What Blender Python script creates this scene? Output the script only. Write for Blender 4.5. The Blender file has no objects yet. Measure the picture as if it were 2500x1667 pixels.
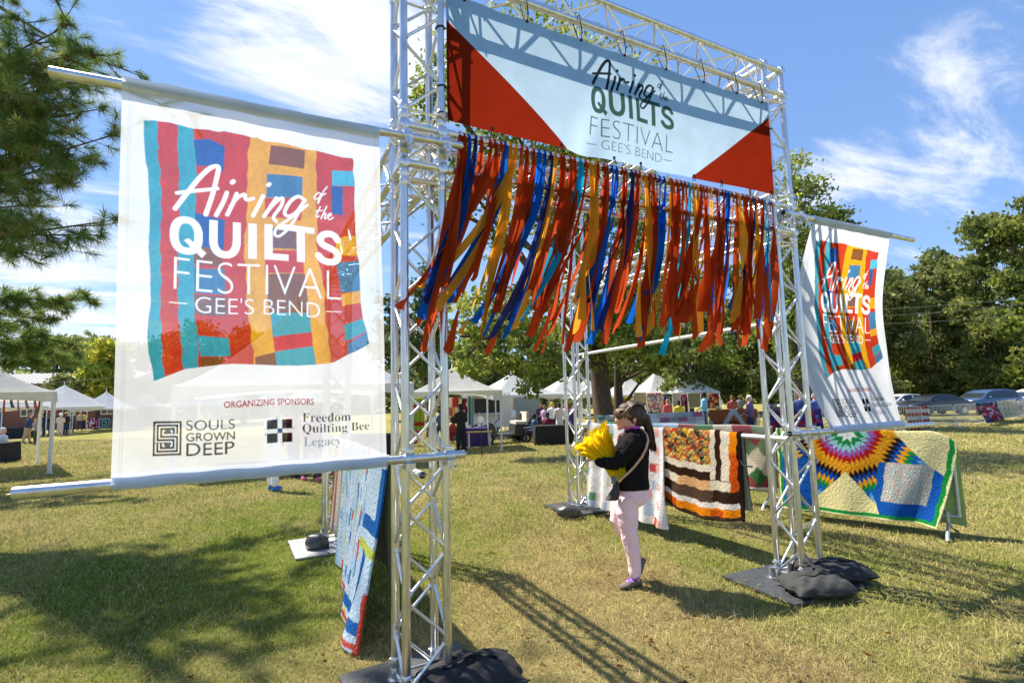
import bpy, bmesh, math, random
import numpy as np
from mathutils import Vector, Matrix
random.seed(7); RNG = np.random.default_rng(7)
SC = bpy.context.scene
COL = SC.collection
PI = math.pi

# ------------------------------------------------------------------ camera
CAM = np.array([-0.80084, -2.95819, 1.66950])
YAW, PITCH, ROLL, FPX = math.radians(26.9215), math.radians(5.76783), math.radians(-1.46973), 1261.56
_f = np.array([math.sin(YAW)*math.cos(PITCH), math.cos(YAW)*math.cos(PITCH), math.sin(PITCH)])
_r = np.array([math.cos(YAW), -math.sin(YAW), 0.0]); _u = np.cross(_r, _f)
_c, _s = math.cos(ROLL), math.sin(ROLL)
RV, UV_, FV = _c*_r + _s*_u, -_s*_r + _c*_u, _f
cam = bpy.data.cameras.new('camera'); cam_ob = bpy.data.objects.new('camera', cam); COL.objects.link(cam_ob)
cam.sensor_width = 36.0; cam.sensor_fit = 'HORIZONTAL'; cam.lens = FPX/2500*36.0
cam.clip_start = 0.05; cam.clip_end = 3000
cam_ob.matrix_world = Matrix(((RV[0], UV_[0], -FV[0], CAM[0]), (RV[1], UV_[1], -FV[1], CAM[1]),
                              (RV[2], UV_[2], -FV[2], CAM[2]), (0, 0, 0, 1)))
SC.camera = cam_ob

# ------------------------------------------------------------------ light
SUN_EL = math.radians(54.0)
SUN_AZ = math.atan2(-0.50, 0.866)            # from +Y towards +X
SUND = Vector((math.sin(SUN_AZ)*math.cos(SUN_EL), math.cos(SUN_AZ)*math.cos(SUN_EL), math.sin(SUN_EL)))
sun = bpy.data.lights.new('sun', 'SUN'); sun.energy = 5.0; sun.angle = math.radians(0.53); sun.color = (1.0, 0.91, 0.77)
sun_ob = bpy.data.objects.new('sun', sun); COL.objects.link(sun_ob)
sun_ob.rotation_euler = SUND.to_track_quat('Z', 'Y').to_euler(); sun_ob.location = (0, 0, 30)

w = bpy.data.worlds.new('World'); SC.world = w; w.use_nodes = True
nt = w.node_tree; nt.nodes.clear()
def N(nt, t, **k):
    n = nt.nodes.new(t)
    for a, b in k.items(): setattr(n, a, b)
    return n
def L(nt, a, b): nt.links.new(a, b)
def math_n(nt, op, a, b=None, c=None, clamp=False):
    n = N(nt, 'ShaderNodeMath', operation=op, use_clamp=clamp)
    for i, v in enumerate((a, b, c)):
        if v is None: continue
        if isinstance(v, (int, float)): n.inputs[i].default_value = v
        else: L(nt, v, n.inputs[i])
    return n.outputs[0]
wo = N(nt, 'ShaderNodeOutputWorld'); bg = N(nt, 'ShaderNodeBackground')
sky = N(nt, 'ShaderNodeTexSky', sky_type='NISHITA'); sky.sun_disc = False
sky.sun_elevation = SUN_EL; sky.sun_rotation = SUN_AZ; sky.air_density = 1.0; sky.dust_density = 0.25; sky.ozone_density = 2.6
SKY_STRENGTH = 0.098
tc = N(nt, 'ShaderNodeTexCoord'); sp = N(nt, 'ShaderNodeSeparateXYZ'); L(nt, tc.outputs['Generated'], sp.inputs[0])
# cloud layer: directions projected on a flat layer overhead
zc = math_n(nt, 'MAXIMUM', math_n(nt, 'ADD', sp.outputs[2], 0.10), 0.10)
cx = math_n(nt, 'DIVIDE', sp.outputs[0], zc); cy = math_n(nt, 'DIVIDE', sp.outputs[1], zc)
cb = N(nt, 'ShaderNodeCombineXYZ'); L(nt, cx, cb.inputs[0]); L(nt, cy, cb.inputs[1])
mp = N(nt, 'ShaderNodeMapping'); L(nt, cb.outputs[0], mp.inputs[0])
mp.inputs['Rotation'].default_value = (0, 0, math.radians(38)); mp.inputs['Scale'].default_value = (0.45, 1.5, 1)
mp.inputs['Location'].default_value = (1.7, 0.4, 0)
n1 = N(nt, 'ShaderNodeTexNoise'); n1.inputs['Scale'].default_value = 2.1; n1.inputs['Detail'].default_value = 11; n1.inputs['Roughness'].default_value = 0.66
n1.inputs['Distortion'].default_value = 0.45
L(nt, mp.outputs[0], n1.inputs['Vector'])
def blob(dirv, tight, gain):
    d = N(nt, 'ShaderNodeVectorMath', operation='DOT_PRODUCT'); L(nt, tc.outputs['Generated'], d.inputs[0]); d.inputs[1].default_value = tuple(dirv)
    a = math_n(nt, 'SUBTRACT', d.outputs['Value'], tight)
    a = math_n(nt, 'DIVIDE', a, 1-tight, clamp=True)
    return math_n(nt, 'MULTIPLY', a, gain)
def pdir(x, y):
    x *= 2500/2352; y *= 2500/2352
    d = FV + RV*(x-1250)/FPX - UV_*(y-833.5)/FPX
    return d/np.linalg.norm(d)
m = math_n(nt, 'ADD', n1.outputs[0], blob(pdir(770, 90), 0.97, 0.17))
for (bx, by, ti, ga) in ((640, -60, .97, .06), (120, 640, .985, .14), (240, 740, .985, .10), (1050, 200, .97, .08), (1920, 395, .996, .13), (2250, 450, .990, .03), (2250, 150, .985, .07), (2000, 60, .985, .03), (1650, 60, .95, -.10), (330, 140, .99, .06)):
    m = math_n(nt, 'ADD', m, blob(pdir(bx, by), ti, ga))
rmp = N(nt, 'ShaderNodeMapRange', interpolation_type='SMOOTHSTEP'); L(nt, m, rmp.inputs[0])
rmp.inputs['From Min'].default_value = 0.51; rmp.inputs['From Max'].default_value = 0.78; rmp.inputs['To Max'].default_value = 0.95
tint = N(nt, 'ShaderNodeMix', data_type='RGBA', blend_type='MULTIPLY'); tint.inputs[0].default_value = 1.0
L(nt, sky.outputs[0], tint.inputs[6]); tint.inputs[7].default_value = (0.86, 1.0, 1.22, 1)
# evens the brightness of the clear sky between the sun side and the far side
hz = N(nt, 'ShaderNodeValToRGB'); L(nt, sp.outputs[2], hz.inputs[0]); hz.color_ramp.elements[0].position = 0.0; hz.color_ramp.elements[1].position = 0.75
hz.color_ramp.elements[0].color = (2.3, 3.3, 4.6, 1); hz.color_ramp.elements[1].color = (0.95, 1.9, 4.0, 1)
e_ = hz.color_ramp.elements.new(0.3); e_.color = (1.45, 2.45, 4.45, 1)
skm = N(nt, 'ShaderNodeMix', data_type='RGBA'); skm.inputs[0].default_value = 0.62
L(nt, tint.outputs[2], skm.inputs[6]); L(nt, hz.outputs[0], skm.inputs[7])
cm = N(nt, 'ShaderNodeMix', data_type='RGBA'); L(nt, rmp.outputs[0], cm.inputs[0]); L(nt, skm.outputs[2], cm.inputs[6])
cm.inputs[7].default_value = (5.4, 5.6, 5.9, 1)
L(nt, cm.outputs[2], bg.inputs[0]); bg.inputs[1].default_value = SKY_STRENGTH; L(nt, bg.outputs[0], wo.inputs[0])

SC.view_settings.view_transform = 'Standard'; SC.view_settings.look = 'None'
SC.view_settings.gamma = 1.0; SC.view_settings.exposure = 1.03
SC.cycles.max_bounces = 8; SC.cycles.transparent_max_bounces = 24; SC.cycles.transmission_bounces = 6
SC.cycles.use_denoising = True; SC.cycles.sample_clamp_indirect = 6.0

# ------------------------------------------------------------------ helpers
def gz(x, y):
    dx, dy = np.asarray(x)+0.8, np.asarray(y)+2.96; r = np.hypot(dx, dy); a = np.degrees(np.arctan2(dx, dy))-26.92
    k = np.interp(a, [-60, -43, -18, -5, 8, 20, 33, 43, 60], [.022, .022, .028, .033, .028, .018, .019, .022, .022])
    k = np.where(np.abs(a) > 70, .02, k)
    return np.where(r < 8, 0.0, np.where(r < 30, -k*(r-8), np.maximum(-22*k-0.006*(r-30), -1.6)))
def gzf(x, y): return float(gz(x, y))
def ray(x, y):
    x *= 2500/2352; y *= 2500/2352
    return FV + RV*(x-1250)/FPX - UV_*(y-833.5)/FPX
def PX(x, y, h=0.0):
    """the place on the lawn seen at photo coordinate x, y (2352 px wide frame), or h above it"""
    d = ray(x, y); z = h
    for _ in range(60):
        s = (z-CAM[2])/d[2]
        if s < 0: s = 80.0
        s = min(s, 160.0)
        q = CAM+d*s; z = 0.5*z+0.5*(gzf(q[0], q[1])+h)
    return Vector((q[0], q[1], gzf(q[0], q[1])))
def AD(x, y, D):
    q = CAM+ray(x, y)*D
    return Vector(q)
def ADg(x, D, y=930):
    q = AD(x, y, D); return Vector((q.x, q.y, gzf(q.x, q.y)))
def lin(c):
    c = c/255.0
    return c/12.92 if c <= 0.04045 else ((c+0.055)/1.055)**2.4
def C(r, g, b): return (lin(r), lin(g), lin(b))
def CA(r, g, b): return np.array(C(r, g, b))

def tag(o, label, cat, group=None, kind=None):
    if label: o['label'] = label
    if cat: o['category'] = cat
    if group: o['group'] = group
    if kind: o['kind'] = kind
    return o
def thing(name, label, cat, loc=(0, 0, 0), rz=0.0, group=None):
    o = bpy.data.objects.new(name, None); COL.objects.link(o); o.empty_display_size = 0.1
    o.location = loc; o.rotation_euler = (0, 0, rz)
    return tag(o, label, cat, group)
def link(name, me, mats, parent=None):
    o = bpy.data.objects.new(name, me); COL.objects.link(o)
    if not isinstance(mats, (list, tuple)): mats = [mats]
    for mm in mats:
        if len(me.materials) < len(mats): me.materials.append(mm)
    if parent is not None: o.parent = parent
    return o
def copy_tree(o, parent=None):
    c = o.copy(); COL.objects.link(c)
    if parent is not None: c.parent = parent
    for ch in list(o.children): copy_tree(ch, c)
    return c

class MB:
    def __init__(s): s.v = []; s.f = []; s.mi = []
    def add(s, vs, fs, mi=0):
        o = len(s.v); s.v += [tuple(map(float, q)) for q in vs]
        for f in fs: s.f.append(tuple(i+o for i in f)); s.mi.append(mi)
    def box(s, c, size, rz=0.0, mi=0, M=None, taper=1.0):
        hx, hy, hz = size[0]/2, size[1]/2, size[2]/2
        vs = []
        for (x, y, z) in ((-1,-1,-1),(1,-1,-1),(1,1,-1),(-1,1,-1),(-1,-1,1),(1,-1,1),(1,1,1),(-1,1,1)):
            k = taper if z > 0 else 1.0
            q = Vector((x*hx*k, y*hy*k, z*hz))
            if M is not None: q = M @ q
            elif rz: q = Matrix.Rotation(rz, 3, 'Z') @ q
            vs.append(q+Vector(c))
        s.add(vs, [(0,3,2,1),(4,5,6,7),(0,1,5,4),(1,2,6,5),(2,3,7,6),(3,0,4,7)], mi)
    def tube(s, pts, rad, n=10, cap=True, mi=0, flat=1.0):
        pts = [Vector(p) for p in pts]; m_ = len(pts)
        if not hasattr(rad, '__len__'): rad = [rad]*m_
        t0 = (pts[1]-pts[0]).normalized()
        ref = Vector((0, 0, 1)) if abs(t0.z) < 0.9 else Vector((1, 0, 0))
        a = t0.cross(ref).normalized(); vs = []
        for i, p in enumerate(pts):
            if i == 0: t = t0
            elif i == m_-1: t = (pts[i]-pts[i-1]).normalized()
            else: t = ((pts[i+1]-pts[i]).normalized()+(pts[i]-pts[i-1]).normalized())
            t = t.normalized() if t.length > 1e-9 else t0
            a = (a-t*a.dot(t)); a = a.normalized() if a.length > 1e-9 else t.orthogonal().normalized()
            b = t.cross(a)
            for k in range(n):
                w_ = 2*PI*k/n; vs.append(p+(a*math.cos(w_)+b*math.sin(w_)*flat)*rad[i])
        fs = []
        for i in range(m_-1):
            for k in range(n):
                k2 = (k+1) % n; fs.append((i*n+k, i*n+k2, (i+1)*n+k2, (i+1)*n+k))
        if cap:
            fs.append(tuple(range(n-1, -1, -1))); fs.append(tuple((m_-1)*n+k for k in range(n)))
        s.add(vs, fs, mi)
    def ell(s, c, r, nu=14, nv=9, M=None, mi=0):
        vs = []; fs = []
        for j in range(nv+1):
            ph = PI*j/nv
            for i in range(nu):
                th = 2*PI*i/nu
                q = Vector((r[0]*math.sin(ph)*math.cos(th), r[1]*math.sin(ph)*math.sin(th), r[2]*math.cos(ph)))
                if M is not None: q = M @ q
                vs.append(q+Vector(c))
        for j in range(nv):
            for i in range(nu):
                i2 = (i+1) % nu; fs.append((j*nu+i, (j+1)*nu+i, (j+1)*nu+i2, j*nu+i2))
        s.add(vs, fs, mi)
    def loft(s, rings, cap=True, mi=0):
        n = len(rings[0]); vs = [q for r in rings for q in r]; fs = []
        for i in range(len(rings)-1):
            for k in range(n):
                k2 = (k+1) % n; fs.append((i*n+k, i*n+k2, (i+1)*n+k2, (i+1)*n+k))
        if cap:
            fs.append(tuple(range(n-1, -1, -1))); fs.append(tuple((len(rings)-1)*n+k for k in range(n)))
        s.add(vs, fs, mi)
    def mesh(s, name, smooth=True, origin=None):
        me = bpy.data.meshes.new(name)
        vs = s.v if origin is None else [(a-origin[0], b-origin[1], c-origin[2]) for a, b, c in s.v]
        me.from_pydata(vs, [], s.f); me.polygons.foreach_set('material_index', s.mi)
        if smooth: me.polygons.foreach_set('use_smooth', [True]*len(me.polygons))
        me.update(); return me
    def build(s, name, mats, parent=None, smooth=True, angle=40, origin=None):
        me = s.mesh(name, False, origin)
        if smooth:
            me.polygons.foreach_set('use_smooth', [True]*len(me.polygons))
            bm = bmesh.new(); bm.from_mesh(me); lim = math.radians(angle)
            for e in bm.edges:
                if len(e.link_faces) == 2 and e.calc_face_angle(0) > lim: e.smooth = False
            bm.to_mesh(me); bm.free()
        return link(name, me, mats, parent)

def np_mesh(name, verts, faces, cols=None, mats=None, parent=None, smooth=False):
    """fast mesh from arrays: verts (n,3), faces (m,k)"""
    me = bpy.data.meshes.new(name); verts = np.asarray(verts, np.float32); faces = np.asarray(faces, np.int32)
    n, mF, k = len(verts), len(faces), faces.shape[1]
    me.vertices.add(n); me.vertices.foreach_set('co', verts.ravel())
    me.loops.add(mF*k); me.loops.foreach_set('vertex_index', faces.ravel())
    me.polygons.add(mF); me.polygons.foreach_set('loop_start', np.arange(0, mF*k, k, dtype=np.int32))
    try: me.polygons.foreach_set('loop_total', np.full(mF, k, np.int32))
    except Exception: pass
    if smooth: me.polygons.foreach_set('use_smooth', np.ones(mF, bool))
    me.update(calc_edges=True)
    if cols is not None:
        at = me.attributes.new('Col', 'FLOAT_COLOR', 'POINT')
        a = np.ones((n, 4), np.float32); a[:, :3] = cols; at.data.foreach_set('color', a.ravel())
    return link(name, me, mats, parent)

# ------------------------------------------------------------------ materials
def newmat(name):
    mm = bpy.data.materials.new(name); mm.use_nodes = True; mm.node_tree.nodes.clear()
    o = N(mm.node_tree, 'ShaderNodeOutputMaterial'); return mm, mm.node_tree, o
def pmat(name, col, rough=0.6, metal=0.0, var=0.12, scale=18, bump=0.0, bscale=60, spec=0.5, coat=0.0, coords='Object', stretch=None):
    mm, t, o = newmat(name); p = N(t, 'ShaderNodeBsdfPrincipled'); L(t, p.outputs[0], o.inputs[0])
    p.inputs['Roughness'].default_value = rough; p.inputs['Metallic'].default_value = metal
    p.inputs['Specular IOR Level'].default_value = spec; p.inputs['Coat Weight'].default_value = coat
    tcn = N(t, 'ShaderNodeTexCoord'); src = tcn.outputs[coords]
    if stretch:
        mpn = N(t, 'ShaderNodeMapping'); L(t, src, mpn.inputs[0]); mpn.inputs['Scale'].default_value = stretch; src = mpn.outputs[0]
    ns = N(t, 'ShaderNodeTexNoise'); ns.inputs['Scale'].default_value = scale; ns.inputs['Detail'].default_value = 5; L(t, src, ns.inputs['Vector'])
    rp = N(t, 'ShaderNodeValToRGB'); L(t, ns.outputs[0], rp.inputs[0])
    rp.color_ramp.elements[0].position = 0.3; rp.color_ramp.elements[1].position = 0.7
    rp.color_ramp.elements[0].color = (*[max(0, c*(1-var)) for c in col], 1); rp.color_ramp.elements[1].color = (*[min(1, c*(1+var)) for c in col], 1)
    L(t, rp.outputs[0], p.inputs['Base Color'])
    rr = math_n(t, 'MULTIPLY_ADD', ns.outputs[0], 0.25*rough, rough*0.87); L(t, rr, p.inputs['Roughness'])
    if bump:
        nb = N(t, 'ShaderNodeTexNoise'); nb.inputs['Scale'].default_value = bscale; nb.inputs['Detail'].default_value = 4; L(t, src, nb.inputs['Vector'])
        bp = N(t, 'ShaderNodeBump'); bp.inputs['Strength'].default_value = bump; bp.inputs['Distance'].default_value = 0.01
        L(t, nb.outputs[0], bp.inputs['Height']); L(t, bp.outputs[0], p.inputs['Normal'])
    return mm
def clothmat(name, transl=0.4, trans=0.0, rough=0.9, weave=0.15, wscale=900, tint=0.45, col=None, bump=0.0, bscale=40, refl=None, upn=0.0):
    """fabric: diffuse + translucent, optionally an open mesh that lets part of the view through"""
    mm, t, o = newmat(name)
    if col is None:
        at = N(t, 'ShaderNodeAttribute', attribute_name='Col'); base = at.outputs['Color']
    else:
        rg = N(t, 'ShaderNodeRGB'); rg.outputs[0].default_value = (*col, 1); base = rg.outputs[0]
    tcn = N(t, 'ShaderNodeTexCoord'); ns = N(t, 'ShaderNodeTexNoise'); ns.inputs['Scale'].default_value = wscale; ns.inputs['Detail'].default_value = 2
    L(t, tcn.outputs['Object'], ns.inputs['Vector'])
    k = math_n(t, 'MULTIPLY_ADD', ns.outputs[0], 2*weave, 1-weave)
    ns2 = N(t, 'ShaderNodeTexNoise'); ns2.inputs['Scale'].default_value = 5; ns2.inputs['Detail'].default_value = 6; L(t, tcn.outputs['Object'], ns2.inputs['Vector'])
    k = math_n(t, 'MULTIPLY', k, math_n(t, 'MULTIPLY_ADD', ns2.outputs[0], 0.3, 0.85))
    mx = N(t, 'ShaderNodeMix', data_type='RGBA', blend_type='MULTIPLY'); mx.inputs[0].default_value = 1
    cbn = N(t, 'ShaderNodeCombineColor'); L(t, k, cbn.inputs[0]); L(t, k, cbn.inputs[1]); L(t, k, cbn.inputs[2])
    L(t, base, mx.inputs[6]); L(t, cbn.outputs[0], mx.inputs[7]); colr = mx.outputs[2]
    d = N(t, 'ShaderNodeBsdfDiffuse'); d.inputs['Roughness'].default_value = rough
    if refl:      # blue of the shaded cloth is put into its reflected colour only
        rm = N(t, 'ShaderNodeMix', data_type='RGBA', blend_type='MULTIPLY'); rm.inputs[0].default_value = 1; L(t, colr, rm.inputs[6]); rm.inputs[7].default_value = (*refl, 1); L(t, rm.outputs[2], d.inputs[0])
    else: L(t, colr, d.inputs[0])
    tl = N(t, 'ShaderNodeBsdfTranslucent'); L(t, colr, tl.inputs[0])
    if upn:
        ge = N(t, 'ShaderNodeNewGeometry'); vm = N(t, 'ShaderNodeMix', data_type='VECTOR'); vm.inputs[0].default_value = upn; L(t, ge.outputs['Normal'], vm.inputs[4]); vm.inputs[5].default_value = (0, 0, 1)
        vn = N(t, 'ShaderNodeVectorMath', operation='NORMALIZE'); L(t, vm.outputs[1], vn.inputs[0]); L(t, vn.outputs[0], d.inputs['Normal'])
    if bump:
        nb = N(t, 'ShaderNodeTexNoise'); nb.inputs['Scale'].default_value = bscale; nb.inputs['Detail'].default_value = 4; nb.inputs['Distortion'].default_value = 0.8
        L(t, tcn.outputs['Object'], nb.inputs['Vector'])
        bp = N(t, 'ShaderNodeBump'); bp.inputs['Strength'].default_value = bump; bp.inputs['Distance'].default_value = 0.02
        L(t, nb.outputs[0], bp.inputs['Height']); L(t, bp.outputs[0], d.inputs['Normal'])
    m1 = N(t, 'ShaderNodeMixShader'); m1.inputs[0].default_value = transl; L(t, d.outputs[0], m1.inputs[1]); L(t, tl.outputs[0], m1.inputs[2])
    last = m1.outputs[0]
    if trans > 0:
        tr = N(t, 'ShaderNodeBsdfTransparent'); mt = N(t, 'ShaderNodeMix', data_type='RGBA'); mt.inputs[0].default_value = tint
        mt.inputs[6].default_value = (1, 1, 1, 1); L(t, base, mt.inputs[7]); L(t, mt.outputs[2], tr.inputs[0])
        m2 = N(t, 'ShaderNodeMixShader'); m2.inputs[0].default_value = trans; L(t, last, m2.inputs[1]); L(t, tr.outputs[0], m2.inputs[2]); last = m2.outputs[0]
    L(t, last, o.inputs[0]); return mm
M_ALU = pmat('aluminium', (0.66, 0.67, 0.68), rough=0.30, metal=0.96, var=0.16, scale=16, stretch=(2, 2, 0.5))
M_ALUB = pmat('aluminium_brace', (0.72, 0.72, 0.71), rough=0.34, metal=0.9, var=0.05)
M_STEEL = pmat('galvanised_steel', (0.62, 0.63, 0.65), rough=0.34, metal=0.95, var=0.22, scale=14)
M_CLAMP = pmat('zinc_clamp', (0.66, 0.67, 0.68), rough=0.36, metal=0.95, var=0.2, scale=40)
M_BLACKM = pmat('black_paint', (0.018, 0.018, 0.02), rough=0.5)
M_GREYPLATE = pmat('grey_steel_plate', (0.42, 0.43, 0.44), rough=0.5, metal=0.3, var=0.15)
M_DARKPLATE = pmat('dark_steel_plate', (0.05, 0.055, 0.062), rough=0.55, metal=0.1, var=0.3)
M_BAGCL = pmat('sandbag_canvas', (0.012, 0.0125, 0.014), rough=0.75, var=0.25, bump=0.5, bscale=24)
M_BAGVIN = pmat('sandbag_vinyl', (0.05, 0.052, 0.055), rough=0.34, var=0.25, bump=0.25, bscale=18)
M_STRAP = pmat('black_webbing', (0.02, 0.02, 0.02), rough=0.8)
M_CORD = pmat('black_cord', (0.012, 0.012, 0.012), rough=0.7)
M_ROPE = pmat('pale_rope', (0.6, 0.56, 0.48), rough=0.9)
M_WHITEP = pmat('white_powder_coat', (0.72, 0.72, 0.71), rough=0.45, var=0.05)
M_GALV = pmat('barricade_galvanised', (0.58, 0.60, 0.61), rough=0.42, metal=0.7, var=0.12)
M_TENT = clothmat('white_vinyl_roof', transl=0.25, col=(0.82, 0.82, 0.81), weave=0.03, wscale=60)
M_TENTV = clothmat('white_vinyl_valance', transl=0.3, col=(0.78, 0.78, 0.77), weave=0.03, wscale=60)
M_QUILT = clothmat('quilt_cotton', transl=0.14, weave=0.16, wscale=260, bump=0.9, bscale=42)
M_QUILTBACK = clothmat('quilt_backing_pale', transl=0.06, col=C(168, 172, 150), bump=0.4)
M_BACKGREEN = clothmat('quilt_backing_green', transl=0.35, col=C(188, 212, 138), bump=0.3, bscale=16)
M_BACKGREY = clothmat('quilt_backing_grey', transl=0.2, col=C(182, 178, 172), bump=0.3)
M_BANNER = clothmat('open_mesh_banner', transl=0.70, trans=0.38, weave=0.10, wscale=420, tint=0.6)
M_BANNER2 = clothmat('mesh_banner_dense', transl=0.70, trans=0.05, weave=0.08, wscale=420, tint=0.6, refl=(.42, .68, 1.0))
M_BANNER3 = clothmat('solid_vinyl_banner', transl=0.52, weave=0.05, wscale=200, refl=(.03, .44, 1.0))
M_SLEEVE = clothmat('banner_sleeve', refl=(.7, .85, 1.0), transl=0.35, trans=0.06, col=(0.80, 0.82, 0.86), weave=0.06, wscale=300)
M_RIB = clothmat('ribbon_cotton', transl=0.62, weave=0.07, wscale=300)
M_LEAF = clothmat('leaf', transl=0.48, weave=0.10, wscale=30, upn=0.35)
M_NEEDLE = clothmat('pine_needle', transl=0.4, weave=0.05, wscale=30)
M_GRASSBL = clothmat('grass_blade', transl=0.25, weave=0.1, wscale=40, upn=0.65)
M_BARK = pmat('bark', (0.085, 0.062, 0.045), rough=0.95, var=0.45, scale=6, bump=0.9, bscale=9, stretch=(3, 3, 0.6))
M_BARKP = pmat('pine_bark', (0.11, 0.07, 0.05), rough=0.95, var=0.4, scale=8, bump=0.8, bscale=10)
M_CONE = pmat('pine_cone', (0.09, 0.045, 0.022), rough=0.9, var=0.4, scale=40)
M_GLASS = pmat('dark_glass', (0.02, 0.025, 0.03), rough=0.08, var=0.1, spec=0.8)
M_TYRE = pmat('tyre_rubber', (0.015, 0.015, 0.015), rough=0.9)
M_RIM = pmat('alloy_rim', (0.5, 0.5, 0.52), rough=0.35, metal=0.8)
M_REDL = pmat('tail_lamp', (0.35, 0.02, 0.02), rough=0.25)
M_HEADL = pmat('head_lamp', (0.75, 0.77, 0.8), rough=0.15)
M_SKIN = pmat('skin_light', C(225, 168, 140), rough=0.55, var=0.06)
M_SKIND = pmat('skin_dark', C(86, 56, 42), rough=0.55, var=0.06)
_cm = {}
def fab(col, name='fabric'):
    k = tuple(round(c, 4) for c in col)
    if k not in _cm: _cm[k] = pmat(name, col, rough=0.85, var=0.15, scale=20, bump=0.3, bscale=30)
    return _cm[k]
# ------------------------------------------------------------------ lawn
def smooth_noise(x, y, sc, seed):
    rs = np.random.default_rng(seed); o = np.zeros_like(x)
    for i in range(7):
        a = rs.uniform(0, 2*PI); k = sc*rs.uniform(0.6, 1.7); ph = rs.uniform(0, 2*PI, 2)
        o += np.sin((x*math.cos(a)+y*math.sin(a))*k+ph[0]+1.3*np.sin((x*math.sin(a)-y*math.cos(a))*k*0.6+ph[1]))
    return o/7
def lawn_colour(x, y):
    g = 0.46+0.55*smooth_noise(x, y, 1.3, 3)+0.45*smooth_noise(x, y, 4.2, 4)+0.25*smooth_noise(x, y, 11, 5)
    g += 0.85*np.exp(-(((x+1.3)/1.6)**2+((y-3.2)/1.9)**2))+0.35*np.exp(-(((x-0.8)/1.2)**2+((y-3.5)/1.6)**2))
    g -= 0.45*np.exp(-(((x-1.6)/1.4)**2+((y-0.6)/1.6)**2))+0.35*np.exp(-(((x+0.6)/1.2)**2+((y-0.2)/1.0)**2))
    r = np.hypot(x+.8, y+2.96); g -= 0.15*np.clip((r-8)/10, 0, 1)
    pth = np.exp(-((x-1.55-.36*(y+1)+.25*np.sin(y*.9))/.62)**2)*np.clip((9-y)/6, 0, 1); g -= .30*pth
    g = np.clip(g, 0, 1)[:, None]
    straw = np.array([0.55, 0.465, 0.19]); green = np.array([0.265, 0.325, 0.06]); brown = np.array([0.36, 0.265, 0.125])
    c = straw*(1-g)+green*g
    b = np.clip(smooth_noise(x, y, 2.3, 9)*1.6-0.35, 0, 1)[:, None]*(1-g)
    b = np.clip(b+.75*(pth*np.clip(.5+smooth_noise(x, y, 5.5, 12), 0, 1))[:, None], 0, 1)
    c = c*(1-0.6*b)+brown*0.6*b
    return c*(1+0.12*smooth_noise(x, y, 17, 8)[:, None])
rad = np.concatenate([np.linspace(0.3, 14, 190), np.geomspace(14.3, 420, 70)]); ang = np.linspace(0, 2*PI, 361)[:-1]
RR, AA = np.meshgrid(rad, ang, indexing='ij'); gx = CAM[0]+RR*np.sin(AA); gy = CAM[1]+RR*np.cos(AA)
gv = np.stack([gx.ravel(), gy.ravel(), gz(gx, gy).ravel()], 1)
gv[:, 2] += 0.012*smooth_noise(gv[:, 0], gv[:, 1], 3.0, 31)*np.clip(1.5-RR.ravel()/40, 0, 1)-0.012
nA = len(ang); ii = np.arange(len(rad)-1)[:, None]*nA; kk = np.arange(nA)[None, :]; k2 = (kk+1) % nA
gf = np.stack([ii+kk, ii+nA+kk, ii+nA+k2, ii+k2], -1).reshape(-1, 4)
gf = gf[:, ::-1]
M_LAWN, t, o = newmat('lawn_soil')
at = N(t, 'ShaderNodeAttribute', attribute_name='Col'); tcn = N(t, 'ShaderNodeTexCoord')
na = N(t, 'ShaderNodeTexNoise'); na.inputs['Scale'].default_value = 95; na.inputs['Detail'].default_value = 6; na.inputs['Roughness'].default_value = 0.7
nb = N(t, 'ShaderNodeTexNoise'); nb.inputs['Scale'].default_value = 9; nb.inputs['Detail'].default_value = 8; nb.inputs['Roughness'].default_value = 0.75
L(t, tcn.outputs['Object'], na.inputs[0]); L(t, tcn.outputs['Object'], nb.inputs[0])
k = math_n(t, 'MULTIPLY', math_n(t, 'MULTIPLY_ADD', na.outputs[0], 1.9, -0.22), math_n(t, 'MULTIPLY_ADD', nb.outputs[0], 1.1, 0.45))
k = math_n(t, 'MULTIPLY', k, 0.92)
cbn = N(t, 'ShaderNodeCombineColor'); [L(t, k, cbn.inputs[i]) for i in range(3)]
mx = N(t, 'ShaderNodeMix', data_type='RGBA', blend_type='MULTIPLY'); mx.inputs[0].default_value = 1; L(t, at.outputs[0], mx.inputs[6]); L(t, cbn.outputs[0], mx.inputs[7])
d = N(t, 'ShaderNodeBsdfDiffuse'); L(t, mx.outputs[2], d.inputs[0])
bp = N(t, 'ShaderNodeBump'); bp.inputs['Strength'].default_value = 0.9; bp.inputs['Distance'].default_value = 0.04
L(t, math_n(t, 'ADD', na.outputs[0], nb.outputs[0]), bp.inputs['Height']); L(t, bp.outputs[0], d.inputs['Normal']); L(t, d.outputs[0], o.inputs[0])
lawn = np_mesh('ground', gv, gf, lawn_colour(gv[:, 0], gv[:, 1]), M_LAWN, smooth=True); lawn['kind'] = 'structure'

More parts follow.
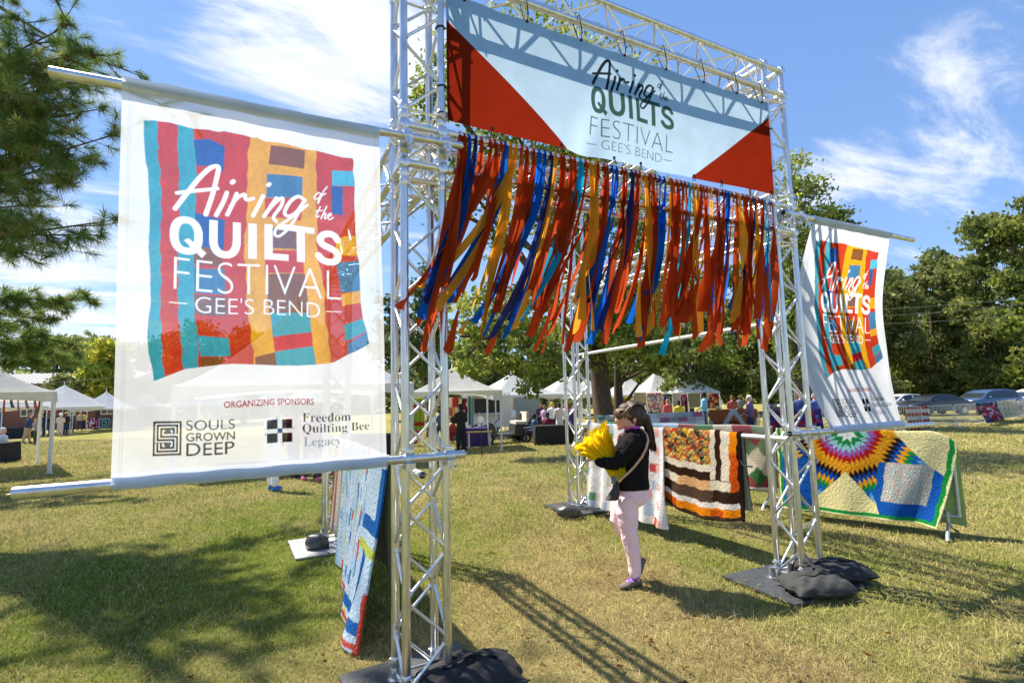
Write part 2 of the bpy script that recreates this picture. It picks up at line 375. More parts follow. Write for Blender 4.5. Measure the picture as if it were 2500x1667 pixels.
# grass blades (nobody could count them): dense near the camera, thinning with distance
NB = 520000
dep = 2.0*np.exp(RNG.uniform(0, 1, NB)**0.85*math.log(34/2.0)); lat = RNG.uniform(-1.16, 1.16, NB)*dep
fh = np.array([math.sin(YAW), math.cos(YAW)]); rh = np.array([math.cos(YAW), -math.sin(YAW)])
bx = CAM[0]+fh[0]*dep+rh[0]*lat; by = CAM[1]+fh[1]*dep+rh[1]*lat; bz = gz(bx, by)-0.014
hgt = RNG.uniform(0.018, 0.055, NB)*(0.7+0.75*RNG.random(NB)**4)*(1+0.35*np.clip(smooth_noise(bx, by, 2.6, 22), -1, 1))*np.clip(0.8+dep/28, 0.8, 1.5); wid = np.maximum(0.0030, dep*0.00095)*RNG.uniform(0.7, 1.4, NB)
th = RNG.uniform(0, 2*PI, NB); ln = np.abs(RNG.normal(0, 1.25, NB))*hgt; ld = RNG.uniform(0, 2*PI, NB)+0.0
P0 = np.stack([bx-np.cos(th)*wid/2, by-np.sin(th)*wid/2, bz], 1); P1 = np.stack([bx+np.cos(th)*wid/2, by+np.sin(th)*wid/2, bz], 1)
mxv, myv = bx+np.cos(ld)*ln*0.35, by+np.sin(ld)*ln*0.35
P2 = np.stack([mxv+np.cos(th)*wid*0.42, myv+np.sin(th)*wid*0.42, bz+hgt*0.62], 1); P3 = np.stack([mxv-np.cos(th)*wid*0.42, myv-np.sin(th)*wid*0.42, bz+hgt*0.62], 1)
P4 = np.stack([bx+np.cos(ld)*ln, by+np.sin(ld)*ln, bz+hgt], 1)
bv = np.stack([P0, P1, P2, P3, P4], 1).reshape(-1, 3); b0 = np.arange(NB)*5
bf = np.concatenate([np.stack([b0, b0+1, b0+2], 1), np.stack([b0, b0+2, b0+3], 1), np.stack([b0+3, b0+2, b0+4], 1)])
tuft_ = smooth_noise(bx, by, 26, 41)+.8*smooth_noise(bx, by, 60, 42); bz = bz
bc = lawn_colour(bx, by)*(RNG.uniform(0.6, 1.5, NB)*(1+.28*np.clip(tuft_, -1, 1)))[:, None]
dry = RNG.random(NB) < 0.22; bc[dry] = np.array([0.60, 0.50, 0.25])*RNG.uniform(0.7, 1.3, (dry.sum(), 1))
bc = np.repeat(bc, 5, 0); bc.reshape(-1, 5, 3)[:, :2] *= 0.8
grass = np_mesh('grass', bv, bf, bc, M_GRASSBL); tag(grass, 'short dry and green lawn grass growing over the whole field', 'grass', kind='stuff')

# fallen leaves on the near lawn
NL = 620
dl = 2.6*np.exp(RNG.random(NL)*1.7); ll = RNG.uniform(-1.0, 1.0, NL)*dl
lx = CAM[0]+fh[0]*dl+rh[0]*ll; ly = CAM[1]+fh[1]*dl+rh[1]*ll; lv = []
for x, y in zip(lx, ly):
    a = random.uniform(0, 6.3); s_ = random.uniform(0.012, 0.03); z = gzf(x, y)+random.uniform(0.018, 0.035)
    for (p, q) in ((-1, 0), (0, -.6), (1, 0), (0, .6)): lv.append((x+s_*(p*math.cos(a)-q*math.sin(a)), y+s_*(p*math.sin(a)+q*math.cos(a)), z+random.uniform(-.006, .012)))
lcol = np.repeat(np.array([random.choice([(0.2, .1, .04), (.3, .2, .08), (.14, .07, .03), (.4, .33, .2)]) for _ in range(NL)]), 4, 0)
tag(np_mesh('leaf_litter', lv, np.arange(NL*4).reshape(-1, 4), lcol, M_LEAF), 'scattered dead leaves lying in the lawn grass', 'fallen leaves', kind='stuff')

# ------------------------------------------------------------------ truss gate
TS = 0.24; GW, GD, ZL, ZT = 3.398, 3.353, 3.077, 4.414
gate = thing('truss_gate', 'silver aluminium box truss entrance gate with four lattice towers on the lawn', 'truss gate', (0, 0, 0))
def lattice(mb, p0, ax, ln, u, v, bay=0.25, flip=0, ends=True, skip=()):
    """zigzag bracing on the four faces of a box truss"""
    p0, ax, u, v = Vector(p0), Vector(ax), Vector(u), Vector(v); n = max(2, int(round(ln/bay))); st = ln/n
    cs = [p0, p0+u*TS, p0+u*TS+v*TS, p0+v*TS]
    for fi in range(4):
        a, b = cs[fi], cs[(fi+1) % 4]; pts = []
        dn = (b-a).normalized()
        for i in range(n):
            s0, s1 = (a, b) if (i+fi+flip) % 2 == 0 else (b, a)
            e = 0.022; d0 = dn if s0 is a else -dn
            qa, qb = s0+ax*(i*st+0.03)+d0*e, s1+ax*((i+1)*st-0.03)-d0*e; dq = (qb-qa).normalized(); ln_ = (qb-qa).length
            mb.tube([qa-dq*.006, qa+dq*.006, qa+dq*.016, qa+dq*(ln_-.016), qa+dq*(ln_-.006), qb+dq*.006], [.0155, .0135, .0098, .0098, .0135, .0155], 7, cap=False)
        if ends:
            for q in (0.012, ln-0.012): mb.tube([a+ax*q, b+ax*q], 0.0095, 7, cap=False)
def chord(name, a, b, parent, r=0.0248, mat=None):
    a, b = Vector(a), Vector(b); mb = MB(); mb.tube([a, b], r, 18)
    return mb.build(name, mat or M_ALU, parent)
CPL = {}
def piece(name, key, make, mat, parent, loc):
    """one small fitting: its mesh is shared by all its repeats"""
    if key not in CPL:
        o_ = make().build(name, mat, parent); CPL[key] = o_.data
    else: o_ = link(name, CPL[key], mat, parent)
    o_.location = loc; return o_
def coupler_mb(ax):
    ax = Vector(ax); mb = MB(); s1 = ax.orthogonal().normalized(); s2 = ax.cross(s1); z = Vector((0, 0, 0))
    mb.tube([z-ax*0.055, z-ax*0.05, z-ax*0.008, z-ax*0.004, z+ax*0.004, z+ax*0.008, z+ax*0.05, z+ax*0.055], [0.0248, 0.0285, 0.0285, .0262, .0262, 0.0285, 0.0285, 0.0248], 16)
    for sg, d_ in ((-1, s1), (1, s2)): mb.tube([z+ax*.03*sg+d_*.040, z+ax*.03*sg-d_*.040], .006, 8)
    return mb
def couplers(parent, p, ax, cs):
    for c in cs: piece('coupler', ('c', tuple(ax)), lambda: coupler_mb(ax), M_ALUB, parent, Vector(p)+c)
def block_mb():
    mb = MB()
    for d_ in (Vector((0, 1, 0)), Vector((1, 0, 0))): mb.tube([-d_*.034, -d_*.03, d_*.03, d_*.034], [.024, .0335, .0335, .024], 16)
    return mb
OFF = [Vector((0, 0, 0)), Vector((TS, 0, 0)), Vector((TS, TS, 0)), Vector((0, TS, 0))]
def tower(x, y, top, flip):
    z0 = 0.05
    mb = MB(); lattice(mb, (x, y, z0), (0, 0, 1), ZL-0.09-z0, (1, 0, 0), (0, 1, 0), flip=flip)
    if top: lattice(mb, (x, y, ZL+TS+0.09), (0, 0, 1), ZT-ZL-TS-0.17, (1, 0, 0), (0, 1, 0), flip=flip)
    for z in [ZL, ZL+TS]+([ZT, ZT+TS] if top else []):
        for k in range(4):
            a, b = Vector((x, y, z))+OFF[k], Vector((x, y, z))+OFF[(k+1) % 4]
            mb.tube([a, b], 0.0245, 14, cap=False)
    for z in [ZL]+([ZT] if top else []):
        for k in range(4):
            a, b = Vector((x, y, z))+OFF[k], Vector((x, y, z+TS))+OFF[(k+1) % 4]
            mb.tube([a, b], 0.0098, 7, cap=False)
    tw = mb.build('tower', M_ALUB, gate)
    zt = (ZT+TS) if top else ZL+TS
    for o_ in OFF:
        chord('chord', Vector((x, y, 0.02))+o_, Vector((x, y, zt+0.005))+o_, tw)
    couplers(tw, (x, y, ZL-0.09), (0, 0, 1), OFF)
    if top:
        couplers(tw, (x, y, ZL+TS+0.09), (0, 0, 1), OFF); couplers(tw, (x, y, ZT-0.08), (0, 0, 1), OFF)
    couplers(tw, (x, y, 0.10), (0, 0, 1), OFF)
    for z in [ZL, ZL+TS]+([ZT, ZT+TS] if top else []):
        for o_ in OFF: piece('corner_block', 'k', block_mb, M_ALU, tw, Vector((x, y, z))+o_)
    return tw
tower(0, 0, True, 0); tower(GW, 0, True, 1); tower(0, GD, False, 1); tower(GW, GD, True, 0)
def beam(p0, ax, ln, u, v, flip=0, offs=None):
    mb = MB(); p0, ax, u, v = Vector(p0), Vector(ax), Vector(u), Vector(v)
    lattice(mb, p0+ax*0.09, ax, ln-0.18, u, v, flip=flip)
    bm_ = mb.build('beam', M_ALUB, gate)
    for o_ in (u*0, u*TS, u*TS+v*TS, v*TS): chord('chord', p0+o_+ax*0.03, p0+o_+ax*(ln-0.03), bm_)
    for q in (0.09, ln-0.09): couplers(bm_, p0+ax*q, tuple(ax), (u*0, u*TS, u*TS+v*TS, v*TS))
X_, Y_, Z_ = (1, 0, 0), (0, 1, 0), (0, 0, 1)
beam((TS, 0, ZT), X_, GW-TS, Y_, Z_)                # front top
beam((TS, 0, ZL), X_, GW-TS, Y_, Z_, 1)             # front lower, the ribbons hang on it
beam((0, TS, ZL), Y_, GD-TS, X_, Z_)                # left side
beam((GW, TS, ZL), Y_, GD-TS, X_, Z_, 1)            # right side
beam((GW, TS, ZT), Y_, GD-TS, X_, Z_)               # right side top
def plate(cx_, cy_, mat, rz, sx=0.8, sy=0.8):
    mb = MB(); mb.box((cx_, cy_, 0.012), (sx, sy, 0.016), rz=rz)
    pl = mb.build('base_plate', mat, gate)
    def rec():
        mb = MB(); mb.tube([(0, 0, .02), (0, 0, .03), (0, 0, .034), (0, 0, .11)], [.045, .045, .028, .028], 14); return mb
    for sx_ in (-.12, .12):
        for sy_ in (-.12, .12): piece('receiver', 'rec', rec, M_ALU, pl, (cx_+sx_, cy_+sy_, 0))
plate(.12, .12, M_DARKPLATE, 0.05, .78, .72); plate(GW+.02, .10, M_DARKPLATE, -.05, .92, .72); plate(.05, GD+.12, M_GREYPLATE, .03); plate(GW+.12, GD+.12, M_DARKPLATE, 0)
def pipe(a, b, r, mat=M_STEEL, name='banner_pole', clamps=()):
    a, b = Vector(a), Vector(b); d = (b-a).normalized(); mb = MB()
    # hollow end
    mb.tube([a, b], r, 18, cap=False); mb.tube([a+d*0.12, a, b, b-d*0.12], r*0.86, 18, cap=True)
    po = mb.build(name, mat, gate)
    for cx_ in clamps:
        c = Vector((cx_, a.y+(b.y-a.y)*(cx_-a.x)/(b.x-a.x), a.z+(b.z-a.z)*(cx_-a.x)/(b.x-a.x)))
        mb = MB(); mb.tube([c-d*0.028, c-d*0.027, c+d*0.027, c+d*0.028], [r, r+0.008, r+0.008, r], 16)
        mb.box(c+Vector((0.0, -0.028, -0.036)), (0.05, 0.03, 0.03)); mb.box(c+Vector((0, 0.004, 0.037)), (0.05, 0.034, 0.018))
        mb.tube([c+Vector((-.0, -.045, -.02)), c+Vector((0, -.045, -.075))], 0.007, 8); mb.box(c+Vector((0, -.045, -.07)), (.022, .022, .014))
        mb.tube([c+Vector((-.06, .06, .0)), c+Vector((.06, .06, 0))], 0.012, 8); mb.box(c+Vector((0, .05, -.05)), (.075, .06, .03))
        mb.tube([c+Vector((-.0, .05, -.06)), c+Vector((0, .05, .05))], 0.031, 14)
        mb.build('clamp', M_CLAMP, po)
    return po
for (x, y, z, an, w_, h_) in ((0, TS, .30, -1.9, .022, .09), (GW, 0, 1.62, -1.2, .018, .05), (TS, 0, 2.2, -1.5, .02, .045)):
    vs = []
    for q in (-.5, -.25, 0, .25, .5):
        a = an+q*w_/.025; vs += [(x+.0255*math.cos(a), y+.0255*math.sin(a), z-h_/2), (x+.0255*math.cos(a), y+.0255*math.sin(a), z+h_/2)]
    mb = MB(); mb.add(vs, [(2*i, 2*i+2, 2*i+3, 2*i+1) for i in range(4)]); mb.build('sticker', pmat('paper_sticker', (.75, .76, .78), rough=.5), gate)
PR = 0.0245; PY = -0.075
pipe((-1.64, PY, 3.165), (.345, PY, 3.215), PR, clamps=(0.0, .24)); pipe((-1.665, PY, 1.315), (.33, PY, 1.325), PR, clamps=(0.0, .24))
pipe((3.41, PY, 3.215), (5.54, PY, 3.205), PR, clamps=(3.47, 3.66)); pipe((3.26, PY, 1.275), (5.53, PY, 1.245), PR, clamps=(3.40, 3.64))
pipe((GW+.12, .06, 1.205), (GW+.12, GD+.2, 1.20), 0.021, M_WHITEP, 'cross_pipe'); pipe((GW+.12, .06, 2.265), (GW+.12, GD+.2, 2.21), 0.021, M_WHITEP, 'cross_pipe')
pipe((.12, .06, 1.205), (.12, GD+.2, 1.20), 0.021, M_WHITEP, 'cross_pipe')
# rope wound round the truss at the lower corner of the banner
for (cx_, cz_) in ((TS, ZL+TS+.085), (GW, ZL+TS+.1)):
    mb = MB()
    for k in range(4):
        pts = []
        for i in range(15):
            a = 2*PI*i/14; pts.append((cx_+.031*math.cos(a)*(1+.1*k), .036*math.sin(a), cz_+k*.009+.018*math.sin(a*2+k)))
        mb.tube(pts, .004, 6, cap=False)
    mb.tube([(cx_, -.03, cz_), (cx_-.06, .05, cz_-.0), (cx_-.2, .1, cz_-.02)], .004, 6)
    mb.build('rope_wrap', M_ROPE, gate)
# sandbags
def blob_mesh(mb, c, r, seed, flat=0.15, mi=0, yaw=0.0, amp=.09):
    rs = np.random.default_rng(seed); ph = rs.uniform(0, 6, 8); nu, nv = 40, 22; vs = []; fs = []
    for j in range(nv+1):
        p_ = PI*j/nv
        for i in range(nu):
            t_ = 2*PI*i/nu; dx, dy, dz = math.sin(p_)*math.cos(t_), math.sin(p_)*math.sin(t_), math.cos(p_)
            k_ = 1+amp*(math.sin(3*dx+ph[0]+2*dy)+.7*math.sin(5*dy+ph[1]-3*dz)+.45*math.sin(9*dx+4*dy+ph[2])+.3*math.sin(13*dy-7*dx+ph[3]))*.6
            e = 0.75; sx = math.copysign(abs(dx)**e, dx); sy = math.copysign(abs(dy)**e, dy)
            x, y, z = r[0]*sx*k_, r[1]*sy*k_, r[2]*dz*k_
            z = max(z, -r[2]*(1-flat)); vs.append((c[0]+x*math.cos(yaw)-y*math.sin(yaw), c[1]+x*math.sin(yaw)+y*math.cos(yaw), c[2]+z))
    for j in range(nv):
        for i in range(nu):
            i2 = (i+1) % nu; fs.append((j*nu+i, (j+1)*nu+i, (j+1)*nu+i2, j*nu+i2))
    mb.add(vs, fs, mi)
def pillow(mb, c, r, seed, yaw, tilt=0.0, sag=1.0):
    rs = np.random.default_rng(seed); ph = rs.uniform(0, 6, 10); n = 44; vs = []; fs = []
    def P(u, v, top):
        k = max(0, 1-abs(u)**3.2)**.62*max(0, 1-abs(v)**3.2)**.62; rad_ = math.hypot(u, v); an = math.atan2(v, u)
        wr = (.10*math.sin(9*an+ph[0]+2*rad_)*rad_**2+.07*math.sin(7*u+5*v+ph[1])+.05*math.sin(13*u-9*v+ph[2])+.03*math.sin(23*v+11*u+ph[3]))
        z = r[2]*(k*(1+wr)*(1.0 if top else -.72)+.03*math.sin(8*an+ph[4])*rad_**3)
        pin = 1-.10*(1-k)*abs(math.sin(2*an))+.03*math.sin(11*an+ph[5])*rad_**3
        x, y = r[0]*u*pin, r[1]*v*pin; z += tilt*x
        z = max(z, -c[2]+.022)
        return (c[0]+x*math.cos(yaw)-y*math.sin(yaw), c[1]+x*math.sin(yaw)+y*math.cos(yaw), c[2]+z)
    for top in (1, 0):
        o = len(vs)
        for i in range(n+1):
            for j in range(n+1): vs.append(P(-1+2*i/n, -1+2*j/n, top))
        for i in range(n):
            for j in range(n):
                q = (o+i*(n+1)+j, o+(i+1)*(n+1)+j, o+(i+1)*(n+1)+j+1, o+i*(n+1)+j+1); fs.append(q if top else q[::-1])
    mb.add(vs, fs)
    T_ = np.linspace(-1, 1, 18); per = [P(q, -1, 0) for q in T_]+[P(1, q, 0) for q in T_[1:]]+[P(-q, 1, 0) for q in T_[1:]]+[P(-1, -q, 0) for q in T_[1:]]
    return per, [P(q, .06*math.sin(5*q), 1) for q in np.linspace(-.55, .55, 9)]
def sandbag(label, lobes, straps, mat, cat='sandbag', pl=True):
    c0 = lobes[0][0]; root = thing('sandbag', label, cat, (c0[0], c0[1], 0), group='sandbags weighing the gate base plates')
    for i, (c, r, yaw) in enumerate(lobes):
        mb = MB(); pr_ = (pillow if pl else blob_mesh)(mb, c, r, 50+i+int(abs(c[0])*100), yaw=yaw); po_ = mb.build('pouch', mat[i % len(mat)], root, origin=(c0[0], c0[1], 0), angle=80)
        if pl:
            mb = MB(); mb.tube([Vector(q) for q in pr_[0]], .0065, 6, cap=False); mb.build('seam', M_STRAP, po_, origin=(c0[0], c0[1], 0))
            mb = MB(); hp = [Vector(q)+Vector((0, 0, .004+.028*math.cos(k/8*PI-PI/2))) for k, q in enumerate(pr_[1])]; mb.tube(hp, .016, 8, flat=.22); mb.build('handle', M_STRAP, po_, origin=(c0[0], c0[1], 0))
    for s_ in straps:
        mb = MB(); mb.tube(s_, .022, 8, flat=.25); mb.build('strap', M_STRAP, root, origin=(c0[0], c0[1], 0))
M_BAGG = pmat('sandbag_grey_canvas', (0.034, 0.035, 0.033), rough=0.85, var=0.25, bump=0.5, bscale=24)
M_BAGT = pmat('sandbag_tan_patch', (0.3, 0.27, 0.2), rough=0.85)
sandbag('charcoal saddle sandbag draped on the base of the front right tower', [((3.31, -.16, .07), (.26, .20, .085), -.42), ((3.72, -.05, .075), (.31, .20, .09), -.42)],
        [[(3.40, -.06, .2), (3.40, -.13, .18), (3.36, -.22, .14), (3.345, -.29, .08)], [(3.5, -.05, .16), (3.42, -.03, .19), (3.32, -.05, .18)]], [M_BAGG, M_BAGCL])
sandbag('crumpled black sandbag at the foot of the front left tower', [((.36, -.04, .075), (.30, .19, .085), -.12), ((.12, -.22, .06), (.2, .15, .07), .3)],
        [[(.25, .05, .17), (.33, .02, .195), (.42, -.04, .17), (.5, -.12, .1)]], [M_BAGCL, M_BAGCL])
q = PX(1308, 1188); sandbag('shiny grey sandbag left of the rear right tower base', [((q.x, q.y+.02, .075), (.17, .11, .085), -.45)], [[(q.x+.16, q.y-.12, .02), (q.x+.1, q.y-.06, .1), (q.x+.08, q.y+.05, .15)]], [M_BAGVIN], pl=False)
q = PX(728, 1266); sandbag('shiny black teardrop sandbag on the grey plate at the rear left tower', [((q.x, q.y+.06, .085), (.13, .10, .09), -.6)], [[(q.x+.11, q.y-.02, .02), (q.x+.1, q.y+.02, .1), (q.x+.08, q.y+.12, .2)]], [M_BAGVIN], pl=False)
# ------------------------------------------------------------------ printed cloths: pattern painted per vertex from 2-D art
def text_tris(s, off=0.0, serif=False):
    if serif:
        s = ''.join(chr(0x1D400+ord(c)-65) if 'A' <= c <= 'Z' else chr(0x1D41A+ord(c)-97) if 'a' <= c <= 'z' else c for c in s)
    cu = bpy.data.curves.new('lettering', 'FONT'); cu.body = s; cu.offset = off; cu.resolution_u = 6
    ob = bpy.data.objects.new('lettering', cu); COL.objects.link(ob)
    dg = bpy.context.evaluated_depsgraph_get(); me = ob.evaluated_get(dg).to_mesh(); me.calc_loop_triangles()
    v = np.array([(q.co.x, q.co.y) for q in me.vertices]); tr = np.array([tuple(x.vertices) for x in me.loop_triangles])
    ob.evaluated_get(dg).to_mesh_clear(); bpy.data.objects.remove(ob); bpy.data.curves.remove(cu)
    lo, hi = v.min(0), v.max(0); return (v-lo)/(hi-lo), tr
class Art:
    """a colour grid of w x h metres; coordinates are thousandths of width / height, origin bottom left"""
    def __init__(s, wm, hm, nx, ny, base):
        s.wm, s.hm, s.nx, s.ny = wm, hm, nx, ny; s.a = np.empty((ny, nx, 3)); s.a[:] = base
        s.X, s.Y = np.meshgrid((np.arange(nx)+.5)/nx*wm, (np.arange(ny)+.5)/ny*hm)
    def m(s, p): p = np.asarray(p, float); return p*np.array([s.wm, s.hm])/1000
    def put(s, mask, col): s.a[mask] = col
    def polymask(s, pts):
        p = s.m(pts); ins = np.zeros(s.X.shape, bool); j = len(p)-1
        for i in range(len(p)):
            (xi, yi), (xj, yj) = p[i], p[j]
            if yi != yj:
                c = ((yi > s.Y) != (yj > s.Y)) & (s.X < (xj-xi)*(s.Y-yi)/(yj-yi)+xi); ins ^= c
            j = i
        return ins
    def poly(s, pts, col, clip=None):
        k = s.polymask(pts); k = k & clip if clip is not None else k; s.put(k, col)
    def stroke(s, pts, wmm, col, smooth=True, mask=None):
        p = s.m(pts)
        if smooth and len(p) > 2:
            q = np.vstack([2*p[0]-p[1], p, 2*p[-1]-p[-2]]); o = []
            for i in range(1, len(q)-2):
                for t_ in np.linspace(0, 1, 9)[:-1]:
                    o.append(.5*((2*q[i])+(-q[i-1]+q[i+1])*t_+(2*q[i-1]-5*q[i]+4*q[i+1]-q[i+2])*t_**2+(-q[i-1]+3*q[i]-3*q[i+1]+q[i+2])*t_**3))
            p = np.array(o+[p[-1]])
        r = wmm/2000; lo, hi = p.min(0)-r, p.max(0)+r
        i0, i1 = max(0, int(lo[0]/s.wm*s.nx)), min(s.nx, int(hi[0]/s.wm*s.nx)+2); j0, j1 = max(0, int(lo[1]/s.hm*s.ny)), min(s.ny, int(hi[1]/s.hm*s.ny)+2)
        X, Y = s.X[j0:j1, i0:i1], s.Y[j0:j1, i0:i1]; D = np.full(X.shape, 9.0)
        if len(p) == 1: D = np.hypot(X-p[0, 0], Y-p[0, 1])
        for a, b in zip(p[:-1], p[1:]):
            d = b-a; l2 = max(d@d, 1e-12); t_ = np.clip(((X-a[0])*d[0]+(Y-a[1])*d[1])/l2, 0, 1)
            D = np.minimum(D, np.hypot(X-a[0]-t_*d[0], Y-a[1]-t_*d[1]))
        s.a[j0:j1, i0:i1][D < r] = col
    def text(s, st, u0, v0, u1, v1, col, off=0.0, serif=False):
        v, tr = text_tris(st, off, serif)
        v = s.m(np.stack([u0+v[:, 0]*(u1-u0), v0+v[:, 1]*(v1-v0)], 1))
        for t_ in tr:
            (a, b, c) = v[t_]; lo, hi = np.minimum(np.minimum(a, b), c), np.maximum(np.maximum(a, b), c)
            i0, i1 = max(0, int(lo[0]/s.wm*s.nx)-1), min(s.nx, int(hi[0]/s.wm*s.nx)+2); j0, j1 = max(0, int(lo[1]/s.hm*s.ny)-1), min(s.ny, int(hi[1]/s.hm*s.ny)+2)
            X, Y = s.X[j0:j1, i0:i1], s.Y[j0:j1, i0:i1]
            e = lambda p, q: (q[0]-p[0])*(Y-p[1])-(q[1]-p[1])*(X-p[0])
            w0, w1, w2 = e(a, b), e(b, c), e(c, a); k = ((w0 >= 0) & (w1 >= 0) & (w2 >= 0)) | ((w0 <= 0) & (w1 <= 0) & (w2 <= 0))
            s.a[j0:j1, i0:i1][k] = col
    def verts(s, f):
        a = s.a.reshape(s.ny//f, f, s.nx//f, f, 3).mean((1, 3)); return a      # (rows from bottom, cols)
def sheet(name, S, cols, mats, parent=None, back=None, thick=0.0):
    """cols: (ny, nx, 3) rows v=0..1; S(u, v) -> x, y, z arrays"""
    ny, nx = cols.shape[:2]; U, V = np.meshgrid(np.linspace(0, 1, nx), np.linspace(0, 1, ny))
    x, y, z = S(U, V); v = np.stack([x.ravel(), y.ravel(), z.ravel()], 1)
    i = np.arange(nx*ny).reshape(ny, nx); f = np.stack([i[:-1, :-1], i[:-1, 1:], i[1:, 1:], i[1:, :-1]], -1).reshape(-1, 4)
    o_ = np_mesh(name, v, f, cols.reshape(-1, 3), mats, parent, smooth=True)
    if thick:
        so = o_.modifiers.new('solid', 'SOLIDIFY'); so.thickness = thick; so.offset = -1
        if back: so.material_offset = 1; so.material_offset_rim = 0
    return o_
# --- artwork of the side banners
TEAL, ARED, YEL, BLU, BLU2, BRN, MAU, CRIM, LTB = CA(62, 158, 176), CA(196, 62, 34), CA(226, 164, 34), CA(46, 92, 160), CA(72, 124, 164), CA(132, 82, 40), CA(124, 92, 84), CA(200, 44, 50), CA(80, 176, 204)
OUTL = [(73,903),(108,909),(119,908),(155,911),(184,910),(209,909),(237,908),(293,914),(331,913),(350,918),(400,916),(425,915),(455,911),(475,913),(506,905),(564,908),(617,907),(667,904),(717,907),(773,905),(831,902),(873,904),(878,893),(873,864),(881,829),(877,768),(881,669),(887,610),(894,595),(898,468),(906,422),(920,390),(931,349),(878,330),(841,321),(778,298),(706,291),(630,286),(548,285),(467,289),(387,293),(343,291),(275,284),(225,278),(159,257),(124,246),(118,277),(105,315),(100,354),(101,389),(109,436),(107,476),(105,527),(102,544),(98,577),(100,627),(100,678),(95,712),(90,776),(82,796),(74,864)]
XS = [[(117,920),(123,839),(117,832),(128,788),(136,733),(136,681),(136,613),(138,529),(142,473),(141,398),(146,347),(159,240)],
 [(184,920),(189,865),(185,840),(190,802),(195,739),(196,683),(195,614),(195,532),(198,451),(202,384),(212,332),(224,240)],
 [(239,920),(242,880),(249,852),(253,780),(252,709),(251,657),(249,552),(252,474),(255,413),(260,381),(267,333),(276,240)],
 [(455,930),(441,868),(438,823),(436,763),(439,727),(433,672),(426,617),(433,545),(436,482),(446,410),(454,351),(467,306),(469,240)],
 [(716,930),(712,846),(713,792),(715,695),(710,637),(717,599),(745,495),(746,427),(760,356),(779,240)]]
PATCH = [(BLU,[(242,881),(299,889),(352,876),(350,802),(335,820),(253,812)]),(BLU,[(251,683),(355,678),(352,596),(250,597)]),(BRN,[(250,596),(349,594),(349,544),(249,552)]),(BLU2,[(249,537),(357,543),(360,474),(252,474)]),(MAU,[(252,472),(363,470),(365,416),(258,417)]),(TEAL,[(262,365),(373,363),(381,313),(275,313)]),(BRN,[(275,311),(358,311),(343,289),(276,283)]),
 (BRN,[(527,896),(667,900),(660,845),(519,842)]),(BLU2,[(512,814),(655,820),(653,760),(509,748)]),(ARED,[(506,746),(653,759),(649,693),(505,696)]),(MAU,[(537,663),(629,665),(630,610),(536,606)]),(ARED,[(508,601),(657,608),(661,545),(505,537)]),(BRN,[(507,534),(662,545),(681,434),(522,425)]),(TEAL,[(525,427),(684,434),(688,381),(536,361)]),(CRIM,[(536,361),(690,381),(693,342),(543,323)]),(TEAL,[(543,323),(695,342),(709,285),(548,280)]),(BRN,[(468,308),(544,319),(548,280),(469,285)]),
 (LTB,[(780,856),(890,864),(890,821),(778,810)]),(BLU,[(778,810),(827,813),(825,727),(776,727)]),(YEL,[(794,654),(834,665),(897,668),(900,610),(792,606)]),(BLU2,[(794,584),(910,595),(910,506),(812,497)]),(YEL,[(815,495),(910,507),(914,472),(819,459)]),(TEAL,[(822,406),(920,423),(935,391),(830,357)]),(BLU2,[(837,350),(940,391),(945,349),(878,322),(841,314)])]
AIRING = [([(182,686),(218,729),(262,778),(298,809),(323,819),(331,814),(325,788),(310,740),(287,684)],19),([(187,728),(236,740),(328,759)],16),([(362,751),(349,724),(324,686)],18),([(381,780),(386,784)],19),([(398,751),(387,728),(364,691)],17),([(376,714),(399,738),(426,751),(431,739),(443,737),(461,742)],15),([(498,751),(481,724),(460,694)],17),([(518,782),(523,786)],18),([(550,748),(527,722),(502,694)],17),([(512,706),(548,737),(574,750),(569,728),(539,695),(549,682)],15),
 ([(664,754),(637,761),(605,743),(582,710),(601,701),(633,718),(664,754)],16),([(664,754),(633,707),(597,666),(561,642),(543,647),(555,667),(612,700),(675,741)],12),
 ([(722,783),(705,771),(705,762),(722,767),(730,780),(722,783)],6),([(759,805),(741,787),(719,751),(725,769),(752,784)],6),([(728,742),(712,716),(715,710),(723,715)],6),([(708,727),(738,732)],5),([(755,746),(731,708),(742,722),(751,724),(746,709),(754,711)],6),([(760,716),(774,722),(770,727),(759,718),(766,708),(783,716)],6)]
def quilts_letters(A, f, col, sw):
    F = lambda pts: [f(*p) for p in pts]
    el = lambda cx_, cy_, rx, ry, a0=0, a1=2*PI, e=.86: [(cx_+rx*math.copysign(abs(math.cos(a))**e, math.cos(a)), cy_+ry*math.copysign(abs(math.sin(a))**e, math.sin(a))) for a in np.linspace(a0, a1, 49)]
    R = lambda a, b, c, d: A.poly(F([(a, c), (b, c), (b, d), (a, d)]), col)
    A.put(A.polymask(F(el(222, 620, 56, 50))) & ~A.polymask(F(el(222, 620, 26.5, 32))), col); A.poly(F([(213, 607), (229, 614), (291, 581), (276, 566)]), col)
    A.put(A.polymask(F(el(357, 622, 57, 50, -PI, 0))) & ~A.polymask(F(el(357, 622.5, 27.5, 31.5, -PI, 0))), col); R(300, 329.5, 621, 672); R(384.5, 414, 621, 672)
    R(443, 473.5, 575, 672); R(504, 534.5, 575, 673); R(530, 598, 575, 592.5); R(558, 702, 660, 677); R(631, 662, 576, 668)
    A.stroke(F([(801, 650), (786, 662), (765, 666), (742, 662), (728, 651), (728, 640), (743, 631), (766, 625), (790, 617), (802, 604), (797, 592), (776, 585), (752, 585), (734, 590), (719, 600)]), sw, col)
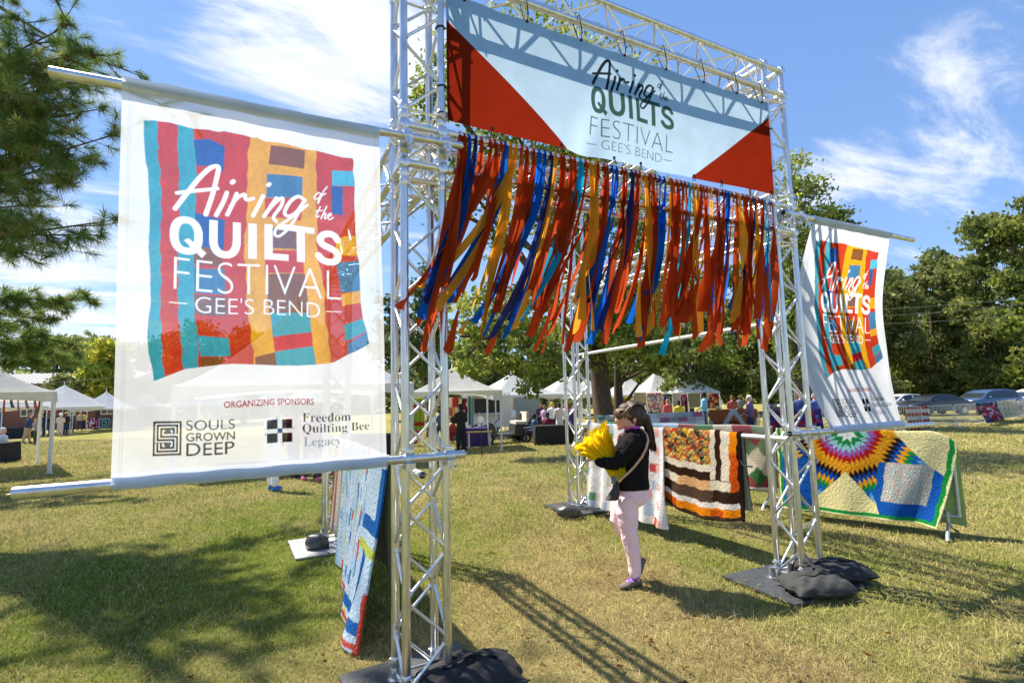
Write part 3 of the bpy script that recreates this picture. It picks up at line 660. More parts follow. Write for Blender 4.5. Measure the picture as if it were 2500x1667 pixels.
def festival_art(scale):
    W_, H_ = 1.2, 1.88; nx, ny = int(400*scale)*2, int(628*scale)*2
    A = Art(W_, H_, nx, ny, CA(236, 238, 242)); ins = A.polymask(OUTL); rs = np.random.default_rng(5)
    wob = 0.0
    xr = A.X/W_*1000; yr = A.Y/H_*1000
    wx = xr+2.2*np.sin(yr/9)+1.5*np.sin(yr/23+1)
    edges = []
    for e in XS:
        e = np.array(e[::-1], float); edges.append(np.interp(yr, e[:, 1], e[:, 0]))
    idx = sum((wx > e).astype(int) for e in edges); cols = [TEAL, ARED, TEAL, ARED, YEL, ARED]
    for k in range(6): A.put(ins & (idx == k), cols[k])
    for c, p in PATCH:
        p = np.array(p, float)+rs.normal(0, 1.2, (len(p), 2)); A.poly(p, c, ins)
    nz = smooth_noise(A.X, A.Y, 38, 3)*.5+smooth_noise(A.X, A.Y, 120, 4)*.5+.5*smooth_noise(A.X, A.Y*3, 260, 6)
    A.a[ins] *= (1+.26*nz[ins])[:, None]
    WT = CA(248, 250, 252)
    quilts_letters(A, lambda u, v: (u, v), WT, 35); A.text('FESTIVAL', 182, 477, 812, 561, WT, off=-.022); A.text("GEE'S BEND", 256, 423, 724, 466, WT, off=-.016)
    for a, b in ((169, 227), (751, 812)): A.stroke([(a, 443), (b, 443)], 3.4, WT, False)
    for p, w_ in AIRING: A.stroke(p, w_*1.1, WT)
    A.text('ORGANIZING SPONSORS', 358, 180, 696, 197, CA(168, 22, 36), off=.018)
    BK = CA(14, 14, 18)
    A.text('SOULS', 231, 126, 397, 151, CA(36, 58, 82), off=-.002); A.text('GROWN', 231, 99, 397, 120, BK, off=.01); A.text('DEEP', 232, 64, 396, 95, CA(34, 40, 58), off=.004)
    # labyrinth logo: black square with two interlocked squared spirals
    u0, u1, v0, v1 = 125, 216, 66, 149; A.poly([(u0, v0), (u1, v0), (u1, v1), (u0, v1)], BK)
    g = lambda x, y: (u0+(u1-u0)*x/16.0, v0+(v1-v0)*y/20.0)
    wl = CA(240, 242, 246)
    for k in range(3):
        a = 1.5+2*k
        A.stroke([g(15.9-a+.1, 13), g(15.9-a+.1, 20-a), g(a, 20-a), g(a, 6.5+a), g(8, 6.5+a)], 6.2, wl, False)
        A.stroke([g(.1+a, 7), g(.1+a, a), g(16-a, a), g(16-a, 13.5-a), g(8, 13.5-a)], 6.2, wl, False)
    A.poly([g(6.6, 12.5), g(9.6, 12.5), g(9.6, 15.2), g(6.6, 15.2)], CA(66, 88, 112)); A.poly([g(6.6, 4.8), g(9.6, 4.8), g(9.6, 7.5), g(6.6, 7.5)], CA(66, 88, 112))
    # quilt-block emblem with pale star points
    PS = CA(196, 202, 210)
    for k in range(8):
        a = k*PI/4+.2; c_, s_ = math.cos(a), math.sin(a); px_, py_ = 561, 111
        A.poly([(px_+c_*66, py_+s_*42), (px_-s_*22, py_+c_*14), (px_+s_*22, py_-c_*14)], PS)
    A.poly([(513, 81), (609, 81), (609, 142), (513, 142)], CA(226, 229, 235))
    for a, b in ((513, 117), (570, 117), (513, 81), (570, 81)): A.poly([(a, b), (a+39, b), (a+39, b+25), (a, b+25)], BK)
    A.poly([(552, 105.5), (571, 105.5), (571, 117.5), (552, 117.5)], CA(44, 66, 104))
    A.text('Freedom', 649, 133, 846, 158, BK, off=-.008, serif=True); A.text('Quilting Bee', 649, 98, 925, 128, BK, off=-.008, serif=True); A.text('Legacy', 653, 62, 806, 93, CA(150, 166, 182), off=-.008, serif=True)
    # stitched hems
    hem = CA(212, 216, 222)
    for q in (22, 30, 970, 978): A.poly([(q, 0), (q+3, 0), (q+3, 1000), (q, 1000)], hem)
    return A.verts(2)
BCOLS = festival_art(1.0)
def side_banner(label, Xl0, Xr0, Xl1, Xr1, ztop, zbot, bul, mat, parts_mat, cols, curl=0.0, sway=0.0):
    """Xl0.. left/right X at the top, Xl1.. at the bottom"""
    root = thing('hanging_banner', label, 'banner', ((Xl0+Xr0)/2, PY, zbot), group='festival banners on the gate poles'); og = np.array([(Xl0+Xr0)/2, PY, zbot])
    def S(u, v):
        # v 0 bottom .. 1 top
        b = np.sin(PI*np.clip(v, 0, 1)); xl = Xl1+(Xl0-Xl1)*v; xr = Xr1+(Xr0-Xr1)*v
        x = xl+(xr-xl)*u-sway*b*(.4+.6*u); y = PY-.026*(0 if bul > 0.1 else 1)+bul*b*(.75+.25*np.sin(PI*u)) + .010*np.sin(9*u+6*v)*b+.005*np.sin(23*u*(1-v)+9*v)*b
        y = y+curl*np.exp(-u/.06)*b
        z = (zbot-.022)+(ztop-zbot+.018)*v+.004*np.sin(14*u)
        return x-og[0], y-og[1], z-og[2]
    sheet('printed_cloth', S, cols, mat, root)
    for nm, zz, (xa, xb), r in (('top_sleeve', ztop, (Xl0, Xr0), .031), ('bottom_sleeve', zbot, (Xl1, Xr1), .031)):
        U = np.linspace(0, 1, 40); A_ = np.linspace(0, 2*PI, 21); UU, AA_ = np.meshgrid(U, A_)
        zc_ = zz
        rr = r*(1+.04*np.sin(UU*31+AA_))
        x = xa+(xb-xa)*UU; y = PY+rr*np.cos(AA_); z = zc_+rr*np.sin(AA_)*(1.15 if nm == 'bottom_sleeve' else 1)
        v = np.stack([(x-og[0]).ravel(), (y-og[1]).ravel(), (z-og[2]).ravel()], 1); i = np.arange(v.shape[0]).reshape(21, 40)
        f = np.stack([i[:-1, :-1], i[:-1, 1:], i[1:, 1:], i[1:, :-1]], -1).reshape(-1, 4)
        np_mesh(nm, v, f, None, parts_mat, root, smooth=True)
    return root
side_banner('see-through white mesh banner with a colourful quilt print, left of the gate', -1.37, -.17, -1.335, -.13, 3.185, 1.325, .012, M_BANNER, M_SLEEVE, BCOLS)
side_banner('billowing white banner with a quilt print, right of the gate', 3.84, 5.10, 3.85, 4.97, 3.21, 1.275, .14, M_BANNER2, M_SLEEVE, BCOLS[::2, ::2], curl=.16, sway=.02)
# --- top banner
def top_art():
    W_, H_ = 3.1, .89; A = Art(W_, H_, 1800, 516, CA(184, 208, 224)); RD = CA(140, 38, 18)
    A.poly([(-5, 800), (-5, -5), (292, -5)], RD); A.poly([(1005, 850), (1005, -5), (668, -5)], RD)
    n_ = smooth_noise(A.X, A.Y, 30, 2)*.5+smooth_noise(A.X*4, A.Y, 90, 5)*.5; A.a *= (1+.05*n_)[..., None]
    GR = CA(62, 92, 84); DK = CA(36, 48, 56); Z = lambda p: [(a, b/1.06) for a, b in p]
    quilts_letters(A, lambda u, v: (351+(u-163)*259/657, 384+(v-575)*215/97), GR, 35); A.text('FESTIVAL', 354, 193/1.06, 605, 357/1.06, GR, off=-.024); A.text("GEE'S BEND", 385, 85/1.06, 571, 168/1.06, GR, off=-.020)
    for a, b in ((347, 372), (578, 603)): A.stroke(Z([(a, 118), (b, 118)]), 5, GR, False)
    for p, w_ in AIRING:
        q = [(352+(x-165)*257/653, (642+(y-684)*(942-642)/(819-684))*1.0) for x, y in p]
        A.stroke(Z(q), w_*1.25, DK)
    hem = CA(188, 208, 220)
    return A.verts(2)
TOPC = top_art()
tb = thing('gate_banner', 'wide white and red banner strung across the top of the gate', 'banner', (1.8, -.03, 3.4))
NH = [.04, .19, .335, .465, .60, .735, .865, .97]
def S_top(u, v):
    x = .27+3.10*u; sag = 0.012*np.cos(2*PI*u*7.4)*np.clip(v-.6, 0, 1)*1.4
    z = 3.39+.865*v-.012*np.sin(PI*u)*v-sag+.02*np.sin(PI*u)*(1-v)*-1
    fold = np.exp(-((u-.36-.12*(v-.2))/.035)**2)*(1-v)*.035+np.exp(-((u-.55+.1*(v-.2))/.05)**2)*(1-v)*.02
    y = -.034-.045*np.sin(PI*v)*np.sin(PI*u)+.006*np.sin(20*u+4*v)*(1-v)+fold
    return x-1.8, y+.03, z-3.4
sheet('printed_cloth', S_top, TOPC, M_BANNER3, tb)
for k, u_ in enumerate(NH):
    x, y, z = [float(q) for q in S_top(np.array([u_]), np.array([.985]))]
    mb = MB(); y0 = y-.012
    mb.tube([(x, y0, z-.005), (x+.004, y0-.012, z+.05), (x+.004, -.002, 4.45-3.4), (x+.004, .03, 4.443-3.4)], .0042, 6); mb.tube([(x, y0+.02, z-.0), (x-.012, y0+.03, z+.04), (x-.014, .058, 4.41-3.4), (x-.01, .05, 4.44-3.4)], .0038, 6)
    mb.tube([(x, y0+.004, z-.004), (x, y0-.006, z-.004)], .011, 10)
    mb.build('bungee_loop', M_CORD, tb)
for u_ in (.1, .27, .42, .50, .68, .78, .985):
    x, y, z = [float(q) for q in S_top(np.array([u_]), np.array([.012]))]
    mb = MB(); mb.tube([(x, y-.008, z+.006), (x+.006, y-.014, z-.02), (x+.01, -.004, 3.345-3.4)], .0035, 6); mb.tube([(x, y-.008, z+.006), (x-.012, y-.01, z-.03), (x-.014, -.002, 3.345-3.4)], .0035, 6); mb.tube([(x, y, z+.01), (x, y-.01, z+.01)], .010, 10)
    mb.build('bungee_loop', M_CORD, tb)
for zz in (4.02, 3.62, 3.44):
    for xx, sg in ((TS, 1), (GW, -1)):
        mb = MB(); pts = [(xx-1.8+.030*math.cos(a), .03+.030*math.sin(a), zz-3.4+.004*math.cos(a)) for a in np.linspace(0, 2*PI, 15)]
        mb.tube(pts, .0042, 6, cap=False); mb.tube([(xx-1.8+sg*.028, .02, zz-3.4), (xx-1.8+sg*.055, -.008, zz-3.405)], .004, 6); mb.build('bungee_loop', M_CORD, tb)
# ------------------------------------------------------------------ ribbons tied to the lower beam
RUST, RBL, NAVY, MUST, TURQ = CA(180, 70, 34), CA(24, 96, 200), CA(52, 62, 124), CA(218, 158, 52), CA(24, 164, 214)
SEQ = 'RRBNRRRRBMMRRRBBNMRRRRTRMMRRRBBRRNRRMRRRBBMRRRRTMMRRRMRRRBBRRMRRRNMRRTBR'
RC = {'R': ('rust red', RUST), 'B': ('bright blue', RBL), 'N': ('navy blue', NAVY), 'M': ('mustard yellow', MUST), 'T': ('turquoise', TURQ)}
rs = np.random.default_rng(21); xs0 = np.linspace(.345, 3.335, len(SEQ))
cnt = {}
def ribbon_strip(x0, ln, drift, fwd, tw, w0, w1, seed):
    r_ = np.random.default_rng(seed); n = 26; t_ = np.linspace(0, 1, n); ph = r_.uniform(0, 6.3, 4)
    x = x0+drift*t_**1.5+.020*np.sin(7*t_+ph[0])*t_; y = -.034+fwd*t_**1.4+.03*np.sin(5*t_+ph[1])*t_; z = ZL+TS-.005-ln*t_*np.sqrt(np.maximum(0.1, 1-(.7*abs(drift)/ln)**2))+.012*np.sin(9*t_+ph[2])*t_
    wd = w0+(w1-w0)*np.clip(t_*3.0, 0, 1)**.8*(1+.22*np.sin(6*t_+ph[3])); an = tw*t_**1.2+.55*np.sin(4*t_+ph[1])*t_+ph[2]*.12
    vs = []; 
    for i in range(n):
        c, s = math.cos(an[i]), math.sin(an[i])
        for q in (-.5, 0, .5): vs.append((x[i]+q*wd[i]*c, y[i]+q*wd[i]*s+(0.006 if q == 0 else 0), z[i]))
    e = r_.uniform(-.02, .03, 3)
    for k in range(3): a = vs[-3+k]; vs[-3+k] = (a[0], a[1], a[2]+e[k])
    f = []
    for i in range(n-1):
        for k in range(2): f.append((i*3+k, (i+1)*3+k, (i+1)*3+k+1, i*3+k+1))
    return np.array(vs), np.array(f)
for i, ch in enumerate(SEQ):
    nm, colr = RC[ch]; x0 = xs0[i]+rs.uniform(-.012, .012); tails = []
    drift = (-.42+.24*(x0/3.4)+rs.normal(0, .075))*min(1, .72+x0*.4); fwd = rs.normal(-.02, .05)
    if i % 9 == 5: drift -= .14
    nt_ = 2 if rs.random() < .9 else 1; vv = []; ff = []; off = 0; cc = []
    for k in range(nt_):
        v, f = ribbon_strip(x0+rs.uniform(-.012, .012), rs.uniform(1.08, 1.42)-.10*(x0/3.4)*0-(.12 if k else 0), drift+rs.normal(0, .055), fwd+rs.normal(0, .03), rs.normal(0, 1.5), rs.uniform(.018, .028), rs.uniform(.040, .076), 100+i*3+k)
        vv.append(v); ff.append(f+off); off += len(v); cc.append(np.tile(colr*rs.uniform(.88, 1.1), (len(v), 1)))
    # knot loop over the chord
    kn = []; nk = 12
    for a in np.linspace(0, 2*PI, nk):
        for q in (-.011, .011): kn.append((x0+q*(1+.3*math.sin(a)), .029*math.sin(a), ZL+TS+.029*math.cos(a)))
    kf = [(2*j, 2*j+1, 2*j+3, 2*j+2) for j in range(nk-1)]
    vv.append(np.array(kn)); ff.append(np.array(kf)+off); cc.append(np.tile(colr*.9, (len(kn), 1)))
    V_ = np.vstack(vv); og = np.array([x0, 0, ZL+TS]); o_ = np_mesh('ribbon', V_-og, np.vstack(ff), np.vstack(cc), M_RIB, smooth=True); o_.location = og
    tag(o_, nm+' fabric ribbon in the fringe hanging from the gate crossbar', 'ribbon', 'ribbons tied along the gate crossbar')
    cnt.setdefault(ch, []).append((x0, o_))
for ch, l_ in cnt.items():
    l_.sort(key=lambda q: q[0]); nm = RC[ch][0]
    l_[0][1]['label'] = nm+' fabric ribbon hanging nearest the left tower of all the '+nm+' ones'
    l_[-1][1]['label'] = nm+' fabric ribbon hanging nearest the right tower of all the '+nm+' ones'
    if len(l_) == 3: l_[1][1]['label'] = 'middle one of the three turquoise ribbons under the banner'
# ------------------------------------------------------------------ people
def organic(name, mb, voxel, mats, parent, it=3, bake=True, wr=0.0, wsz=.06):
    me = mb.mesh(name, True); o_ = link(name, me, mats, parent)
    r = o_.modifiers.new('remesh', 'REMESH'); r.mode = 'VOXEL'; r.voxel_size = voxel; r.use_smooth_shade = True
    s_ = o_.modifiers.new('smooth', 'SMOOTH'); s_.iterations = it; s_.factor = 0.5
    if wr:
        tx = bpy.data.textures.new('cloth_folds', 'MUSGRAVE' if False else 'CLOUDS'); tx.noise_scale = wsz; tx.noise_depth = 2
        for k_ in (1,):
            dm = o_.modifiers.new('folds', 'DISPLACE'); dm.texture = tx; dm.strength = wr; dm.mid_level = .5; dm.texture_coords = 'LOCAL'
    if bake:
        dg = bpy.context.evaluated_depsgraph_get(); dg.update(); nm = bpy.data.meshes.new_from_object(o_.evaluated_get(dg)); nm.name = name
        o_.modifiers.clear(); o_.data = nm
        nm.materials.clear()
        for q in (mats if isinstance(mats, (list, tuple)) else [mats]): nm.materials.append(q)
        nm.polygons.foreach_set('use_smooth', [True]*len(nm.polygons))
    return o_
def ring(c, rx, ry, n=20, ex=1.0):
    return [(c[0]+rx*math.copysign(abs(math.cos(a))**ex, math.cos(a)), c[1]+ry*math.copysign(abs(math.sin(a))**ex, math.sin(a)), c[2]) for a in [2*PI*k/n for k in range(n)]]
# the woman with the yellow bundle (local x = photo right, y = away, z = up)
WLOC = PX(1447, 1339); WRZ = -YAW
woman = thing('person', 'woman in black jacket and pale pink trousers walking with a yellow bundle', 'person', WLOC, WRZ)
def wp(zx, zy, ly=0.0):
    z = (1540-zy)/961.0; return Vector(((zx-460)/961.0+.040*z, ly, z))
M_PINK = pmat('pink_cotton_trousers', C(244, 208, 212), rough=0.85, var=0.05, scale=8, bump=0.7, bscale=9)
M_JACK = pmat('black_jacket_cloth', (0.012, 0.011, 0.011), rough=0.95, var=0.3, bump=0.5, bscale=10, spec=.12)
M_HAIR = pmat('dark_brown_hair', (0.040, 0.022, 0.013), rough=0.5, var=0.6, scale=30, stretch=(1, 1, .25), bump=0.6, bscale=80)
M_HAIRF = pmat('light_brown_fringe', (0.22, 0.145, 0.085), rough=0.5, var=0.5, scale=40, bump=0.6, bscale=90)
M_YELL = clothmat('yellow_cotton', transl=0.5, weave=0.08, wscale=200)
M_LILAC = fab(C(150, 110, 190), 'lilac_cloth'); M_MAG = fab(C(200, 70, 190), 'magenta_cloth'); M_SHOE = pmat('taupe_shoe', C(104, 92, 84), rough=0.8)
M_TAN = pmat('tan_leather', C(196, 158, 138), rough=0.5); M_BAGBR = pmat('brown_leather', C(54, 38, 30), rough=0.5); M_GOLD = pmat('gold_metal', (0.8, 0.55, 0.2), rough=0.3, metal=0.9)
M_TORT = pmat('tortoiseshell', (0.10, 0.035, 0.012), rough=0.25, var=0.6, scale=120)
mb = MB()
mb.ell(wp(474, 140), (.098, .076, .108)); mb.ell(wp(428, 185), (.068, .060, .078)); mb.ell(wp(412, 232), (.040, .040, .032)); mb.ell(wp(440, 225), (.052, .05, .035)); mb.ell(wp(392, 170), (.046, .058, .06))
mb.tube([wp(366, 158), wp(357, 178), wp(349, 196)], [.011, .014, .015], 8); mb.ell(wp(358, 203), (.016, .018, .011))
mb.ell(wp(364, 222), (.013, .022, .009)); mb.ell(wp(366, 233), (.013, .02, .009)); mb.ell(wp(378, 252), (.024, .028, .022)); mb.ell(wp(374, 158, -.03), (.016, .018, .012))
mb.tube([wp(470, 210), wp(484, 250), wp(505, 320)], [.052, .05, .07], 14)
mb.ell(wp(497, 182, -.074), (.017, .012, .032)); mb.ell(wp(497, 182, .074), (.017, .012, .032))
mb.tube([wp(500, 300), wp(488, 450), wp(478, 620), wp(470, 800)], [.10, .12, .12, .13], 16)
mb.tube([wp(440, 810, -.06), wp(445, 1110, -.07), wp(496, 1475, -.07), wp(500, 1500, -.07)], [.08, .055, .032, .035], 12)
mb.tube([wp(490, 810, .08), wp(372, 1040, .09), wp(545, 1340, .09), wp(560, 1375, .09)], [.08, .055, .032, .03], 12)
mb.tube([wp(470, 335, -.18), wp(330, 520, -.21), wp(190, 512, -.10), wp(165, 505, -.06)], [.045, .038, .028, .026], 10)
mb.tube([wp(525, 335, .18), wp(400, 500, .22), wp(260, 440, .08)], [.045, .038, .028], 10)
# hands close round the bundle
for (hx, hy, hl, sg) in ((150, 496, -.035, 1), (240, 430, .05, -1)):
    mb.ell(wp(hx, hy, hl), (.032, .036, .022))
    for k, (dx, dz, ln) in enumerate(((-28, -26, .058), (-36, -8, .066), (-36, 10, .064), (-28, 26, .052))):
        a = wp(hx-8, hy+dz*.7, hl+.02*sg); mb.tube([a, a+Vector((dx/961, .022*sg, -dz/1900)), a+Vector((dx/961*1.1+.006, .022*sg+ln*.55*sg, -dz/1500)), a+Vector((dx/961*.4+.03, .022*sg+ln*.85*sg, -dz/1500))], [.0095, .009, .0085, .007], 7)
    mb.tube([wp(hx+12, hy-22, hl), wp(hx-2, hy-44, hl+.022*sg), wp(hx-8, hy-58, hl+.05*sg)], [.011, .010, .008], 7)
body = organic('body', mb, .0075, M_SKIN, woman, 3)
mb = MB(); rr = []
for zx, zy, hw, hd in ((472, 762, .158, .160), (474, 742, .157, .162), (478, 640, .150, .158), (484, 520, .146, .165), (492, 420, .142, .182), (500, 345, .128, .195), (505, 300, .100, .165), (503, 272, .068, .09), (500, 258, .055, .066)):
    c = wp(zx, zy); rr.append(ring(c, hw, hd, 24, .9))
mb.loft(rr)
mb.tube([wp(480, 332, -.155), wp(425, 390, -.20), wp(335, 515, -.215), wp(320, 535, -.21)], [.072, .076, .062, .058], 14)
mb.tube([wp(325, 522, -.215), wp(245, 528, -.165), wp(172, 512, -.085)], [.060, .052, .043], 14)
mb.tube([wp(520, 332, .155), wp(400, 500, .22)], [.07, .06], 12); mb.tube([wp(400, 500, .22), wp(265, 442, .08)], [.058, .045], 12)
organic('jacket', mb, .0075, M_JACK, woman, 3, wr=.022, wsz=.075)
mb = MB()
mb.loft([ring(wp(476, 730), .150, .152), ring(wp(476, 790), .158, .158), ring(wp(472, 860), .150, .155), ring(wp(462, 905), .10, .13)])
mb.tube([wp(440, 830, -.055), wp(425, 950, -.065), wp(442, 1110, -.07), wp(472, 1290, -.07), wp(494, 1460, -.07)], [.105, .096, .078, .064, .047], 16)
mb.tube([wp(492, 830, .075), wp(405, 960, .085), wp(385, 1040, .09), wp(440, 1160, .09), wp(538, 1315, .09)], [.10, .09, .078, .066, .047], 16)
organic('trousers', mb, .0075, M_PINK, woman, 3, wr=.024, wsz=.08)
mb = MB()
mb.tube([wp(400, 960, -.155), wp(420, 1110, -.146), wp(452, 1290, -.132), wp(474, 1455, -.117)], .0035, 5); mb.tube([wp(400, 800, -.155), wp(436, 822, -.163), wp(450, 790, -.165)], .0035, 5); mb.build('seam', M_PINK, woman)
def shoe(heel, toe, w_, name='shoe', up=Vector((0, 0, 1))):
    mb = MB(); d = (toe-heel); ln = d.length; d.normalize(); s_ = up.cross(d).normalized(); n_ = d.cross(s_); rr = []
    for t_, ww, hh in ((-.02, .6, .045), (.06, .95, .07), (.3, .95, .075), (.5, 1.0, .062), (.75, 1.08, .045), (.93, .8, .036), (1.0, .35, .025)):
        c = heel+d*(t_*ln); rr.append([c+s_*(ww*w_*math.cos(a))+n_*(hh*.5+hh*.5*math.sin(a)) for a in np.linspace(0, 2*PI, 15)[:-1]])
    mb.loft(rr); o_ = mb.build(name, M_SHOE, woman, angle=70)
    mb = MB(); mb.tube([heel+d*ln*.28+n_*.06, heel+d*ln*.2+n_*.11], [.038, .042], 12); mb.ell(heel+d*ln*.50+n_*.040, (.042, .034, .026)); mb.build('sock', M_LILAC, o_)
    mb = MB(); 
    for t_ in (.45, .56): mb.tube([heel+d*ln*t_+s_*.035+n_*.05, heel+d*ln*t_+n_*.075, heel+d*ln*t_-s_*.035+n_*.05], .004, 5)
    mb.build('lace', M_LILAC, o_); return o_
shoe(wp(536, 1534, -.05)+Vector((0, 0, -.006)), wp(352, 1534, -.13)+Vector((0, 0, -.006)), .042)
shoe(wp(622, 1384, .10), wp(562, 1508, .06), .04, up=Vector((-.9, 0, .45)))
mb = MB(); mb.tube([wp(505, 258, -.05), wp(470, 245, -.066), wp(440, 262, -.04), wp(430, 272, 0), wp(450, 262, .05), wp(510, 240, .06), wp(548, 238, 0), wp(530, 244, -.05), wp(505, 258, -.05)], .014, 8, flat=.7); mb.build('collar', M_MAG, woman)
# hair: cap, fringe and ponytail as many locks over a solid core
mb = MB()
mb.ell(wp(497, 128), (.112, .092, .112)); mb.ell(wp(545, 160), (.075, .085, .085)); mb.ell(wp(450, 92), (.085, .080, .060)); mb.ell(wp(545, 205), (.05, .07, .05))
mb.tube([wp(560, 150), wp(605, 175), wp(632, 260), wp(642, 340), wp(662, 410), wp(676, 455)], [.04, .046, .042, .036, .03, .012], 12)
hair = organic('hair', mb, .009, M_HAIR, woman, 3)
mb = MB(); r_ = random.Random(3)
for k in range(90):     # locks
    a = r_.uniform(-1, 1); y0 = .088*a; top = wp(r_.uniform(455, 500), 52+40*abs(a)**2, y0*.8)
    if r_.random() < .5: pts = [top, wp(405, 66+38*abs(a)**2, y0*.95), wp(368, 100, y0*.85), wp(r_.uniform(338, 376), r_.uniform(118, 152), y0*.8)]
    else: pts = [top, wp(440, 80, -.082+.01*a), wp(r_.uniform(395, 440), 125, -.085), wp(r_.uniform(400, 470), r_.uniform(140, 172), -.088)]
    mb.tube(pts, [.006, .0085, .0075, .002], 5)
mb.build('fringe', M_HAIRF, hair, angle=90)
mb = MB()
for k in range(130):    # combed strands running back to the ponytail
    a = r_.uniform(-1.25, 1.25); pts = []
    for i in range(6):
        t_ = i/5; b_ = 2.35-t_*2.25+r_.uniform(-.05, .05); aa = a*(1-t_*.75)
        pts.append(wp(500, 130)+Vector((-.112*math.cos(b_)*-1*math.cos(aa*.75)*1.0, 0.093*math.sin(aa), .113*math.sin(b_)*math.cos(aa*.85))))
    mb.tube(pts, [.003, .0045, .005, .005, .0045, .003], 4)
mb.build('strand', M_HAIR, hair, angle=90)
mb = MB()
for k in range(60):
    a, b_ = r_.uniform(-.04, .04), r_.uniform(-30, 30)
    mb.tube([wp(555+b_*.3, 140+r_.uniform(-20, 20), a*1.6), wp(600+b_*.5, 170, a), wp(636+b_*.75, 270, a*1.1), wp(650+b_*.8, 370, a), wp(672+b_*.7, r_.uniform(420, 470), a*.7)], [.006, .009, .009, .008, .002], 5)
mb.build('ponytail', M_HAIR, hair, angle=90)
mb = MB(); mb.tube([wp(346, 146, -.052), wp(346, 170, -.052), wp(362, 176, -.058), wp(386, 170, -.064), wp(390, 150, -.066), wp(370, 143, -.06), wp(346, 146, -.052)], .0045, 6); mb.tube([wp(345, 146, .045), wp(342, 170, .045), wp(352, 174, .05), wp(362, 150, .055), wp(345, 146, .045)], .0045, 6); mb.tube([wp(345, 152, -.05), wp(343, 150, 0), wp(344, 152, .045)], .004, 6)
mb.tube([wp(390, 152, -.066), wp(430, 150, -.076), wp(480, 155, -.080)], .0042, 6); gl = mb.build('sunglasses', M_TORT, woman)
mb = MB(); mb.add([wp(348, 149, -.053), wp(348, 169, -.053), wp(364, 174, -.060), wp(384, 169, -.066), wp(388, 152, -.068), wp(369, 146, -.061)], [(0, 1, 2, 3, 4, 5)]); mb.build('lens', M_GLASS, gl, smooth=False)
mb = MB(); mb.tube([wp(498, 206, -.088), wp(496, 214, -.09)], .003, 6); mb.build('earring', M_GOLD, woman)
# yellow bundle
vv = []; ff = []; cc = []; off = 0; rs = np.random.default_rng(12)
a0 = np.array(wp(372, 640, -.10)); a1 = np.array(wp(300, 530, -.085)); a2 = np.array(wp(92, 285, -.09)); ax = (a2-a1)/np.linalg.norm(a2-a1)
e1 = np.cross(ax, [0, 1, 0]); e1 /= np.linalg.norm(e1); e2 = np.cross(ax, e1)
for k in range(130):
    q = rs.uniform(0, 2*PI); rad_ = math.sqrt(rs.random()); pa, pb = rad_*math.cos(q), rad_*math.sin(q)
    n = 15; tt = np.linspace(0, 1, n); L1 = rs.uniform(.86, 1.08)
    pts = []
    for t_ in tt:
        if t_ < .28: s_ = t_/.28; c = a0*(1-s_)+a1*s_; sp_ = .075-.015*s_
        else: s_ = (t_-.28)/.72; c = a1+(a2-a1)*s_*L1; sp_ = .060+.095*s_**1.1
        if t_ > .88: c = c-ax*(t_-.88)*.30; sp_ += (t_-.88)*.16
        pts.append(c+e1*pa*sp_*1.12+e2*pb*sp_*.72+e1*.008*math.sin(9*t_+k)+e2*.008*math.cos(8*t_+2*k))
    wdt = rs.uniform(.030, .050); an = q+rs.normal(0, .5)
    for i, p_ in enumerate(pts):
        a = an+.9*tt[i]; dv = (e1*math.cos(a+PI/2)+e2*math.sin(a+PI/2))*wdt/2; nv_ = (e1*math.cos(a)+e2*math.sin(a))*.006
        vv += [p_-dv, p_+nv_, p_+dv]
    ff += [(off+i*3+j, off+i*3+3+j, off+i*3+4+j, off+i*3+1+j) for i in range(n-1) for j in range(2)]; off += n*3
    cc.append(np.tile(np.array([1.0, .78, .02])*rs.uniform(.82, 1.0), (n*3, 1)))
bun = np_mesh('cloth_bundle', vv, ff, np.vstack(cc), M_YELL, smooth=True); bun.location = WLOC; bun.rotation_euler = (0, 0, WRZ)
tag(bun, 'bundle of bright yellow fabric strips held in the arms of a woman', 'fabric bundle')
bag = thing('shoulder_bag', 'small brown shoulder bag on a pale leather strap across a black jacket', 'handbag', WLOC, WRZ)
mb = MB(); mb.loft([ring(wp(334, 690, -.14), .012, .03), ring(wp(318, 740, -.145), .035, .045), ring(wp(300, 790, -.15), .05, .05), ring(wp(285, 818, -.15), .058, .05), ring(wp(285, 826, -.15), .05, .04)]); mb.build('pouch', M_BAGBR, bag)
mb = MB(); mb.tube([wp(520, 252, .03), wp(566, 262, -.03), wp(585, 300, -.115), wp(586, 345, -.172), wp(560, 420, -.188), wp(520, 490, -.186), wp(470, 555, -.180), wp(420, 605, -.176), wp(375, 642, -.176), wp(340, 672, -.160)], .011, 8, flat=.5); st_ = mb.build('strap', M_TAN, bag)
mb = MB(); 
for q in ((528, 478, -.192), (360, 655, -.176), (342, 678, -.160), (352, 668, -.17)): mb.ell(wp(*q), (.010, .008, .012), 8, 6)
mb.build('buckle', M_GOLD, bag)
mb = MB(); mb.tube([wp(312, 640, -.13), wp(300, 700, -.14)], [.024, .020], 10); mb.build('bottle', fab(C(110, 122, 136), 'grey_bottle'), bag)

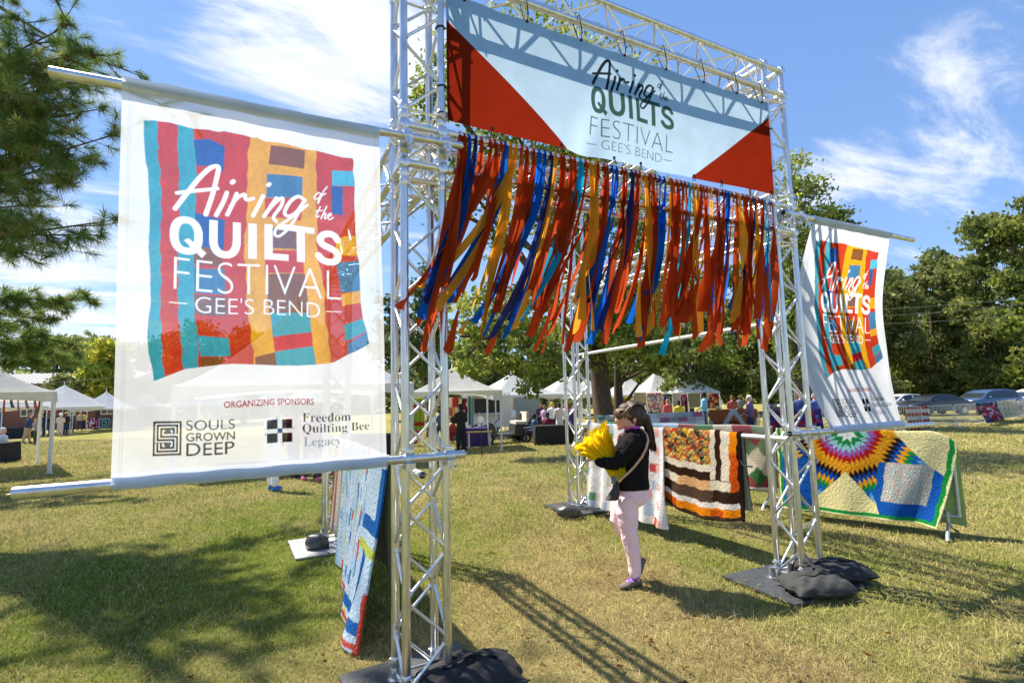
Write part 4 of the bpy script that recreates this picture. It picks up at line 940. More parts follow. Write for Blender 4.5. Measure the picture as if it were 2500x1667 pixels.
# background people: a few base figures, reused with their own clothes
PM = {}
def base_figure(pose):
    """meshes for a 1.7 m figure facing +x: body, top, bottoms, hair"""
    if pose in PM: return PM[pose]
    def parts(infl, what):
        mb = MB(); V = Vector
        if pose == 'sit':
            hip, ch = .50, 1.02
            if what in ('body', 'low'):
                for s_ in (-1, 1):
                    r0 = (.085, .062, .05, .036) if what == 'body' else (.105, .085, .07, .06)
                    mb.tube([V((0, .09*s_, hip)), V((.40, .11*s_, hip+.02)), V((.44, .11*s_, hip-.05)), V((.42, .11*s_, .12 if what == 'low' else .05))], r0, 10)
                    if what == 'body': mb.ell(V((.47, .11*s_, .035)), (.12, .045, .035))
            base = hip
        else:
            hip, base = .90, .90
            lean = {'stand': 0.05, 'walk': .22, 'lean': .12}.get(pose, .05)
            if what in ('body', 'low'):
                for s_ in (-1, 1):
                    fx = lean*s_; r0 = (.09, .062, .05, .036) if what == 'body' else (.112, .088, .075, .068)
                    mb.tube([V((0, .085*s_, hip)), V((fx*.5+.02, .10*s_, .48)), V((fx*.75, .10*s_, .3)), V((fx, .10*s_, .10 if what == 'low' else .05))], r0, 10)
                    if what == 'body': mb.ell(V((fx+.06, .10*s_, .035)), (.125, .045, .04))
        dz = base-.90; fw = {'lean': .10, 'sit': .05}.get(pose, 0.0)
        if what in ('body', 'top'):
            k = 1.0 if what == 'body' else 1.18
            mb.loft([ring((0, 0, .86+dz), .105*k, .155*k), ring((.01, 0, 1.05+dz), .10*k, .14*k), ring((fw*.5, 0, 1.25+dz), .115*k, .17*k), ring((fw*.8, 0, 1.38+dz), .095*k, .175*k), ring((fw, 0, 1.45+dz), .05*k, .06*k)])
            for s_ in (-1, 1):
                arm = {'walk': (.16*s_, .04), 'lean': (.20, .28), 'sit': (.18, .30)}.get(pose, (.05, .10+.12*(s_ > 0)))
                kk = (.045, .038, .028) if what == 'body' else (.064, .056, .046)
                p0, p1, p2 = V((fw*.8, .19*s_, 1.36+dz)), V((arm[0]*.5, .24*s_, 1.10+dz)), V((arm[0]+arm[1], .20*s_*(.6 if pose != 'walk' else 1), .96+dz+(.10 if pose in ('lean', 'sit') else 0)))
                mb.tube([p0, p1, p2] if what == 'body' else [p0, p1, p1+(p2-p1)*.45], kk, 9)
                if what == 'body':
                    mb.ell(p2+V((.03, 0, -.03)), (.04, .02, .05))
                    for f_ in range(4): mb.tube([p2+V((.02+.012*f_, 0, -.06)), p2+V((.03+.013*f_, -.01*s_, -.11))], .009, 5)
        if what == 'body':
            mb.tube([V((fw, 0, 1.42+dz)), V((fw+.02, 0, 1.54+dz))], .05, 10)
            mb.ell(V((fw+.03, 0, 1.60+dz)), (.095, .075, .115)); mb.ell(V((fw+.115, 0, 1.585+dz)), (.02, .016, .022)); mb.ell(V((fw+.07, 0, 1.53+dz)), (.05, .045, .04))
            for s_ in (-1, 1): mb.ell(V((fw+.02, .076*s_, 1.59+dz)), (.018, .01, .03))
        if what == 'shoes':
            for s_ in (-1, 1):
                fx = .42 if pose == 'sit' else {'stand': 0.05, 'walk': .22, 'lean': .12}.get(pose, .05)*s_
                mb.ell(V((fx+.06, .10*s_, .042)), (.14, .056, .05)); mb.tube([V((fx, .10*s_, .04)), V((fx, .10*s_, .09))], (.05, .045), 8)
        if what == 'hair':
            mb.ell(V((fw+.0, 0, 1.635+dz)), (.105, .09, .095)); mb.ell(V((fw-.05, 0, 1.57+dz)), (.06, .078, .09))
        return mb
    out = {}
    for nm, wh, vx in (('body', 'body', .02), ('top', 'top', .022), ('trousers', 'low', .022), ('hair', 'hair', .02), ('shoes', 'shoes', .018)):
        ob = organic(nm, parts(0, wh), vx, M_SKIN, None, 2); out[nm] = ob.data; bpy.data.objects.remove(ob)
    PM[pose] = out; return out
def person(loc, h, face, top, low, skin, hair, label, pose='stand', hat=None, skirt=False, group=None, shoes=(.03, .03, .035)):
    m_ = base_figure(pose); root = thing('person', label, 'person', loc, face, group); k = h/1.7
    root.scale = (k, k, k)
    def put(nm, me, mat):
        me2 = me.copy(); me2.materials.clear(); me2.materials.append(mat); o_ = bpy.data.objects.new(nm, me2); COL.objects.link(o_); o_.parent = root; return o_
    put('body', m_['body'], skin); put('shoes', m_['shoes'], fab(shoes, 'shoe_cloth')); put('top', m_['top'], fab(top)); hr = put('hair', m_['hair'], fab(hair, 'hair_cloth'))
    if skirt:
        mb = MB(); mb.loft([ring((0, 0, .98), .13, .17), ring((0, 0, .6), .17, .2), ring((0, 0, .12), .2, .23)]); mb.build('skirt', fab(low), root)
    else: put('trousers', m_['trousers'], fab(low))
    if hat:
        mb = MB(); z0 = 1.66 if pose != 'sit' else 1.26; fx = {'lean': .1, 'sit': .05}.get(pose, 0)
        mb.tube([(fx+.02, 0, z0), (fx+.02, 0, z0+.01), (fx+.02, 0, z0+.012), (fx+.02, 0, z0+.09), (fx+.02, 0, z0+.11)], [.19, .19, .10, .09, .05], 16); mb.build('hat', fab(hat), root)
    return root
# ------------------------------------------------------------------ quilts and barricades
def q_rand(pal, nu, nt, seed, jit=.25, white=None):
    pal = np.array([CA(*p) for p in pal]); rs = np.random.default_rng(seed); tab = rs.integers(0, len(pal), (nt+4, nu+4)); sh = rs.uniform(.8, 1.1, (nt+4, nu+4))
    offs = rs.uniform(-jit, jit, nt+4)
    def f(U, T):
        r = np.clip((T*nt).astype(int), 0, nt+3); c = np.clip((U*nu+offs[r]).astype(int), 0, nu+3)
        return pal[tab[r, c]]*sh[r, c][..., None]
    return f
def wob(U, T, a=.006): return U+a*np.sin(23*T+3)+a*.6*np.sin(51*T), T+a*np.sin(19*U+1)+a*.6*np.sin(47*U)
def drape(name, label, A, B, nrm, Lf, Lb, colf, nu=110, ns=90, flare=.10, flareb=.06, rip=.02, ripn=5, mat=None, back=None, group='patchwork quilts hung out on the field', slantL=0.0, slantR=0.0, hem=None, seed=1, thick=.014, r=.03, lower=None, parent=None, cat='quilt', er=0.0):
    """cloth over the line A-B; nrm = the side of the front drop; slant = how far the bottom corners swing along the line"""
    A, B, nrm = Vector(A), Vector(B), Vector(nrm).normalized(); d = B-A; og = Vector((A.x, A.y, A.z)); tot = Lf+Lb; ph = np.random.default_rng(seed).uniform(0, 6, 6)
    def S(u, v):
        s = v*tot; fr = s <= Lf; dr = np.where(fr, (Lf-s)/Lf, (s-Lf)/max(Lb, 1e-6)); sg = np.where(fr, 1.0, -1.0)
        ln = np.where(fr, Lf, Lb); k = np.clip(dr*ln/.06, 0, 1)
        rp_ = rip*np.sin(ripn*2*PI*u*(1+.15*dr)+ph[0]+.8*np.sin(4*u+ph[1]))*dr**.7+rip*.5*np.sin(ripn*4.7*u+ph[2]+2*dr)*dr
        fl_ = flare(u) if callable(flare) else flare
        off = sg*(r*np.sqrt(np.clip(1-(1-k)**2, 0, 1))+np.where(fr, fl_, flareb)*dr**1.3+rp_)
        sl = np.where(fr, (slantL*(1-u)+slantR*u)*dr**1.3, 0)
        hm = 0 if hem is None else np.where(fr, hem(u)*dr, 0)
        down = dr*ln-r*.9*(1-k)*0+hm
        x = d.x*(u+sl)+nrm.x*off; y = d.y*(u+sl)+nrm.y*off; z = d.z*u-down+r*(1-k)+.006*np.sin(17*u+ph[3])*(1-k)-er*np.clip((u-.86)/.14, 0, 1)**2*(1-.75*dr)
        return x, y, z
    U, V_ = np.meshgrid(np.linspace(0, 1, nu), np.linspace(0, 1, ns)); s = V_*tot; T = np.where(s <= Lf, (Lf-s)/Lf, (s-Lf)/max(Lb, 1e-6))
    if np.array(d[:2]) @ rh[:2] < 0: Uc = 1-U
    else: Uc = U
    # double sampling for cleaner seams
    cols = 0
    for du in (-.25, .25):
        for dt in (-.25, .25): cols = cols+colf(np.clip(Uc+du/nu, 0, 1), np.clip(np.where(s <= Lf, T, 1-T*.9)+dt/ns, 0, .9999))/4
    cols = np.clip(cols, 0, 1)
    o_ = sheet(name, S, cols, [mat or M_QUILT, back or M_QUILTBACK], parent, back=True, thick=thick); o_.location = og
    if label: tag(o_, label, cat, group)
    return o_
def barricade(a, b, label, foot_n=None, h=1.08, group='steel crowd barricades around the field'):
    a, b = Vector(a), Vector(b); root = thing('crowd_barricade', label, 'barricade', a, 0, group); d = b-a; ln = d.length; dn = d.normalized(); n_ = Vector((-dn.y, dn.x, 0)).normalized()
    mb = MB(); z0, z1, rc = .20, h, .14; pts = []
    for (cx_, cz_, a0_) in ((rc, z0+rc*.4, 180), ):
        pass
    loop = [(.0, z0+.05)]+[(0, z1-rc)]+[(rc-rc*math.cos(q), z1-rc+rc*math.sin(q)) for q in np.linspace(.3, PI/2, 5)]+[(ln-rc+rc*math.sin(q), z1-rc+rc*math.cos(q)) for q in np.linspace(0, PI/2-.3, 5)]+[(ln, z1-rc), (ln, z0)]
    P = [dn*x+Vector((0, 0, z-0)) for x, z in loop]; mb.tube(P, .019, 8); mb.tube([Vector((0, 0, z0)), dn*ln+Vector((0, 0, z0))], .017, 8); mb.build('frame', M_GALV, root)
    mb = MB(); nb_ = int(ln/.115)
    for k in range(1, nb_): p_ = dn*(ln*k/nb_); mb.tube([p_+Vector((0, 0, z0)), p_+Vector((0, 0, z1))], .008, 6, cap=False)
    mb.build('bars', M_GALV, root)
    for q in (.10, ln-.10):
        mb = MB(); p_ = dn*q; mb.tube([p_-n_*.34, p_-n_*.30+Vector((0, 0, .05)), p_+Vector((0, 0, .12)), p_+n_*.30+Vector((0, 0, .05)), p_+n_*.34], .017, 8); mb.tube([p_+Vector((0, 0, .1)), p_+Vector((0, 0, z0+.05))], .02, 8); mb.build('foot', M_GALV, root)
    return root
def zt(v, z): return Vector((v.x, v.y, v.z+z))
# -- left quilt on the pipe between the left towers
PALB = [(196, 214, 226), (206, 222, 232), (176, 204, 224), (60, 118, 176), (84, 140, 192), (196, 210, 218), (208, 92, 74), (196, 206, 90), (215, 225, 232), (140, 186, 214)]
def leftcol():
    pal = np.array([CA(*p) for p in PALB]); rs = np.random.default_rng(77); tab = rs.choice(len(pal), (60, 40), p=[.21, .23, .15, .05, .06, .12, .03, .05, .06, .04])
    dots = 1
    def f(U, T):
        U, T = wob(U, T, .004); x = U*34+.5*np.sin(T*5+U*9); c = np.clip(x.astype(int), 0, 39); n_ = 5+((c*7) % 9); r = np.clip((T*n_+.37*c).astype(int), 0, 59)
        o_ = pal[tab[r, c]].copy(); bl = CA(40, 104, 172); wh = CA(196, 216, 230); rd = CA(206, 84, 66); yg = CA(198, 208, 96)
        edge = U > .76
        o_[edge] = wh
        k = edge & (U > .82) & (U < .90) & (T > .55) & (T < .8); o_[k] = bl
        k = (U > .93) & (T < .36) & (T > .06); o_[k] = bl
        k = edge & (T > .36) & (T < .44); o_[k] = bl
        k = edge & (T > .50) & (T < .555); o_[k] = yg
        k = (T > .865) & (T < .925) & (U > .45); o_[k] = bl
        k = (U > .984) & (T > .72); o_[k] = rd
        k = (T > .962) & (T < .988) & (U > .3); o_[k] = rd
        k = (np.sin(U*420) > .93) & (np.sin(T*300) > .93); o_[k] = o_[k]*.5+.4
        return o_*(1+.10*np.sin(T*160+8*np.sin(U*20)))[..., None]
    return f
drape('quilt', 'blue, white and red strip quilt hanging beside the front left tower', (.12, 2.72, 1.215), (.12, .86, 1.215), (-1, 0, 0), 1.20, .95, leftcol(), nu=360, ns=260, flare=lambda u: .05+.30*u**1.5*(1-.45*np.clip((u-.88)/.12, 0, 1)), flareb=.10, rip=.024, ripn=3, slantR=.11, slantL=-.02, seed=3, back=M_QUILTBACK)
bo = drape('quilt', 'faded orange and cream quilt at the far end of the left pipe', (.12, 3.28, 1.215), (.12, 2.76, 1.215), (-1, 0, 0), .98, .8, q_rand([(214, 120, 84), (232, 214, 196), (226, 150, 110), (240, 236, 230)], 9, 1, 4), nu=60, ns=40, flare=.05, rip=.02, ripn=3, seed=8, back=M_BACKGREY)
# -- right pipe: floral white quilt and the orange-brown quilt
def whiteq():
    rs = np.random.default_rng(31); pal = np.array([CA(*p) for p in [(246, 242, 238), (246, 244, 242), (244, 240, 238), (198, 214, 230), (236, 180, 170), (222, 216, 200), (232, 222, 220), (120, 170, 120), (214, 90, 90), (236, 210, 130)]])
    tab = rs.choice(10, (40, 40), p=[.24, .22, .18, .1, .08, .06, .06, .02, .02, .02])
    def f(U, T):
        U, T = wob(U, T, .006); c = (U*13).astype(int); r = (T*11).astype(int); o_ = pal[tab[r, c]]
        nz = np.sin(U*170+3*np.sin(T*90))*np.sin(T*150+2*np.sin(U*120)); o_ = o_*(1-.16*(nz > .55))[..., None]
        o_[U > .955] = CA(242, 240, 240); k = (U > .90) & (U < .955) & (np.sin(T*34) > .2); o_[k] = CA(238, 190, 178); return o_
    return f
NR = (-1, 0, 0)
drape('quilt', 'mostly white quilt with tiny floral patches behind the walking woman', (GW+.12, 3.20, 1.215), (GW+.12, 1.69, 1.215), NR, 1.10, .9, whiteq(), nu=200, ns=140, flare=.10, rip=.03, ripn=5, slantR=.07, seed=5)
def orangeq(U, T):
    u, t = wob(U, T, .008); o_ = np.zeros(U.shape+(3,)); BR, CR, OR, TN, WH, DO = CA(62, 42, 32), CA(238, 226, 204), CA(240, 146, 24), CA(232, 184, 128), CA(236, 228, 220), CA(214, 92, 28)
    n_ = np.sin(u*62+4*np.sin(t*40))+np.sin(t*75+3*np.sin(u*50))+np.sin((u+t)*110); pal = np.array([CA(198, 160, 92), CA(226, 196, 120), CA(120, 112, 84), CA(214, 120, 70), CA(60, 62, 48), CA(222, 180, 60), CA(196, 70, 40)])
    idx = ((np.floor(u*13+.4*np.sin(t*60))*3+2*np.floor(t*21+.4*np.sin(u*50))+np.floor(u*6)*np.floor(t*11)) % 7).astype(int); o_[:] = pal[idx]*(1+.25*np.sign(n_))[..., None]
    def put(m_, c): o_[m_] = c
    put(t > .375, CR); put(t > .455, BR); put(t > .555, TN); put((t > .555) & (np.sin(u*9+1) > .3), CR*.96); put(t > .665, BR); put((t > .665) & (t < .80) & (u > .12) & (u < .66), CA(96, 74, 58)); put(t > .80, WH); put(t > .865, OR); put((t > .865) & (u < .18), DO); put((t > .885) & (u > .62) & (u < .78), DO); put(t > .955, CA(70, 56, 48))
    k = t < .545; put(k & (u > .64), CR); put(k & (u > .70), BR); put(k & (u > .765), CR); put((t < .665) & (u > .87), OR); put((t < .665) & (u > .87) & (t > .22), DO*1.1)
    put(u > .955, CA(46, 34, 28)); 
    fz = np.sin(u*300)*np.sin(t*260+4*np.sin(u*40)); return o_*(1+.12*fz)[..., None]
drape('quilt', 'orange, brown and cream striped quilt hanging on the right pipe', (GW+.12, 1.68, 1.215), (GW+.12, .615, 1.215), NR, .83, .74, orangeq, nu=230, ns=190, flare=.035, rip=.012, ripn=3, seed=6, hem=lambda u: .075*np.sin(PI*np.clip(u*1.05, 0, 1))+.02*(1-u)*-1)
mb = MB(); c = Vector((GW+.09, .60, .92)); mb.tube([c+Vector((0, .03, .05)), c, c+Vector((.0, -.10, .0))], .010, 6); mb.tube([c+Vector((0, -.02, 0)), c+Vector((-.01, -.05, -.05)), c+Vector((0, -.02, -.06))], .006, 6)
tag(mb.build('tie', M_CORD), 'black cord tie knotted round the edge of the striped orange quilt', 'cord')
# -- star quilt on the right barricade
b0, b1 = Vector((5.53, 1.80, 0)), Vector((6.19, .06, 0)); barricade(b0, b1, 'barricade under the blue and gold star quilt on the right')
dd = (b1-b0).normalized(); ns_ = Vector((-abs(dd.y), -abs(dd.x)*1, 0)); ns_ = Vector((dd.y, -dd.x, 0)); ns_ = ns_ if ns_.x < 0 else -ns_
STW, STH = 1.80, .98
def starq(U, T):
    u, t = wob(U, T, .0025); x = (u-.44)*STW; y = -t*STH+.02; o_ = np.zeros(U.shape+(3,)); CRM = CA(240, 230, 172); BL = CA(34, 100, 190)
    ringc = [CA(236, 240, 238), CA(40, 150, 80), CA(160, 214, 214), CA(170, 110, 190), CA(200, 40, 42), CA(238, 176, 44), CA(226, 160, 40), CA(44, 34, 30), CA(24, 84, 172), CA(238, 176, 44), CA(34, 150, 70), CA(30, 108, 196), CA(120, 180, 224)]
    o_[:] = CRM; r = np.hypot(x, y); th = np.arctan2(y, x); th0 = np.radians(-90)
    k = np.floor((th-th0)/(PI/4)+8); a0_ = th0+(k-8)*PI/4; loc = th-a0_
    s_ = .066; den = math.sin(PI/4); pa = r*np.sin(PI/4-loc)/den; pb = r*np.sin(loc)/den; ia, ib = np.floor(pa/s_), np.floor(pb/s_); NN = 7
    ins = (ia < NN) & (ib < NN); idx = np.clip((ia+ib).astype(int), 0, 12); rc_ = np.array(ringc); o_[ins] = rc_[idx[ins]]
    side = ~ins & (np.abs(x) > .44*np.abs(y)) & (np.abs(y) > .44*np.abs(x)-.02); o_[side] = BL
    fl = side & (x > .40) & (x < .86) & (t > .30) & (t < .80); base = CA(226, 222, 212); nz = np.sin(x*90+3*np.sin(t*70))*np.sin(t*110+4*np.sin(x*60)); o_[fl] = base; o_[fl & (nz > .45)] = CA(120, 186, 182); o_[fl & (nz < -.6)] = CA(206, 120, 110)
    dk = fl & (((x > .50) & (x < .58)) | (x > .74)); o_[dk] *= .82
    bb = side & (x < -.30) & (t > .2); o_[bb] = CA(40, 108, 196)*(1-.25*(np.sin(t*60) > .8))[bb][..., None]
    edge = (u > .965) | (u < .03) | (t > .945); o_[edge] = CA(36, 158, 74); bnd = (u > .988) | (u < .01) | (t > .982); o_[bnd] = CA(240, 236, 180)
    cr = (u > .90) & (t < .16) & ~edge; o_[cr] = CRM
    qs = np.abs(np.sin(pa/s_*PI))*np.abs(np.sin(pb/s_*PI)); return o_*(.88+.12*np.clip(qs*3, 0, 1))[..., None]
drape('quilt', 'blue and gold lone star quilt with green border over a barricade', zt(b0, 1.10)+dd*.06, zt(b1, 1.10)+dd*.05, ns_, .98, .98, starq, nu=420, ns=300, flare=.20, flareb=.03, rip=.03, ripn=3, seed=9, mat=M_QUILT, back=M_BACKGREEN, thick=.02, slantR=-.13, slantL=.03, er=.13)
# -- tumbling-block quilt on the barricade behind
c1 = Vector((5.84, 2.02, 0)); c0 = Vector((4.85, 4.62, 0)); barricade(c0, c1, 'barricade under the green and maroon diamond quilt')
dd2 = (c1-c0).normalized(); n2 = Vector((dd2.y, -dd2.x, 0)); n2 = n2 if n2.x < 0 else -n2
def tumb(U, T):
    u, t = wob(U, T, .004); x = u*2.4; y = t*.95; s_ = .20; p_ = x/s_+y/(s_*1.5); q_ = x/s_-y/(s_*1.5); k = (np.floor(p_)*2+np.floor(q_)*3).astype(int) % 5
    pal = np.array([CA(72, 122, 72), CA(206, 198, 170), CA(150, 70, 74), CA(216, 208, 188), CA(112, 132, 96)]); o_ = pal[k]; o_ = o_*(1-.2*((np.sin(x*150) > .6) | (np.sin(y*150) > .6))*((k == 0) | (k == 1)))[..., None]
    top = t < .10; pt = np.array([CA(40, 130, 70), CA(70, 150, 90), CA(236, 206, 60), CA(178, 206, 230), CA(196, 216, 236), CA(170, 110, 110), CA(110, 150, 110), CA(222, 214, 196), CA(170, 96, 98), CA(150, 170, 140)]); o_[top] = pt[np.clip((u*10).astype(int), 0, 9)][top]
    o_[t > .965] = CA(236, 232, 222); return o_
drape('quilt', 'green, maroon and cream diamond patchwork quilt behind the front right tower', zt(c0, 1.10), zt(c1, 1.10), n2, .86, .7, tumb, nu=220, ns=120, flare=.10, rip=.035, ripn=5, seed=11, slantR=.02)
# -- second row of barricades
def row(items, group='steel crowd barricades around the field'):
    pass
def top_barr(xa, ya, xb, yb, D0, D1, label):
    a, b = AD(xa, ya, D0), AD(xb, yb, D1); a.z = gzf(a.x, a.y); b.z = gzf(b.x, b.y); barricade(a, b, label); return a, b
fwd = Vector((-fh[0], -fh[1], 0))
a, b = top_barr(1372, 940, 1616, 948, 18, 17, 'barricade behind the walking woman under the pale patch quilt')
drape('quilt', 'pale grey, pink and mint patch quilt in the second row', zt(a, 1.09), zt(b, 1.09), fwd, .8, .6, q_rand([(210, 206, 204), (226, 220, 216), (176, 190, 188), (196, 120, 150), (214, 202, 200), (128, 168, 150), (232, 228, 226)], 12, 6, 3), nu=90, ns=50, seed=12)
a, b = top_barr(1624, 948, 1742, 944, 20, 20.5, 'barricade under the brown and white chevron quilt')
def chev(U, T):
    W_ = CA(206, 204, 200); BR, RU = CA(112, 62, 46), CA(176, 104, 62); x = np.abs(((U*1.5+.25) % 1)-.5)*2; st_ = np.floor((x*9))/9; k = np.floor(T*8)/8; d = st_-(1-k)*.8
    o_ = np.zeros(U.shape+(3,)); o_[:] = RU; o_[(d > -.12) & (d < .2)] = W_; o_[(T > .55) & (T < .75) & ~((d > -.12) & (d < .2))] = BR; o_[d > .45] = BR; return o_
drape('quilt', 'brown and white stepped chevron quilt in the second row', zt(a, 1.09)+(b-a)*.04, zt(b, 1.09)-(b-a)*.04, fwd, .85, .6, chev, nu=140, ns=80, flare=.03, rip=.01, seed=13)
a, b = top_barr(1752, 946, 1868, 940, 17.0, 18.5, 'barricade under the purple and red patchwork quilt')
drape('quilt', 'purple, blue and red square patchwork quilt in the second row', zt(a, 1.09)+(b-a)*.06, zt(b, 1.09)+(b-a)*.16, fwd, .85, .6, q_rand([(90, 60, 120), (150, 40, 56), (60, 70, 140), (120, 80, 150), (46, 44, 92), (176, 60, 70), (110, 120, 170)], 15, 9, 5, jit=0), nu=120, ns=70, seed=14)
a, b = top_barr(1872, 948, 1903, 950, 19.0, 19.3, 'short stretch of bare barricade behind the front right tower')
a, b = top_barr(1906, 950, 2010, 946, 19.4, 20.5, 'bare barricade partly hidden by the right banner')
# -- far right barricades
a0_ = PX(2062, 991); a1_ = PX(2112, 990); a2_ = PX(2196, 981); a3_ = PX(2262, 972); a4_ = PX(2352, 962); a5_ = PX(2420, 957)
barricade(a0_, PX(2120, 989), 'barricade holding the brick red and white quilt'); barricade(PX(2122, 988), PX(2193, 982), 'bare barricade between the red quilt and the bright patch quilt'); barricade(PX(2197, 981), PX(2258, 975), 'bare barricade in front of the black car, left of the bright patch quilt'); barricade(PX(2262, 974), PX(2340, 963), 'barricade under the bright patch quilt and the cream quilt'); barricade(PX(2342, 963), PX(2420, 955), 'barricade at the right edge of the lawn')
def rw(U, T):
    o_ = np.zeros(U.shape+(3,)); o_[:] = CA(216, 212, 208); k = (np.floor(T*7) % 2 == 0); RD = CA(176, 74, 54); o_[k] = RD; kk = k & (np.sin(U*38) > .86); o_[kk] = CA(214, 190, 178); kk = k & (np.sin(U*38+1.5)*np.sin(T*66) > .5); o_[kk] = CA(90, 50, 40); return o_
pa, pb = PX(2085, 990), PX(2134, 987)
drape('quilt', 'brick red and white striped quilt beside the right banner', zt(pa, 1.1), zt(pb, 1.1), fwd, 1.06, .6, rw, nu=70, ns=60, flare=.06, seed=15)
pa, pb = PX(2248, 978), PX(2294, 970)
drape('quilt', 'bright red, blue and green block patchwork quilt on the far right barricades', zt(pa, 1.1), zt(pb, 1.1), fwd, .98, .6, q_rand([(176, 44, 62), (60, 90, 150), (40, 120, 110), (206, 120, 150), (90, 60, 120), (30, 60, 70), (214, 180, 190), (150, 60, 60)], 9, 8, 8), nu=80, ns=60, flare=.2, seed=16, slantL=.25, slantR=.1)
def dress(U, T):
    o_ = np.zeros(U.shape+(3,)); o_[:] = CA(228, 218, 170); x = (U*4.6) % 1; y = (T*3.2) % 1; k = (np.abs(x-.5) < .12+.16*y) & (y > .25) & (y < .8); pal = np.array([CA(70, 90, 84), CA(140, 110, 150), CA(110, 140, 120), CA(150, 70, 60)]); o_[k] = pal[(np.floor(U*4.6)+np.floor(T*3.2)*3).astype(int) % 4][k]; o_[(T > .62) & (T < .66)] = CA(96, 100, 60); return o_
pa, pb = PX(2293, 968), PX(2338, 962)
drape('quilt', 'cream quilt with rows of little dress shapes', zt(pa, 1.12), zt(pb, 1.12), fwd, .95, .6, dress, nu=90, ns=60, flare=.12, seed=17)
pa, pb = PX(2339, 961), PX(2380, 957)
drape('quilt', 'red, teal and grey quilt cut off by the right edge of the photo', zt(pa, 1.12), zt(pb, 1.12), fwd, .9, .6, q_rand([(180, 60, 60), (60, 120, 130), (150, 150, 150), (220, 200, 200)], 6, 6, 9), nu=50, ns=40, flare=.1, seed=18)
# ------------------------------------------------------------------ trees
def leaf_quads(cent, size, rs, droop=.25, el=1.5):
    n = len(cent); sz = size*rs.uniform(.55, 1.3, n); a = rs.uniform(0, 2*PI, n); cz = rs.uniform(-1, 1, n); s = np.sqrt(1-cz**2)
    nrm = np.stack([s*np.cos(a), s*np.sin(a), cz*.8+.25], 1); nrm /= np.linalg.norm(nrm, axis=1)[:, None]
    t_ = np.cross(nrm, rs.normal(0, 1, (n, 3))); t_ /= np.linalg.norm(t_, axis=1)[:, None]; b_ = np.cross(nrm, t_)
    h = sz[:, None]*.5
    return np.stack([cent-t_*h*el, cent-b_*h*.75-t_*h*.2, cent+t_*h*el, cent+b_*h*.75+t_*h*.2], 1).reshape(-1, 3)
def crown(clumps, n, size, pal, seed, sub=16, spread=.30, hole=.0):
    """leaf faces gathered in sprays inside each clump volume; clumps: (centre, (rx, ry, rz))"""
    rs = np.random.default_rng(seed); vol = np.array([r[0]*r[1]*r[2] for c, r in clumps])**.72; vol = vol/vol.sum(); V = []; Cc = []; pal = np.array(pal)
    for (c, r), v_ in zip(clumps, vol):
        m_ = int(n*v_); ns_ = max(5, int(sub*(.6+.8*v_*len(clumps)))); d = rs.normal(0, 1, (ns_, 3)); d /= np.linalg.norm(d, axis=1)[:, None]
        sc = np.array(c)+d*np.array(r)*rs.uniform(.35, 1.0, (ns_, 1))**.7; rr_ = rs.uniform(.55, 1.25, ns_)*spread*min(r); k = rs.integers(0, ns_, m_)
        p_ = sc[k]+rs.normal(0, 1, (m_, 3))*rr_[k][:, None]*np.array([1.15, 1.15, .62]); V.append(p_)
        ck = pal[rs.integers(0, len(pal), ns_)]; Cc.append(ck[k]*rs.uniform(.7, 1.3, (m_, 1)))
    P_ = np.vstack(V); cc = np.repeat(np.vstack(Cc), 4, 0); return leaf_quads(P_, size, rs), cc
def tree(name, label, base, clumps, n, size, pal, seed, trunk_r=.25, cat='tree', group=None, bark=None, lean=(0, 0), sub=16, spread=.30, forks=True):
    base = Vector(base); root = thing(name, label, cat, base, 0, group); og = np.array(base)
    v, cc = crown(clumps, n, size, pal, seed, sub, spread); np_mesh('crown', v-og, np.arange(len(v)).reshape(-1, 4), cc, M_LEAF, root)
    cs = np.array([c for c, r in clumps]); top = cs[cs[:, 2].argmax()]; mb = MB(); mid = Vector(((base.x*1.6+top[0]*.4)/2, (base.y*1.6+top[1]*.4)/2, base.z+(top[2]-base.z)*.45))
    mb.tube([Vector((0, 0, -.1)), Vector((0, 0, .3)), mid-base, Vector(top)-base], [trunk_r*1.35, trunk_r, trunk_r*.7, trunk_r*.12], 10)
    if forks:
        rs = random.Random(seed)
        for c, r in clumps:
            c = Vector(c)-base; t_ = rs.uniform(.35, .8); s_ = (mid-base)*min(1, t_*1.3); m2 = (s_+c)/2+Vector((rs.uniform(-.3, .3), rs.uniform(-.3, .3), .25)); rb = trunk_r*.32
            mb.tube([s_, m2, c], [rb, rb*.6, rb*.15], 7)
            for k in range(3): e = c+Vector((rs.uniform(-1, 1)*r[0], rs.uniform(-1, 1)*r[1], rs.uniform(-.6, .9)*r[2]))*.8; mb.tube([(m2+c)/2, (c+e)/2+Vector((0, 0, .1)), e], [rb*.35, rb*.2, rb*.06], 5)
    mb.build('trunk', bark or M_BARK, root); return root
G1 = [(0.286, 0.351, 0.065), (0.377, 0.429, 0.085), (0.208, 0.273, 0.052), (0.468, 0.481, 0.117), (0.156, 0.208, 0.046)]
G2 = [(0.162, 0.21, 0.055), (0.216, 0.258, 0.072), (0.12, 0.162, 0.046), (0.288, 0.312, 0.09)]
G3 = [(0.196, 0.236, 0.075), (0.253, 0.282, 0.098), (0.155, 0.19, 0.063), (0.322, 0.328, 0.132)]
GY = [(0.513, 0.499, 0.068), (0.378, 0.432, 0.054), (0.608, 0.54, 0.081), (0.284, 0.365, 0.054)]
GP = [(.08, .12, .04), (.10, .15, .05), (.14, .18, .06)]
def pxc(items, D0):
    """clump list from photo-frame coordinates (x, y, radius) and metres of depth"""
    out = []
    for it in items:
        x, y, r = it[:3]; D = D0+(it[3] if len(it) > 3 else 0); k = it[4] if len(it) > 4 else 1.0
        p_ = AD(x, y, D); R = r*1.063/FPX*D; out.append(((p_.x, p_.y, p_.z), (R, R, R*k)))
    return out
